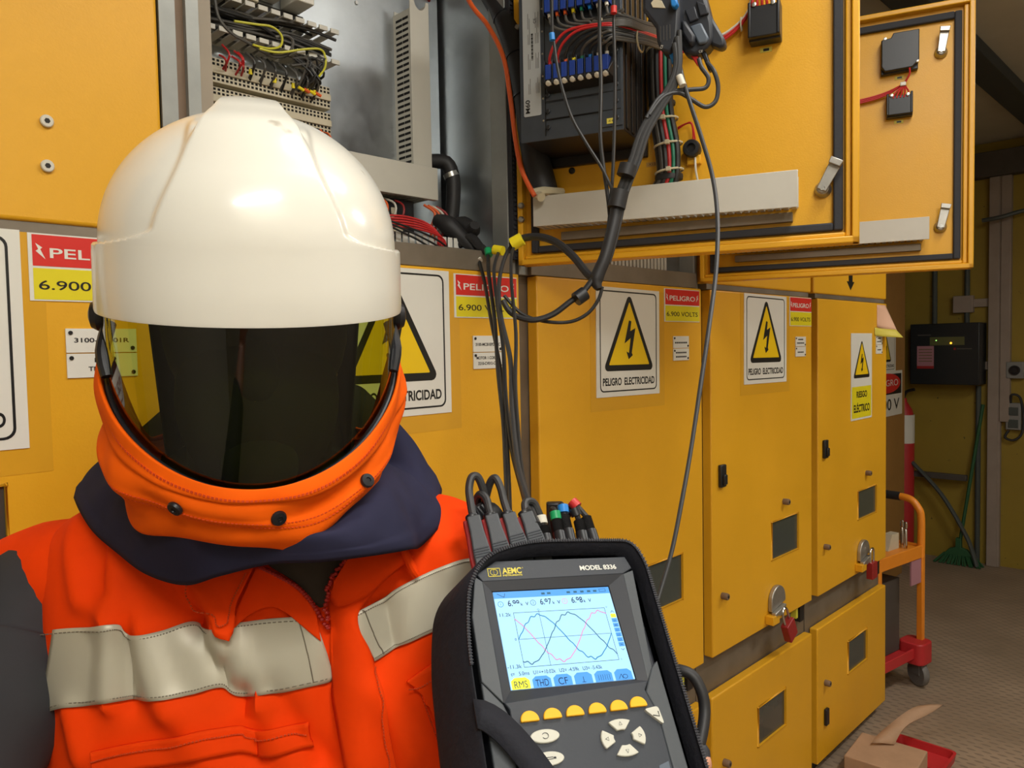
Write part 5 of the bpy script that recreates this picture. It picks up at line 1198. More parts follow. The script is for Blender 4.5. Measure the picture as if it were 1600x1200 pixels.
# zip teeth along the open front
def zip_line(pts, n, off):
    b = MB()
    for k in range(n):
        h = hit(JB, *curve_px(pts, k/(n - 1)), off)
        if h: b.ell(h[0], (0.0028, 0.0026, 0.002), 'zip_red', nu=4, nv=6)
    b.build('zipper', person)
zip_line([(412, 886), (440, 900), (470, 918), (494, 945), (510, 975)], 30, 0.009)
zip_line([(548, 872), (532, 898), (522, 925), (515, 960)], 22, 0.016)
# dark inner garment showing in the open neck
patch(JB, [(418, 880), (450, 878), (500, 872), (552, 868)], [(425, 886), (470, 915), (502, 950), (520, 925)], 'dark_lining', 'inner_shirt', person, off=0.003, nu=24, nv=10, thick=0.001)
# collar points
patch(JB, [(288, 900), (330, 895), (370, 888), (404, 884)], [(318, 930), (345, 998), (352, 1000), (356, 990)], 'orange_cloth', 'collar', person, off=0.0155, nu=26, nv=12, thick=0.003, bend=lambda u, v: 0.003*math.sin(math.pi*v))
seam(JB, [(300, 918), (325, 955), (343, 983), (356, 970), (380, 925), (396, 893)], 'orange_seam', off=0.0225, name='stitching', parent=person, n=50, dash=True)
patch(JB, [(404, 884), (425, 888), (460, 912), (496, 950)], [(356, 990), (400, 955), (440, 950), (500, 1000)], 'orange_cloth', 'lapel', person, off=0.006, nu=26, nv=12, thick=0.002)
patch(JB, [(550, 862), (590, 862), (620, 862), (636, 864)], [(530, 930), (545, 945), (590, 912), (640, 875)], 'orange_cloth', 'lapel', person, off=0.014, nu=20, nv=8, thick=0.003, bend=lambda u, v: 0.003*math.sin(math.pi*v))
# drawcord end
b = MB(); Q = [hit(JB, x, y, o) for x, y, o in ((628, 858, 0.024), (634, 872, 0.022), (642, 888, 0.018), (650, 899, 0.014))]; b.tube([q[0] for q in Q if q], [0.003, 0.0042, 0.0045, 0.0035], 'orange_cloth', seg=10, smooth=4); b.build('drawcord', person)
# pocket flaps
patch(JB, [(145, 1172), (200, 1160), (270, 1148), (340, 1136), (380, 1132), (420, 1138), (482, 1124)], [(150, 1215), (200, 1200), (270, 1190), (340, 1178), (380, 1172), (420, 1180), (490, 1160)], 'orange_cloth', 'pocket_flap', person, off=0.006, nu=60, nv=6, thick=0.004)
seam(JB, [(150, 1184), (200, 1172), (270, 1160), (340, 1148), (380, 1144), (420, 1150), (484, 1137)], 'orange_seam', off=0.0105, name='stitching', parent=person, n=90, dash=True)
patch(JB, [(634, 1062), (650, 1050), (680, 1030), (700, 1018)], [(655, 1075), (672, 1110), (690, 1168), (712, 1165)], 'orange_cloth', 'pocket_flap', person, off=0.006, nu=20, nv=14, thick=0.004)
seam(JB, [(636, 1072), (655, 1068), (685, 1046), (705, 1030)], 'orange_seam', off=0.0105, name='stitching', parent=person, n=24, dash=True)
seam(JB, [(655, 1075), (666, 1110), (680, 1150), (700, 1200)], 'orange_seam', off=0.004, name='stitching', parent=person, n=24, dash=True)
# sleeves
SHL = PO + Vector((-0.205, 0.03, -0.235)); SHR = PO + Vector((0.205, 0.02, -0.235))
ELL = PO + Vector((-0.29, -0.26, -0.50)); WRL = Vector((-0.16, 0.05, HC - 0.20))
ELR = PO + Vector((0.29, 0.04, -0.52)); WRR = Vector((0.150, 0.765, HC - 0.445))
def sleeve(pts, rr, nm):
    b = MB(); b.tube(pts, rr, 'charcoal_cloth', seg=22, smooth=8); return b.build(nm, person, smooth=60)
sleeve([SHL + Vector((-0.025, 0.0, 0.0)), SHL + Vector((-0.058, -0.035, -0.035)), SHL + Vector((-0.072, -0.060, -0.085)), SHL.lerp(ELL, 0.5) + Vector((-0.030, 0, -0.03)), ELL, ELL.lerp(WRL, 0.5), WRL + (ELL - WRL)*0.12], [0.045, 0.068, 0.080, 0.072, 0.058, 0.050, 0.040], 'sleeve')
sleeve([SHR + Vector((-0.06, 0.02, 0.0)), SHR + Vector((-0.01, 0.02, -0.04)), SHR.lerp(ELR, 0.5), ELR, ELR.lerp(WRR, 0.5), WRR + (ELR - WRR)*0.10], [0.05, 0.066, 0.060, 0.054, 0.046, 0.038], 'sleeve')
b = MB(); b.tube([PO + Vector((-0.10, 0.0, -0.235)), PO + Vector((-0.20, -0.005, -0.243)), PO + Vector((-0.265, 0.02, -0.252)), PO + Vector((-0.315, 0.03, -0.265))], [0.05, 0.064, 0.062, 0.055], 'orange_cloth', seg=26, smooth=6); b.build('shoulder_panel', person, smooth=60)
# body: one continuous surface under the clothes
def body():
    b = MB(HEAD); m = 'skin'
    hc = Vector((0.0, 0.008, 0.0))                       # head centre
    b.ell(hc + Vector((0, 0.0, 0.035)), (0.077, 0.098, 0.095), m); b.ell(hc + Vector((0, -0.028, -0.035)), (0.062, 0.068, 0.082), m)
    b.ell(hc + Vector((0, -0.085, -0.098)), (0.022, 0.02, 0.018), m)
    b.tube([hc + Vector((0, -0.092, 0.012)), hc + Vector((0, -0.112, -0.022)), hc + Vector((0, -0.108, -0.034))], [0.008, 0.014, 0.015], m, smooth=3)
    for sx in (-1, 1):
        b.ell(hc + Vector((sx*0.030, -0.086, 0.012)), (0.014, 0.011, 0.011), m); b.ell(hc + Vector((sx*0.031, -0.088, 0.034)), (0.022, 0.012, 0.007), m)
        b.ell(hc + Vector((sx*0.066, 0.0, -0.005)), (0.010, 0.020, 0.032), m); b.ell(hc + Vector((sx*0.038, -0.060, -0.025)), (0.018, 0.020, 0.018), m)
    b.ell(hc + Vector((0, -0.098, -0.058)), (0.026, 0.010, 0.0055), m); b.ell(hc + Vector((0, -0.096, -0.069)), (0.022, 0.010, 0.006), m)
    b.M = Matrix.Identity(4)
    b.tube([HEAD @ Vector((0, 0.03, -0.05)), PO + Vector((0, 0.0, -0.14)), PO + Vector((0, 0.01, -0.22))], [0.058, 0.056, 0.075], m, seg=18, smooth=4)
    b.ell(PO + Vector((0, 0.01, -0.33)), (0.19, 0.095, 0.14), m); b.ell(PO + Vector((0, 0.01, -0.52)), (0.165, 0.095, 0.20), m); b.ell(PO + Vector((0, 0.02, -0.76)), (0.165, 0.11, 0.15), m)
    for S_, E_, W_ in ((SHL, ELL, WRL), (SHR, ELR, WRR)):
        ofs = Vector((-0.028, 0, -0.02)) if S_ is SHL else Vector((0, 0, 0))
        b.tube([PO + Vector((0, 0.01, -0.27)), S_ + ofs + Vector((0, -0.01, -0.02)), S_.lerp(E_, 0.5) + ofs, E_, E_.lerp(W_, 0.4), W_], [0.06, 0.052, 0.044, 0.038, 0.036, 0.026], m, seg=16, smooth=5)
    z0 = -HC
    for sx in (-1, 1):
        b.tube([PO + Vector((sx*0.085, 0.02, -0.80)), PO + Vector((sx*0.10, 0.015, -1.0)), PO + Vector((sx*0.105, 0.02, -1.22)), PO + Vector((sx*0.11, 0.04, -1.36)), PO + Vector((sx*0.115, 0.04, z0 + 0.08))], [0.092, 0.078, 0.056, 0.055, 0.038], m, seg=18, smooth=5)
        b.tube([PO + Vector((sx*0.115, 0.06, z0 + 0.04)), PO + Vector((sx*0.12, -0.04, z0 + 0.035)), PO + Vector((sx*0.125, -0.12, z0 + 0.025))], [0.034, 0.036, 0.026], m, seg=14, smooth=4)
    # hand behind the analyzer, fingers curling round its right edge
    h = DEV_HAND
    for fg in h['fingers']: b.tube([Vector(p) for p in fg], [0.0095, 0.0092, 0.0088, 0.0078, 0.0064][:len(fg)], m, seg=12, smooth=4)
    b.tube([WRR, h['palm'][0], h['palm'][1]], [0.026, 0.030, 0.030], m, seg=16, smooth=4, flat=0.75)
    for q in h['knuckles']: b.ell(q, (0.013, 0.013, 0.013), m, nu=8, nv=10)
    # hand raised to the camera, below and left of the lens
    pw = WRL; pd = (Vector((-0.10, 0.0, HC - 0.11)) - pw); pc = pw + pd*0.5
    b.tube([pw, pc, pw + pd*0.85], [0.026, 0.034, 0.032], m, seg=14, smooth=4, flat=0.5)
    for k in range(4):
        s_ = Vector((-0.012 + 0.018*k, -0.01, 0.004*k)); st = pw + pd*0.8 + s_
        b.tube([st, st + Vector((0.004*k, -0.02, 0.03)), st + Vector((0.006*k, -0.025, 0.052 + 0.004*(k in (1, 2)))), st + Vector((0.006*k, -0.012, 0.068 + 0.006*(k in (1, 2))))], [0.0095, 0.009, 0.008, 0.0065], m, seg=10, smooth=3)
    b.tube([pw + pd*0.3, pw + pd*0.45 + Vector((0.03, 0.0, 0.0)), pw + pd*0.75 + Vector((0.05, -0.01, 0.005))], [0.013, 0.012, 0.009], m, seg=10, smooth=3)
    o = b.build('body', person, smooth=180)
    r_ = o.modifiers.new('merge', 'REMESH'); r_.mode = 'VOXEL'; r_.voxel_size = 0.0045; r_.use_smooth_shade = True
    s_ = o.modifiers.new('relax', 'SMOOTH'); s_.factor = 0.5; s_.iterations = 3
    return o
# trousers and boots
b = MB()
for sx in (-1, 1):
    b.tube([PO + Vector((sx*0.07, 0.02, -0.78)), PO + Vector((sx*0.10, 0.02, -0.95)), PO + Vector((sx*0.108, 0.025, -1.22)), PO + Vector((sx*0.112, 0.04, -1.38)), PO + Vector((sx*0.117, 0.045, -HC + 0.06))], [0.125, 0.112, 0.086, 0.08, 0.078], 'trouser_cloth', seg=20, smooth=6)
b.build('trousers', person, smooth=60)
for sx in (-1, 1):
    b = MB(); b.tube([PO + Vector((sx*0.117, 0.05, -HC + 0.17)), PO + Vector((sx*0.118, 0.05, -HC + 0.07)), PO + Vector((sx*0.12, -0.03, -HC + 0.056)), PO + Vector((sx*0.125, -0.13, -HC + 0.045)), PO + Vector((sx*0.127, -0.17, -HC + 0.04))], [0.056, 0.055, 0.054, 0.046, 0.028], 'boot_leather', seg=16, smooth=5)
    b.box(PO.x + sx*0.12 - 0.045, PO.x + sx*0.12 + 0.045, PO.y - 0.175, PO.y + 0.10, 0.001, 0.02, 'boot_leather'); b.build('boot', person, bevel=0.003)
b = MB(HEAD)  # black shell added over the head to keep the space behind the shield dark
b.ell((0, 0.002, 0.035), (0.086, 0.108, 0.103), 'face_shade_black'); b.ell((0, -0.030, -0.035), (0.073, 0.086, 0.090), 'face_shade_black'); b.ell((0, -0.098, -0.012), (0.020, 0.026, 0.030), 'face_shade_black'); b.ell((0, -0.092, -0.09), (0.032, 0.028, 0.03), 'face_shade_black')
b.tube([(0, 0.02, -0.05), (0.0, 0.06, -0.17)], [0.068, 0.074], 'face_shade_black', seg=18); b.build('added_head_shade', person, smooth=60)
# --- helmet frame: x picture right, -y toward the camera, z up
HM = Matrix.Translation(HMO) @ Matrix.Rotation(R(17.5), 4, 'Z') @ Matrix.Rotation(R(0.4), 4, 'Y') @ Matrix.Rotation(R(9), 4, 'X')
# (rotation about x by +9 tips the top of the helmet toward the camera's side)
HA, HB = 0.1285, 0.148
def dome_pt(th, ph):
    """th 0 = toward camera, ph 0..90 elevation"""
    c_ = math.cos(ph); x = HA*c_*math.sin(th); y = -HB*c_*math.cos(th); z = 0.058 + 0.119*math.sin(ph)
    n = Vector((x/HA**2, y/HB**2, (z - 0.058)/0.119**2)).normalized() if ph > 0 else Vector((x, y, 0)).normalized()
    d = 0.0
    if math.cos(th) > -0.2:
        fr = z - 0.058
        w = 0.046 + 0.026*(1 - sstep(0.0, 0.085, fr)) + 0.045*max(0, 1 - fr/0.014)**2
        side = 1 - sstep(w - 0.0045, w + 0.0045, abs(x))
        fade = 1 - sstep(0.088, 0.106, fr)
        d += 0.0050*side*fade
    w2 = 0.0215 + max(0, 0.176 - z)*0.50
    cr_ = 1 - sstep(w2 - 0.003, w2 + 0.003, abs(x))
    d += 0.0105*cr_*sstep(0.115, 0.172, z)*(1 if y < 0.06 else 1 - sstep(0.06, 0.12, y))
    return Vector((x, y, z)) + n*d
P = []
NTH = 320
for i in range(NTH):
    th = 2*math.pi*i/NTH; col_ = []
    for j in range(121): col_.append(HM @ dome_pt(th, R(90)*(1 - (j/120)**0.8)))
    # band below the ledge
    x0_ = abs(HA*math.sin(th)); sd_ = (1 - sstep(0.1135, 0.1205, x0_)) if math.cos(th) > -0.2 else 0
    for (dz, dr) in ((0.0576, 0.0035 + 0.0015*sd_), (0.056, 0.0048 + 0.0002*sd_), (0.05, 0.0052), (0.03, 0.0058), (0.0025, 0.0066), (0.0, 0.0060), (0.0002, 0.002), (0.03, 0.0)):
        s_, c_ = math.sin(th), math.cos(th); col_.append(HM @ Vector(((HA + dr)*s_, -(HB + dr)*c_, dz)))
    P.append(col_)
b = MB(); b.grid(P, 'helmet_white', closed_u=True); helmet = b.build('helmet', person, smooth=28)
HBV = bvh_of(b)
# black pivot knobs and side clips
for sx in (-1, 1):
    b = MB(HM); b.lathe([(0.013, -0.004), (0.014, 0.002), (0.011, 0.007), (0.005, 0.009)], 'snap_black', Matrix.Translation((sx*(HA + 0.002), -0.012, -0.006)) @ Matrix.Rotation(R(90*sx), 4, 'Y'), seg=20); b.build('pivot_knob', person)
    b = MB(HM); b.tube([(sx*(HA - 0.006), -0.02, -0.012), (sx*(HA - 0.002), -0.035, -0.035), (sx*(HA - 0.006), -0.045, -0.055)], [0.006, 0.006, 0.005], 'snap_black', seg=10, smooth=4); b.build('shield_bracket', person)
# --- face shield
VA, VB = 0.1295, 0.1475
def vis_bottom(th): return -0.050 - 0.083*max(0, math.cos(th))**1.25
def vis_pt(th, z, dr=0.0):
    k = 1 - 0.05*max(0, (-z - 0.02))/0.14; k2 = 1 - 0.02*max(0, (-z))/0.15
    return Vector(((VA*k + dr)*math.sin(th), -(VB*k2 + dr)*math.cos(th), z))
P = []
for i in range(97):
    th = R(-98 + 196*i/96); zb = vis_bottom(th); P.append([HM @ vis_pt(th, 0.012 + (zb - 0.012)*j/24) for j in range(25)])
b = MB(); b.grid(P, 'tinted_shield'); b.build('face_shield', person, smooth=60, label='dark tinted shield')
b = MB(); b.tube([HM @ vis_pt(R(-98 + 196*i/96), vis_bottom(R(-98 + 196*i/96)), 0.001) for i in range(97)], 0.0022, 'snap_black', seg=8); b.build('shield_rim', person)
# --- orange hood under the shield
def hood_low(th):
    return -0.184 - 0.002*math.sin(th) + 0.022*math.sin(th)**2 - 0.020*math.exp(-((th + R(60))/R(20))**2) - 0.012*math.exp(-((th - R(20))/R(13))**2)
def hood_pt(th, v):
    c_ = max(0, math.cos(th)); zt = vis_bottom(th) + 0.004 if abs(th) < R(98) else vis_bottom(R(98))
    if abs(th) > R(85): zt += 0.010*sstep(R(85), R(96), abs(th)) - 0.105*sstep(R(97), R(125), abs(th))
    zl = hood_low(th); z = zt + (zl - zt)*v
    tp = vis_pt(th, zt); e = v*(1 - v)*4
    sc = 1.018 - 0.13*v**1.5 + 0.045*e
    sc += 0.06*v*math.exp(-((th + R(62))/R(24))**2)
    fx = tp.x*sc; fy = tp.y*(1.016 - 0.11*v**1.6 + 0.04*e)
    r_ = 0.0035*math.sin(9*v + 3*th) * e * (0.5 + abs(math.sin(th))) + 0.006*noise.noise(Vector((th*3.0, v*3.0, 2.2)))*e
    # folded trim band along the top edge
    r_ += 0.0035*(1 - sstep(0.16 + 0.1*abs(math.sin(th)), 0.20 + 0.12*abs(math.sin(th)), v)) + 0.0022*math.exp(-((v - 0.55)/0.05)**2)
    n = Vector((math.sin(th), -math.cos(th), 0))
    return Vector((fx, fy, z)) + n*r_
P = []
for i in range(161):
    th = R(-150 + 300*i/160); P.append([HM @ hood_pt(th, j/44) for j in range(45)])
b = MB(); b.grid(P, 'hood_cloth'); hood = b.build('hood', person, smooth=60, solid=0.0025)
HD = bvh_of(b)
for sgn in (0.14, 0.155, 0.53, 0.60):
    Q = [HM @ (hood_pt(R(-85 + 170*k/120), sgn) + Vector((0, -0.0022, 0))) for k in range(121)]
    b = MB()
    for k in range(120): b.tube([Q[k], Q[k].lerp(Q[k+1], 0.6)], 0.0005, 'orange_seam', seg=4)
    b.build('stitching', person)
for (x, y, nz) in ((278, 790, 'round'), (433, 807, 'shield'), (571, 753, 'shield'), (634, 655, 'round')):
    h = hit(HD, x, y, 0.002)
    if h:
        n = h[1]; T = Matrix.Translation(h[0]) @ n.to_track_quat('Z', 'Y').to_matrix().to_4x4()
        b = MB(T); b.lathe([(0.0062, 0), (0.0066, 0.0015), (0.0058, 0.0035), (0.0025, 0.0038), (0.0022, 0.0028)], 'snap_black', seg=18); b.build('snap_button', person)
# loose outer flap of the hood at the picture-left corner and neck
# --- navy shoulder cape
OUT = [(0, -0.150, -0.262), (35, -0.160, -0.262), (60, 0.0, 0.0)]
rim_px = [(118, 778, 0.84), (128, 800, 0.80), (150, 832, 0.765), (185, 862, 0.735), (230, 895, 0.705), (290, 912, 0.685), (345, 898, 0.668), (420, 880, 0.658), (500, 876, 0.655), (570, 868, 0.672), (615, 862, 0.695), (641, 858, 0.72), (652, 856, 0.755), (672, 838, 0.785), (692, 812, 0.825), (684, 790, 0.86)]
inn_px = [(195, 700, 0.86), (195, 730, 0.80), (200, 760, 0.74), (215, 785, 0.70), (250, 815, 0.66), (300, 835, 0.635), (350, 845, 0.62), (420, 850, 0.612), (480, 850, 0.612), (530, 838, 0.625), (570, 810, 0.65), (600, 775, 0.69), (612, 760, 0.73), (615, 745, 0.78), (612, 735, 0.83), (605, 725, 0.88)]
def cat3(L_, u):
    n = len(L_) - 1; f = u*n; i = min(int(f), n - 1); t = f - i
    p0, p1, p2, p3 = L_[max(i-1, 0)], L_[i], L_[i+1], L_[min(i+2, n)]
    return 0.5*((2*p1) + (p2 - p0)*t + (2*p0 - 5*p1 + 4*p2 - p3)*t*t + (3*p1 - p0 - 3*p2 + p3)*t**3)
inn_px = [(x, y, z) if i < 6 else (x - 6, y - (14 if i < 9 else 8), z + 0.03) for i, (x, y, z) in enumerate(inn_px)]
rim = [W(*q) for q in rim_px]; inn = [W(*q) for q in inn_px]
bk_r = [PO + Vector((0.17, 0.10, -0.17)), PO + Vector((0.06, 0.15, -0.20)), PO + Vector((-0.08, 0.15, -0.20)), PO + Vector((-0.19, 0.09, -0.17))]
bk_i = [PO + Vector((0.10, 0.05, -0.05)), PO + Vector((0.04, 0.08, -0.04)), PO + Vector((-0.06, 0.08, -0.04)), PO + Vector((-0.12, 0.05, -0.05))]
rim = rim + bk_r + [rim[0]]; inn = inn + bk_i + [inn[0]]
P = []
cn = PO + Vector((0, 0.0, -0.5))
for i in range(200):
    u = i/200; a = cat3(inn, u); c = cat3(rim, u); row_ = [a.lerp(HMO + Vector((0.005, 0.03, -0.13)), t_) + Vector((0, 0, 0.0)) for t_ in (0.6, 0.4, 0.2)]
    for j in range(19):
        v = j/18; p = a.lerp(c, v); o_ = (p - cn).normalized()
        e = 4*v*(1 - v)
        p = p + o_*(0.008*e + 0.004*noise.noise(Vector((u*26, v*2.0, 0.5)))*e) + Vector((0, 0, -0.0)) 
        if v > 0.78: p = p + o_*0.0025*math.sin((v - 0.78)/0.22*math.pi*3)**2
        row_.append(p)
    P.append(row_)
b = MB(); b.grid(P, 'navy_cloth', closed_u=True); b.build('shoulder_cape', person, smooth=60, solid=0.004)
# inner dark lining closing the hood behind the head
b = MB(); P = []
for i in range(61):
    th = R(-180 + 360*i/60); P.append([HM @ Vector((0.122*math.sin(th)*(1 - 0.15*v), -0.135*math.cos(th)*(1 - 0.1*v) if abs(th) > R(116) else 0.0, 0.03 - 0.22*v)) for v in (0, 0.25, 0.5, 0.75, 1.0)] if abs(th) > R(116) else None)
for rng in ([p for p in P[:len(P)//2] if p], [p for p in P[len(P)//2:] if p]): b.grid(rng, 'navy_cloth')
b.build('hood_lining', person, smooth=60, solid=0.003)
# ================================================================== the analyzer
dX = Vector((0.94566, 0.31679, -0.07329)); dY = Vector((-0.17307, 0.68120, 0.71134)); dN = dX.cross(dY).normalized(); dY = dN.cross(dX).normalized()
dO = Vector((0.04134, 0.65950, 1.43077))
DM = Matrix(((dX.x, dY.x, dN.x, dO.x), (dX.y, dY.y, dN.y, dO.y), (dX.z, dY.z, dN.z, dO.z), (0, 0, 0, 1)))
mat('bag_fabric', (22, 23, 33), 0.85, bump=0.6, bscale=120, var=0.12, vscale=30)
mat('zip_black', (44, 44, 50), 0.5)
mat('case_grey', (52, 56, 63), 0.55, bump=0.08, bscale=300)
mat('case_light', (76, 80, 84), 0.55, bump=0.08, bscale=300)
mat('case_dark', (44, 46, 52), 0.5)
mat('clamp_dark', (44, 47, 54), 0.45, bump=0.05); mat('clamp_pad', (92, 102, 114), 0.45)
mat('gold_print', (214, 196, 60), 0.4)
mat('key_yellow', (250, 186, 40), 0.4); mat('key_grey', (206, 204, 190), 0.4); mat('key_print', (90, 90, 88), 0.5)
def scr(name, c, e=0.9): mat(name, c, 0.35, emit=e, spec=0.3)
for nm, c in (('lcd_back', (150, 200, 242)), ('lcd_bar', (72, 140, 215)), ('lcd_ink', (22, 40, 70)), ('lcd_grey', (90, 130, 165)), ('lcd_blue', (0, 110, 165)), ('lcd_teal', (40, 85, 110)), ('lcd_pink', (205, 120, 170)), ('lcd_yellow', (225, 230, 60))):
    scr(nm, c, 0.38)
t = an = thing('power_analyzer', 'dark grey handheld power analyzer with lit screen, held in a soft black case', 'electrical tester', DM)
def outline(pts, n=6):
    """closed smooth outline through corner points with radii"""
    out = []
    N_ = len(pts)
    for i in range(N_):
        a = Vector(pts[i-1][:2]); b_ = Vector(pts[i][:2]); c = Vector(pts[(i+1) % N_][:2]); r_ = pts[i][2]
        u = (a - b_).normalized(); v = (c - b_).normalized(); r_ = min(r_, (a-b_).length*0.49, (c-b_).length*0.49)
        for k in range(n + 1):
            t_ = k/n; out.append(tuple((b_ + u*r_)*(1 - t_)**2 + b_*2*t_*(1 - t_) + (b_ + v*r_)*t_**2))
    return out
def pz(b, pts, z0, z1, m): return b.prism(pts, z0, z1, m, axis='z')
bag = outline([(-0.0945, -0.165, 0.012), (0.090, -0.165, 0.012), (0.0985, 0.066, 0.02), (0.091, 0.0885, 0.018), (0.03, 0.0905, 0.03), (-0.02, 0.0905, 0.03), (-0.062, 0.078, 0.02), (-0.0835, 0.050, 0.03), (-0.0925, 0.0, 0.05)])
cen = Vector((0.0, -0.04))
def scale_o(o, f, dx=0): return [tuple(cen + (Vector(p) - cen)*f + Vector((dx, 0))) for p in o]
b = MB(DM); n = len(bag)
layers = [(bag, 0.006, 0.955), (bag, 0.009, 0.975), (bag, 0.006, 1.0), (bag, -0.02, 1.015), (bag, -0.05, 1.01), (bag, -0.070, 0.97), (bag, -0.074, 0.90)]
V = []
for o_, z, f in layers: V += [(p[0] - (0.016 if p[0] < 0 else 0)*sstep(-0.005, -0.045, z)*sstep(0.0, -0.09, p[0]), p[1], z) for p in scale_o(o_, f)]
V += [(p[0], p[1], -0.012) for p in scale_o(bag, 0.945)]
L_ = len(layers); fs = []
for k in range(L_ - 1):
    for i in range(n): fs.append((k*n + i, k*n + (i+1) % n, (k+1)*n + (i+1) % n, (k+1)*n + i)[::-1])
for i in range(n): fs.append((L_*n + i, L_*n + (i+1) % n, (i+1) % n, i)[::-1])
fs.append(tuple((L_ - 1)*n + i for i in range(n))[::-1])
b.add(V, fs, 'bag_fabric'); b.build('soft_case', t, smooth=50)
# zip round the mouth of the case
zo = scale_o(bag, 0.972); b = MB(DM)
zo = [p for p in zo if p[1] > -0.16]
b.tube([(p[0], p[1], 0.0100) for p in zo[0:]], 0.0014, 'zip_black', seg=6, cap=False)
for i in range(len(zo) - 1):
    a, c = Vector(zo[i]), Vector(zo[i+1]); m_ = max(1, int((c - a).length/0.0022))
    if (c - a).length > 0.3: continue
    d = (c - a).normalized(); nn = Vector((-d.y, d.x))
    for k in range(m_):
        p = a.lerp(c, (k + 0.5)/m_); q0 = p - nn*0.0017; q1 = p + nn*0.0017
        b.tube([(q0.x, q0.y, 0.0115), (q1.x, q1.y, 0.0112)], 0.0005, 'zip_black', seg=4)
b.build('zipper', t)
# black webbing crossing the lower left corner
P = []
for i in range(15):
    u = i/14; x = -0.094 + 0.072*u; y = -0.064 - 0.115*u**1.7
    d = Vector((0.072, -0.115*1.7*u**0.7)).normalized(); nn = Vector((-d.y, d.x)); row_ = []
    for s_ in (-1, 1): row_.append(DM @ Vector((x + nn.x*s_*0.011, y + nn.y*s_*0.011, 0.012)))
    P.append(row_)
b = MB(); b.grid(P, 'bag_fabric'); b.build('webbing', t, solid=0.002, smooth=60)
# housing
hs = outline([(-0.0835, -0.16, 0.008), (0.0765, -0.16, 0.008), (0.0855, 0.064, 0.016), (0.082, 0.0745, 0.014), (-0.052, 0.0745, 0.02), (-0.076, 0.058, 0.02)])
b = MB(DM); pz(b, hs, -0.052, -0.0045, 'case_dark'); b.build('housing', t, bevel=0.003)
# upper bezel ring round the screen: four sloping faces
SX0, SX1, SY0, SY1 = -0.0565, 0.0565, -0.0432, 0.0440
ou = [(-0.066, -0.0545), (0.0655, -0.0475), (0.0735, 0.0545), (-0.0655, 0.0525)]
inn_ = [(SX0 - 0.001, SY0 - 0.001), (SX1 + 0.001, SY0 - 0.001), (SX1 + 0.001, SY1 + 0.001), (SX0 - 0.001, SY1 + 0.001)]
b = MB(DM); b.add([(p[0], p[1], 0.0012) for p in ou] + [(p[0], p[1], -0.003) for p in inn_], [(i, (i+1) % 4, 4 + (i+1) % 4, 4 + i) for i in range(4)], 'case_dark'); b.build('screen_bezel', t, smooth=20)
# face plate: frame of flat areas around the bezel
b = MB(DM); Z = 0.0015
top = [(-0.0655, 0.0525), (0.0735, 0.0545), (0.0845, 0.060), (0.081, 0.0725), (-0.050, 0.0725), (-0.070, 0.060)]
left = [(-0.0655, 0.0525), (-0.072, 0.058), (-0.0805, 0.02), (-0.0815, -0.036), (-0.066, -0.0545)]
right = [(0.0735, 0.0545), (0.0655, -0.0475), (0.0735, -0.036), (0.0850, 0.058)]
low = [(-0.066, -0.0545), (-0.0625, -0.060), (-0.064, -0.16), (0.062, -0.16), (0.0655, -0.075), (0.0600, -0.055), (0.0655, -0.0475)]
for o_, m_ in ((top, 'case_grey'), (left, 'case_light'), (right, 'case_light')): pz(b, o_, -0.005, Z, m_)
b.build('face_frame', t, bevel=0.0008)
b = MB(DM); pz(b, low, -0.005, 0.0022, 'case_grey'); b.build('keypad_plate', t, bevel=0.0010)
for o_ in ([(-0.0815, -0.036), (-0.066, -0.0555), (-0.0640, -0.062), (-0.0655, -0.16), (-0.083, -0.16)], [(0.0735, -0.036), (0.0660, -0.048), (0.0612, -0.056), (0.0665, -0.075), (0.0632, -0.16), (0.0768, -0.16), (0.081, -0.03)]):
    b = MB(DM); pz(b, o_, -0.005, 0.0006, 'case_light'); b.build('shoulder', t, bevel=0.0012)
# logo and model number
lb = MB(); T = lambda x, y, z=0.0018: DM @ Matrix.Translation((x, y, z))
lb.M = DM
for (x0, x1, y0, y1) in ((-0.0595, -0.0475, 0.0568, 0.0574), (-0.0595, -0.0475, 0.0646, 0.0652), (-0.0595, -0.0589, 0.0568, 0.0652), (-0.0481, -0.0475, 0.0568, 0.0652)): lb.box(x0, x1, y0, y1, 0.0015, 0.0019, 'gold_print')
lb.M = Matrix.Identity(4)
for a0, a1, cx in ((60, 300, -0.0545), (-110, 110, -0.0532)):
    lb.M = DM; lb.tube([(cx + 0.0028*math.cos(R(a)), 0.061 + 0.0028*math.sin(R(a)), 0.0018) for a in range(a0, a1 + 1, 20)], 0.00035, 'gold_print', seg=4); lb.box(-0.0542, -0.0537, 0.0582, 0.0638, 0.0015, 0.0019, 'gold_print')
lb.M = Matrix.Identity(4)
lb.text('AEMC', T(-0.0365, 0.0594), 0.0056, 'gold_print', w=0.0185, bold=0.03); lb.text('INSTRUMENTS', T(-0.0365, 0.0568), 0.0016, 'gold_print', w=0.0185, bold=0.03); lb.text('®', T(-0.0258, 0.0640), 0.0012, 'gold_print')
lb.build('maker_mark', t, smooth=0)
lb = MB(); lb.text('MODEL 8336', T(0.0495, 0.0598), 0.0045, 'sign_white', w=0.0375, bold=0.03); lb.build('model_mark', t, smooth=0)
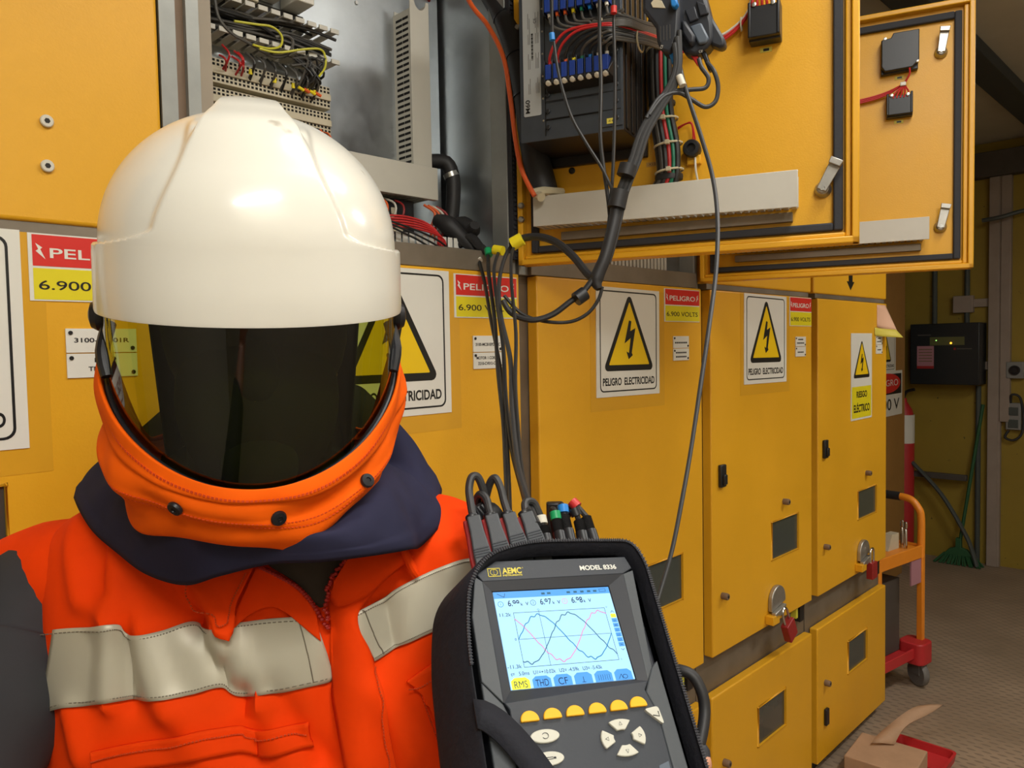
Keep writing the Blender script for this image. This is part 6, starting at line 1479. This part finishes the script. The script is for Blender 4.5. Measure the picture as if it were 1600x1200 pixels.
# screen
sb = MB(DM); sb.box(SX0, SX1, SY0, SY1, -0.006, -0.0032, 'lcd_back'); screen = sb.build('screen', t, smooth=0, label='lit light-blue screen')
g_ = MB(DM); zz = -0.0031
def U(u, v): return (SX0 + (SX1 - SX0)*u, SY1 - (SY1 - SY0)*v)
def rect(u0, u1, v0, v1, m, z=zz):
    a, c = U(u0, v1), U(u1, v0); g_.add([(a[0], a[1], z), (c[0], a[1], z), (c[0], c[1], z), (a[0], c[1], z)], [(0, 1, 2, 3)], m)
rect(0, 1, 0, 0.072, 'lcd_bar')
def line(pts, w, m, z=zz):
    for k in range(len(pts) - 1):
        a, c = Vector(U(*pts[k])), Vector(U(*pts[k+1])); d = (c - a)
        if d.length < 1e-7: continue
        n_ = Vector((-d.y, d.x)).normalized()*w/2; e = d.normalized()*w*0.3
        q = [a - n_ - e, c - n_ + e, c + n_ + e, a + n_ - e]; g_.add([(p.x, p.y, z) for p in q], [(0, 1, 2, 3)], m)
def txt(st, u, v, h, m, w=None, z=-0.00305, align='L', bold=0.0):
    p = U(u, v); M0 = g_.M; g_.M = Matrix.Identity(4); g_.text(st, DM @ Matrix.Translation((p[0], p[1], z)), h, m, w=w, align=align, bold=bold); g_.M = M0
line([(0.03, 0.02), (0.07, 0.05), (0.085, 0.06), (0.095, 0.02)], 0.0004, 'lcd_ink', -0.003)
for u in (0.40, 0.45, 0.62, 0.68, 0.74, 0.80, 0.855): rect(u, u + 0.03, 0.028, 0.05, 'lcd_teal', -0.003)
line([(0.91, 0.02), (0.965, 0.02), (0.965, 0.05), (0.91, 0.05), (0.91, 0.02)], 0.0003, 'lcd_ink', -0.003)
for (u, st, val, m_) in ((0.045, '1', '6.99', 'lcd_blue'), (0.315, '2', '6.97', 'lcd_teal'), (0.585, '3', '6.98', 'lcd_pink')):
    line([(u + 0.022*math.cos(a), 0.135 + 0.029*math.sin(a)) for a in [2*math.pi*k/16 for k in range(17)]], 0.0004, m_)
    txt(st, u, 0.147, 0.0021, m_, align='C'); txt(val, u + 0.06, 0.160, 0.0055, 'lcd_ink', w=0.0108, bold=0.01); txt('k', u + 0.165, 0.160, 0.0028, 'lcd_ink', bold=0.01); txt('V', u + 0.205, 0.160, 0.0032, 'lcd_ink', bold=0.01)
GX0, GX1, GY0, GY1 = 0.135, 0.912, 0.235, 0.795
line([(GX0, GY0), (GX1, GY0), (GX1, GY1), (GX0, GY1), (GX0, GY0)], 0.00035, 'lcd_ink')
YM = 0.515; line([(GX0, YM), (GX1, YM)], 0.0003, 'lcd_ink'); UC = 0.345; line([(UC, GY0 - 0.01), (UC, GY1)], 0.0003, 'lcd_ink')
line([(UC + 0.008*math.cos(a), GY0 - 0.02 + 0.010*math.sin(a)) for a in [2*math.pi*k/8 for k in range(9)]], 0.0003, 'lcd_grey')
for ph, m_ in ((0, 'lcd_blue'), (-120, 'lcd_teal'), (120, 'lcd_pink')):
    pts = []
    for k in range(181):
        u = k/180; a = 360*u*1.0 + ph; y = math.sin(R(a)); rp = 0.05*math.sin(R(a*13))*(abs(y)**0.5) * (1 if (a % 180) < 100 else 0.25)
        pts.append((GX0 + (GX1 - GX0)*u, YM - 0.245*(y + rp)))
    line(pts, 0.0007, m_, -0.0030)
txt('11.2k', 0.02, 0.268, 0.0032, 'lcd_ink', w=0.0105); txt('0', 0.105, 0.525, 0.0022, 'lcd_ink'); txt('-11.3k', 0.005, 0.80, 0.0032, 'lcd_ink', w=0.0125)
txt('V', 0.925, 0.24, 0.002, 'lcd_grey'); txt('t', 0.93, 0.80, 0.002, 'lcd_grey')
txt('t=   5.0ms   U1=+10.02k   U2= -4.59k   U3= -5.43k', 0.02, 0.870, 0.0032, 'lcd_ink', w=0.083)
for k, (st, m_) in enumerate(zip(('3U', 'U', '4A', 'L1', 'L2', 'L3', 'N'), ('lcd_yellow',) + ('lcd_bar',)*6)):
    v = 0.305 + k*0.052; rect(0.948, 0.995, v, v + 0.043, m_); txt(st, 0.971, v + 0.034, 0.0018, 'lcd_ink', align='C')
line([(0.958, 0.29), (0.971, 0.272), (0.985, 0.29)], 0.0004, 'lcd_ink'); line([(0.958, 0.685), (0.971, 0.70), (0.985, 0.685)], 0.0004, 'lcd_ink')
for k in range(6):
    u0, u1 = 0.01 + k*0.166, 0.155 + k*0.166; m_ = 'lcd_yellow' if k == 0 else 'lcd_bar'
    pts = [U(u0, 1.0), U(u1, 1.0), U(u1, 0.92), U(u1 - 0.03, 0.89), U(u0 + 0.03, 0.89), U(u0, 0.92)]; g_.add([(p[0], p[1], zz) for p in pts], [tuple(range(6))], m_)
for k, st in enumerate(('RMS', 'THD', 'CF')): txt(st, 0.083 + k*0.166, 0.988, 0.0058, 'lcd_ink', w=(0.0115, 0.0115, 0.0085)[k], align='C')
line([(0.58, 0.935), (0.58, 0.985)], 0.0005, 'lcd_ink', -0.003); line([(0.565, 0.985), (0.595, 0.985)], 0.0004, 'lcd_ink', -0.003)
for k in range(6): line([(0.705 + 0.018*k, 0.93), (0.705 + 0.018*k, 0.985)], 0.0003, 'lcd_ink', -0.003)
line([(0.87, 0.985), (0.895, 0.94), (0.905, 0.985)], 0.0004, 'lcd_ink', -0.003); line([(0.925 + 0.02*math.cos(a), 0.965 + 0.02*math.sin(a)) for a in [2*math.pi*k/10 for k in range(11)]], 0.0004, 'lcd_ink', -0.003)
gr = g_.build('screen_graphics', t, smooth=0); gr.parent = screen
# keys
def key(pts, m, nm, h=0.0052, lab=None, prt=None):
    b = MB(DM); pz(b, pts, 0.002, h, m); o = b.build(nm, t, bevel=0.0007)
    if prt:
        c_ = MB(DM); prt(c_); q = c_.build('key_symbol', t, smooth=0); q.parent = o
for (x, y) in ((-0.0481, -0.0675), (-0.0286, -0.0670), (-0.0090, -0.0667), (0.0108, -0.0664), (0.0303, -0.0660), (0.0487, -0.0648)):
    key([(x - 0.0078, y - 0.0042), (x + 0.0078, y - 0.0042)] + [(x + 0.0078*math.cos(R(a)), y - 0.003 + 0.0072*math.sin(R(a))) for a in range(0, 181, 15)], 'key_yellow', 'soft_key')
def ring_sym(cx, cy):
    def f(c_): c_.tube([(cx + 0.0026*math.cos(R(a)), cy + 0.0022*math.sin(R(a)), 0.0054) for a in range(-150, 151, 20)], 0.0003, 'sign_black', seg=4)
    return f
def oval(cx, cy, prt): key([(cx + 0.0122*math.cos(R(a)), cy + 0.0052*math.sin(R(a))) for a in range(0, 360, 12)], 'key_grey', 'oval_key', prt=prt)
oval(-0.0386, -0.0838, ring_sym(-0.0386, -0.0838))
def two(c_):
    c_.tube([(-0.0440, -0.1012, 0.0054), (-0.0360, -0.1012, 0.0054), (-0.0360, -0.0998, 0.0054), (-0.0440, -0.0998, 0.0054), (-0.0440, -0.1012, 0.0054)], 0.0003, 'sign_black', seg=4); c_.box(-0.0355, -0.0335, -0.1012, -0.0998, 0.0052, 0.0055, 'sign_black')
oval(-0.0388, -0.1005, two)
AC = (0.0272, -0.0915)
for k, a0 in enumerate((90, 0, 180, 270)):
    hw = 38; pts = [(AC[0] + 0.0195*math.cos(R(a)), AC[1] + 0.0145*math.sin(R(a))) for a in range(a0 - hw + 8, a0 + hw - 7, 10)] + [(AC[0] + 0.0085*math.cos(R(a)), AC[1] + 0.0060*math.sin(R(a))) for a in range(a0 + hw - 12, a0 - hw + 11, -12)]
    ca, sa = math.cos(R(a0)), math.sin(R(a0)); px, py = AC[0] + 0.0145*ca, AC[1] + 0.0105*sa
    def sym(c_, ca=ca, sa=sa, px=px, py=py): c_.tube([(px + 0.0016*ca, py + 0.0016*sa, 0.0054), (px - 0.001*ca - 0.0014*sa, py - 0.001*sa + 0.0014*ca, 0.0054), (px - 0.001*ca + 0.0014*sa, py - 0.001*sa - 0.0014*ca, 0.0054), (px + 0.0016*ca, py + 0.0016*sa, 0.0054)], 0.0002, 'key_print', seg=4)
    key(pts, 'key_grey', 'arrow_key', prt=sym)
key(outline([(0.0520, -0.0715, 0.003), (0.0655, -0.0700, 0.003), (0.0668, -0.0860, 0.004)], 5), 'key_grey', 'enter_key', prt=lambda c_: c_.tube([(0.0640, -0.0745, 0.0054), (0.0640, -0.0785, 0.0054), (0.0585, -0.0772, 0.0054)], 0.0004, 'sign_black', seg=4))
b = MB(DM); pz(b, [(0.050, -0.125), (0.0605, -0.125), (0.0615, -0.1125), (0.052, -0.1150)], 0.0022, 0.003, 'clamp_pad'); b.build('info_label', t, bevel=0.0005)
# heavy black hose clipped to the right of the case
hs_ = thing('mains_lead', 'thick black lead arching from the right side of the soft case down to its plug', 'cable', Matrix.Translation(W(1080, 1150, 0.68)))
b = MB(); b.tube([W(1040, 1046, 0.71), W(1062, 1047, 0.70), W(1082, 1056, 0.695), (W(1096, 1080, 0.69)), W(1101, 1110, 0.685), W(1097, 1145, 0.675), W(1088, 1180, 0.665)], [0.0052]*7, 'black_rubber', seg=12, smooth=6); b.build('cord', hs_)
b = MB(); b.tube([W(1091, 1166, 0.672), W(1092, 1172, 0.67), W(1096, 1230, 0.655)], [0.0075, 0.0095, 0.0095], 'case_dark', seg=12); b.tube([W(1090, 1160, 0.673), W(1091, 1168, 0.672)], 0.007, 'zip_black', seg=12); b.build('plug', hs_)

# ------------------------------------------------------------------ leads plugged into the top
def dpx(x, y, off):
    q = ray(x, y); o = dO + dN*off; k = (o - CAM).dot(dN)/q.dot(dN); return CAM + q*k
def bnc(base, tip, loop, label):
    A, B_ = dpx(base[0], base[1], -0.030), dpx(tip[0], tip[1], -0.030); dz = (B_ - CAM).dot(cF) - tip[2]
    loop = [(q[0], q[1], q[2] + dz) for q in loop]
    F = Matrix.Translation(A); t = thing('current_lead', label, 'test lead', F, 'grey and red plugs of the current leads')
    d = (B_ - A).normalized(); sd = cR - d*cR.dot(d); sd.normalize(); fw = sd.cross(d).normalized()
    T = Matrix(((sd.x, d.x, fw.x, A.x), (sd.y, d.y, fw.y, A.y), (sd.z, d.z, fw.z, A.z), (0, 0, 0, 1))); L_ = (B_ - A).length
    b = MB(T); fz = 1 if fw.dot(CAM - A) > 0 else -1
    w = 0.0085
    pts = [(-w, -0.03), (w, -0.03), (w, 0.008), (w*0.8, L_*0.62), (w*0.78, L_*0.95), (-w*0.78, L_*0.95), (-w*0.8, L_*0.62), (-w, 0.008)]
    b.prism(pts, -0.006*fz, 0.0085*fz, 'case_light', axis='z'); b.build('plug_shell', t, bevel=0.0015)
    b = MB(T); b.prism([(p[0] - 0.0042, p[1]) for p in pts], -0.009*fz, 0.002*fz, 'dull_red', axis='z'); b.build('plug_half', t, bevel=0.0015, label='dark red rear half')
    b = MB(T)
    for k in range(4): b.box(-w*0.85, w*0.85, 0.004 + k*0.0028, 0.0052 + k*0.0028, min(0.0085*fz, 0.0092*fz), max(0.0085*fz, 0.0092*fz), 'case_grey')
    b.build('grip_ribs', t)
    b = MB(T); b.lathe([(0.0062, 0), (0.0068, 0.001), (0.0068, 0.0035), (0.0055, 0.0045)], 'black_plastic', Matrix.Translation((-0.001, L_*0.95, 0)) @ Matrix.Rotation(R(-90), 4, 'X'), seg=16)
    b.build('collar', t)
    b = MB(); b.tube([B_ - d*0.004] + [W(*q) for q in loop], 0.0041, 'grey_rubber', seg=10, smooth=7); b.build('cord', t)
bnc((757, 882, 0.700), (739, 808, 0.735), [(736, 790, 0.742), (733, 765, 0.752), (737, 746, 0.757), (746, 745, 0.76), (754, 762, 0.762), (759, 785, 0.765), (762, 800, 0.775)], 'leftmost grey plug on top of the analyzer')
bnc((786, 872, 0.706), (767, 806, 0.738), [(764, 795, 0.745), (760, 780, 0.752), (752, 772, 0.757), (746, 778, 0.765), (748, 795, 0.775)], 'second grey plug from the left on top of the analyzer')
bnc((813, 860, 0.714), (794, 804, 0.742), [(788, 785, 0.75), (782, 762, 0.755), (774, 747, 0.758), (766, 754, 0.762), (760, 775, 0.768), (757, 790, 0.775)], 'third grey plug from the left on top of the analyzer')
bnc((840, 855, 0.722), (821, 803, 0.748), [(820, 790, 0.755), (824, 783, 0.76), (834, 786, 0.765), (843, 805, 0.765), (852, 830, 0.765), (858, 860, 0.76)], 'rightmost grey plug on top of the analyzer')
b = MB(); b.tube([W(748, 792, 0.80), W(762, 808, 0.795), W(778, 798, 0.80)], [0.010, 0.0145, 0.011], 'black_rubber', seg=12, smooth=4)
for k in range(5): b.tube([W(740 + 6*k, 790 + 3*(k % 2), 0.782), W(752 + 6*k, 812 - 4*(k % 3), 0.778)], 0.0022, 'black_plastic', seg=6)
b.build('strap_ball', tag=('scrunched black strap behind the grey plugs', 'strap'))
def vlead(base, tip, ring, col, end, label):
    A, B_ = dpx(base[0], base[1], -0.030), dpx(tip[0], tip[1], -0.030); dz = (B_ - CAM).dot(cF) - tip[2]
    ring = (ring[0], ring[1], ring[2] + dz); end = [(q[0], q[1], q[2] + dz) for q in end]
    t = thing('voltage_lead', label, 'test lead', Matrix.Translation(A), 'slim voltage leads on top of the analyzer'); n_ = 9
    b = MB(); b.tube([A + (A - B_)*0.6, A, A.lerp(B_, 0.45)], 0.0064, 'black_plastic', seg=14); b.build('plug_body', t)
    b = MB(); pts = [A.lerp(B_, 0.45 + 0.5*k/(2*n_)) for k in range(2*n_ + 1)]; b.tube(pts, [0.0058 if k % 2 else 0.0044 for k in range(2*n_ + 1)], 'black_rubber', seg=12); b.build('strain_relief', t)
    C_ = W(*ring); b = MB(); d = (C_ - B_); d = d.normalized() if d.length > 1e-5 else (B_ - A).normalized(); b.tube([C_ - d*0.0042, C_ + d*0.0042], 0.0058, col, seg=14); b.build('colour_ring', t, label='coloured ring')
    b = MB(); b.tube([A.lerp(B_, 0.9), B_, C_] + [W(*q) for q in end], 0.0030, 'black_rubber', seg=8, smooth=6); b.build('cord', t)
vlead((855, 850, 0.735), (848, 822, 0.745), (846, 813, 0.748), 'wire_white', [(842, 808, 0.76), (838, 820, 0.775), (836, 850, 0.775)], 'slim lead with a white ring, leftmost of the slim ones')
vlead((877, 850, 0.738), (869, 812, 0.752), (868, 806, 0.754), 'green_plastic', [(866, 797, 0.762), (862, 800, 0.77), (868, 840, 0.77)], 'slim lead with a green ring')
vlead((892, 850, 0.742), (881, 804, 0.757), (880, 796, 0.76), 'bright_blue', [(877, 788, 0.768), (874, 800, 0.775)], 'slim lead with a blue ring')
vlead((912, 850, 0.747), (904, 812, 0.76), (899, 800, 0.762), 'black_plastic', [(893, 800, 0.768), (886, 808, 0.77)], 'slim lead with a plain black bend')
vlead((929, 850, 0.75), (915, 806, 0.765), (898, 788, 0.772), 'red_plastic', [(892, 792, 0.776), (888, 804, 0.776)], 'slim lead with a red ring, rightmost of the slim ones')
b = MB(); A = W(868, 812, 0.86); T = Matrix.Translation(A); b.box(-0.010, 0.009, -0.006, 0.006, -0.03, 0.020, 'dark_metal', T); b.build('lead_clip', bevel=0.002, tag=('small dark block standing behind the green and blue rings', 'clip'))

# ------------------------------------------------------------------ long cables hanging from the clamps to the analyzer
def cable(pts, r_, m, label, group=None, extras=(), nm='test_cable'):
    P_ = [W(*q) for q in pts]
    t = thing(nm, label, 'cable', Matrix.Translation(P_[-1]), group)
    r_ = [q*0.84 for q in r_] if isinstance(r_, list) else r_*0.84
    b = MB(); b.tube(P_, r_, m, seg=9, smooth=8); b.build('cord', t)
    for (a, c, rr, mm, nm2) in extras:
        b = MB(); b.tube([W(*a), W(*c)], rr, mm, seg=12); b.build(nm2, t)
    return t
cable([(735, 385, 1.70), (746, 402, 1.66), (757, 440, 1.58), (768, 505, 1.42), (782, 575, 1.26), (790, 650, 1.10), (795, 740, 0.93), (797, 800, 0.82)], [0.0048, 0.0048, 0.0045, 0.004, 0.0034, 0.0030, 0.0028, 0.0028], 'wire_black', 'thin black cable with a white tag dropping from the sill', extras=[((745, 398, 1.66), (749, 408, 1.645), 0.0075, 'wire_white', 'marker')])
cable([(755, 385, 1.66), (762, 396, 1.62), (764, 430, 1.54), (773, 500, 1.38), (778, 580, 1.22), (786, 660, 1.08), (790, 740, 0.93), (793, 800, 0.84)], [0.0055, 0.0055, 0.005, 0.0045, 0.0038, 0.0032, 0.003, 0.003], 'wire_black', 'black cable with a green tag dropping from the sill', extras=[((762, 390, 1.62), (764, 399, 1.61), 0.008, 'green_plastic', 'marker')])
cable([(780, 392, 1.60), (772, 420, 1.52), (776, 470, 1.42), (786, 540, 1.30), (790, 620, 1.15), (800, 700, 1.0), (818, 770, 0.85), (826, 800, 0.78)], 0.0042, 'grey_rubber', 'grey cable with a yellow tape tag running straight down', extras=[((772, 390, 1.60), (786, 392, 1.59), 0.010, 'yellow_tape', 'tape_tag')])
cable([(806, 376, 1.46), (790, 400, 1.44), (780, 440, 1.38), (782, 490, 1.30), (797, 560, 1.20), (800, 640, 1.06), (808, 720, 0.93), (822, 775, 0.83), (840, 820, 0.77)], 0.0046, 'grey_rubber', 'thickest grey cable bowing right as it nears the analyzer')
cable([(812, 374, 1.46), (800, 395, 1.42), (799, 440, 1.35), (806, 520, 1.24), (805, 600, 1.12), (810, 680, 1.0), (816, 740, 0.90), (828, 790, 0.81)], 0.0036, 'wire_black', 'black cable nearest the grey gap between the doors')
# arc from yellow tape to the knot, and the bundle up to the clamps
cable([(798, 384, 1.455), (812, 374, 1.45), (840, 370, 1.43), (868, 378, 1.40), (895, 400, 1.36), (918, 428, 1.32), (936, 442, 1.30)], 0.0085, 'black_rubber', 'thick black cable pair arching from the yellow tape to the knot', extras=[((800, 382, 1.44), (816, 373, 1.435), 0.0125, 'yellow_tape', 'tape_tag')])
cable([(786, 470, 1.30), (800, 490, 1.29), (830, 500, 1.28), (862, 492, 1.28), (890, 472, 1.28), (912, 455, 1.285), (940, 415, 1.29), (955, 380, 1.30)], 0.0060, 'black_rubber', 'black cable swinging low from the hanging bundle up to the knot', extras=[((900, 468, 1.27), (914, 458, 1.275), 0.012, 'black_plastic', 'tape_knot')])
cable([(788, 462, 1.31), (815, 490, 1.30), (850, 502, 1.29), (890, 503, 1.29), (918, 490, 1.29), (935, 468, 1.29), (941, 448, 1.29)], 0.0036, 'wire_black', 'thinner black cable hanging in the lowest loop under the knot')
b = MB(); b.tube([W(936, 452, 1.285), W(932, 436, 1.29), W(946, 400, 1.29), W(960, 345, 1.30), W(966, 305, 1.31)], [0.005, 0.012, 0.0105, 0.0105, 0.012], 'black_rubber', seg=12, smooth=5); b.build('taped_bundle', tag=('black taped bundle just right of the arch, wrapped down to a point', 'cable bundle'))
for k, (dx, r_) in enumerate(((-4, 0.0058), (3, 0.0062), (9, 0.005))):
    cable([(1056 + dx*0.6, 68 - 10*k, 1.33), (1058 + dx*0.5, 100, 1.33), (1048 + dx*0.8, 135, 1.33), (1022 + dx, 175, 1.325), (1003 + dx, 210, 1.32), (990 + dx, 250, 1.315), (976 + dx, 285, 1.31), (966 + dx, 315, 1.305), (955 + dx, 365, 1.30), (942 + dx, 410, 1.295)], r_, 'grey_rubber', ['left', 'middle', 'right'][k] + ' strand of the grey cables rising to the clamps', 'grey cables rising to the clamps')
b = MB(); b.tube([W(982, 258, 1.30), W(977, 275, 1.30)], 0.0155, 'black_rubber', seg=12); b.build('tape_wrap', tag=('upper black tape wrap on the rising grey cables', 'tape'))
b = MB(); b.tube([W(969, 298, 1.30), W(963, 325, 1.30)], 0.0155, 'black_rubber', seg=12); b.build('tape_wrap', tag=('lower ragged black tape wrap on the rising grey cables', 'tape'))
# thin leads hanging in front of the relay
cable([(862, -30, 1.36), (863, 45, 1.37), (866, 70, 1.37), (874, 120, 1.36), (892, 180, 1.34), (915, 222, 1.33), (940, 262, 1.32), (958, 300, 1.315)], 0.0034, 'wire_black', 'thin lead with a blue ring crossing the relay box diagonally', 'thin leads in front of the relay', [((862, 52, 1.362), (863, 63, 1.362), 0.0052, 'bright_blue', 'colour_ring')])
cable([(937, -30, 1.36), (937, 60, 1.36), (939, 130, 1.35), (938, 210, 1.335), (943, 260, 1.33), (950, 310, 1.32), (954, 350, 1.31)], 0.0042, 'wire_black', 'plain dark lead hanging straight down in front of the relay', 'thin leads in front of the relay')
cable([(959, -30, 1.36), (959, 30, 1.36), (961, 120, 1.35), (960, 200, 1.34), (958, 260, 1.33), (954, 320, 1.32), (950, 360, 1.31)], 0.0036, 'wire_black', 'dark lead with a red ring hanging at the right edge of the relay', 'thin leads in front of the relay', [((959, 10, 1.352), (959, 21, 1.352), 0.0056, 'red_plastic', 'colour_ring')])
# long right-hand lead down to the analyzer
cable([(1060, 90, 1.34), (1066, 120, 1.33), (1078, 160, 1.32), (1096, 215, 1.28), (1113, 275, 1.22), (1121, 340, 1.16), (1119, 420, 1.10), (1108, 510, 1.02), (1095, 600, 0.96), (1080, 700, 0.90), (1066, 780, 0.85), (1050, 860, 0.81), (1030, 930, 0.78), (1020, 965, 0.775)], [0.0045, 0.0045, 0.0044, 0.0044, 0.0042, 0.004, 0.0038, 0.0036, 0.0034, 0.003, 0.003, 0.0028, 0.0026, 0.0026], 'grey_rubber', 'long single grey lead with a white sleeve falling to the right of the analyzer', None, [((1061, 119, 1.325), (1067, 134, 1.32), 0.0062, 'wire_white', 'marker')])
cable([(1092, 92, 1.34), (1096, 105, 1.335), (1107, 122, 1.33), (1102, 137, 1.33), (1080, 140, 1.33), (1050, 143, 1.33), (1028, 155, 1.325), (1010, 185, 1.32)], 0.0046, 'grey_rubber', 'grey lead from the red plug doubling back under the clamps')
cable([(1105, 98, 1.34), (1116, 112, 1.33), (1122, 135, 1.33), (1118, 158, 1.33), (1102, 167, 1.33), (1080, 155, 1.33), (1060, 145, 1.328), (1036, 152, 1.325), (1014, 180, 1.32)], 0.0046, 'grey_rubber', 'grey lead from the black plug making the outermost loop under the clamps')
# ------------------------------------------------------------------ current clamps hung on the relay wires
def in_front(y): return DOOR1 @ Matrix.Translation((0, y, 0))
def px_poly(y, pts):
    out = []
    for q in pts:
        p = on(DOOR1, q[0], q[1], y); out.append((p.x, p.z))
    return out
F = in_front(-0.215) @ Matrix.Translation((0.36, 0, 0.60))
t = thing('current_clamp', 'black current clamp with fine white print, left of the pair on the wires', 'current clamp', F)
def cl(pts, y0, y1, m, nm, bev=0.004, lab=None):
    b = MB(DOOR1); b.prism(px_poly((y0 + y1)/2, pts), y0, y1, m); return b.build(nm, t, bevel=bev, label=lab)
cl([(1008, -40), (1062, -40), (1066, 20), (1064, 60), (1056, 82), (1050, 90), (1037, 86), (1030, 70), (1028, 48), (1008, 22)], -0.235, -0.195, 'clamp_dark', 'clamp_body', 0.006)
cl([(1017, 5), (1022, -1), (1034, 1), (1040, 13), (1020, 12)], -0.2365, -0.2345, 'cream_plastic', 'label_window', 0.0005)
cl([(1046, 84), (1053, 81), (1059, 94), (1058, 102), (1051, 102)], -0.225, -0.208, 'bright_blue', 'plug', 0.002, 'blue plug')
cl([(1048, -4), (1056, -6), (1060, 8), (1055, 14), (1050, 12)], -0.252, -0.236, 'bright_blue', 'plug', 0.002, 'blue plug')
b = MB(DOOR1); p = on(DOOR1, 1039, 60, -0.2355)
for k in range(4): b.box(p.x - 0.008 + k*0.0055, p.x - 0.0072 + k*0.0055, -0.2362, -0.2352, p.z - 0.004 + 0.002*(k % 2), p.z + 0.022, 'wire_grey')
b.M = Matrix.Identity(4); b.text('CE', XZ(DOOR1, p.x - 0.004, -0.2362, p.z - 0.014) @ Matrix.Rotation(R(70), 4, 'Z'), 0.004, 'wire_white'); b.build('printed_mark', t, smooth=0)
F = in_front(-0.19) @ Matrix.Translation((0.42, 0, 0.60))
t = thing('current_clamp', 'black current clamp with a raised grey thumb pad and red plug, right of the pair', 'current clamp', F)
cl([(1058, -40), (1095, -40), (1108, 8), (1116, 40), (1118, 66), (1108, 80), (1090, 92), (1072, 88), (1064, 72), (1062, 40)], -0.205, -0.165, 'clamp_dark', 'clamp_body', 0.006)
cl([(1104, 28), (1112, 26), (1133, 62), (1135, 74), (1127, 79), (1114, 74), (1106, 55)], -0.200, -0.172, 'clamp_dark', 'lever', 0.005)
cl([(1066, 34), (1073, 36), (1087, 58), (1086, 70), (1078, 72), (1068, 56)], -0.222, -0.200, 'clamp_dark', 'lever', 0.004)
cl([(1078, 42), (1096, 36), (1108, 60), (1104, 68), (1092, 70)], -0.213, -0.204, 'clamp_pad', 'thumb_pad', 0.003, 'grey thumb pad')
cl([(1070, 16), (1086, 10), (1092, 30), (1078, 36)], -0.211, -0.204, 'clamp_dark', 'cover_step', 0.002)
cl([(1088, 2), (1104, 8), (1108, 22), (1094, 26)], -0.211, -0.204, 'clamp_dark', 'cover_step', 0.002)
cl([(1079, 87), (1089, 84), (1094, 96), (1090, 104)], -0.195, -0.178, 'red_plastic', 'plug', 0.002, 'red plug')
cl([(1096, 84), (1104, 82), (1114, 110), (1108, 113)], -0.195, -0.180, 'black_plastic', 'plug', 0.002)
b = MB(); b.text('CE', XZ(DOOR1, on(DOOR1, 1095, 78, -0.206).x, -0.2062, on(DOOR1, 1095, 82, -0.206).z), 0.004, 'wire_white'); b.build('printed_mark', t, smooth=0)

# hand pose round the right edge of the case, in the case's own axes
def D_(x, y, z): return tuple(DM @ Vector((x, y, z)))
DEV_HAND = {'fingers': [
    [D_(0.070, -0.120, -0.092), D_(0.098, -0.118, -0.086), D_(0.1085, -0.116, -0.056), D_(0.1075, -0.114, -0.028), D_(0.103, -0.113, -0.012)],
    [D_(0.070, -0.140, -0.092), D_(0.100, -0.138, -0.086), D_(0.1095, -0.136, -0.052), D_(0.1080, -0.135, -0.020), D_(0.100, -0.134, -0.002)],
    [D_(0.068, -0.160, -0.092), D_(0.098, -0.158, -0.086), D_(0.1085, -0.156, -0.054), D_(0.1070, -0.155, -0.024), D_(0.100, -0.154, -0.006)],
    [D_(0.064, -0.178, -0.090), D_(0.092, -0.176, -0.084), D_(0.102, -0.175, -0.058), D_(0.101, -0.174, -0.034), D_(0.096, -0.173, -0.018)],
    [D_(0.020, -0.175, -0.098), D_(0.008, -0.135, -0.092), D_(0.014, -0.105, -0.088), D_(0.020, -0.085, -0.087)]],
    'palm': [Vector(D_(0.035, -0.165, -0.104)), Vector(D_(0.055, -0.140, -0.100))],
    'knuckles': [Vector(D_(0.070, -0.120, -0.094)), Vector(D_(0.070, -0.140, -0.095)), Vector(D_(0.068, -0.160, -0.094)), Vector(D_(0.064, -0.176, -0.092))]}
WRR = Vector(D_(0.020, -0.225, -0.110))
body()
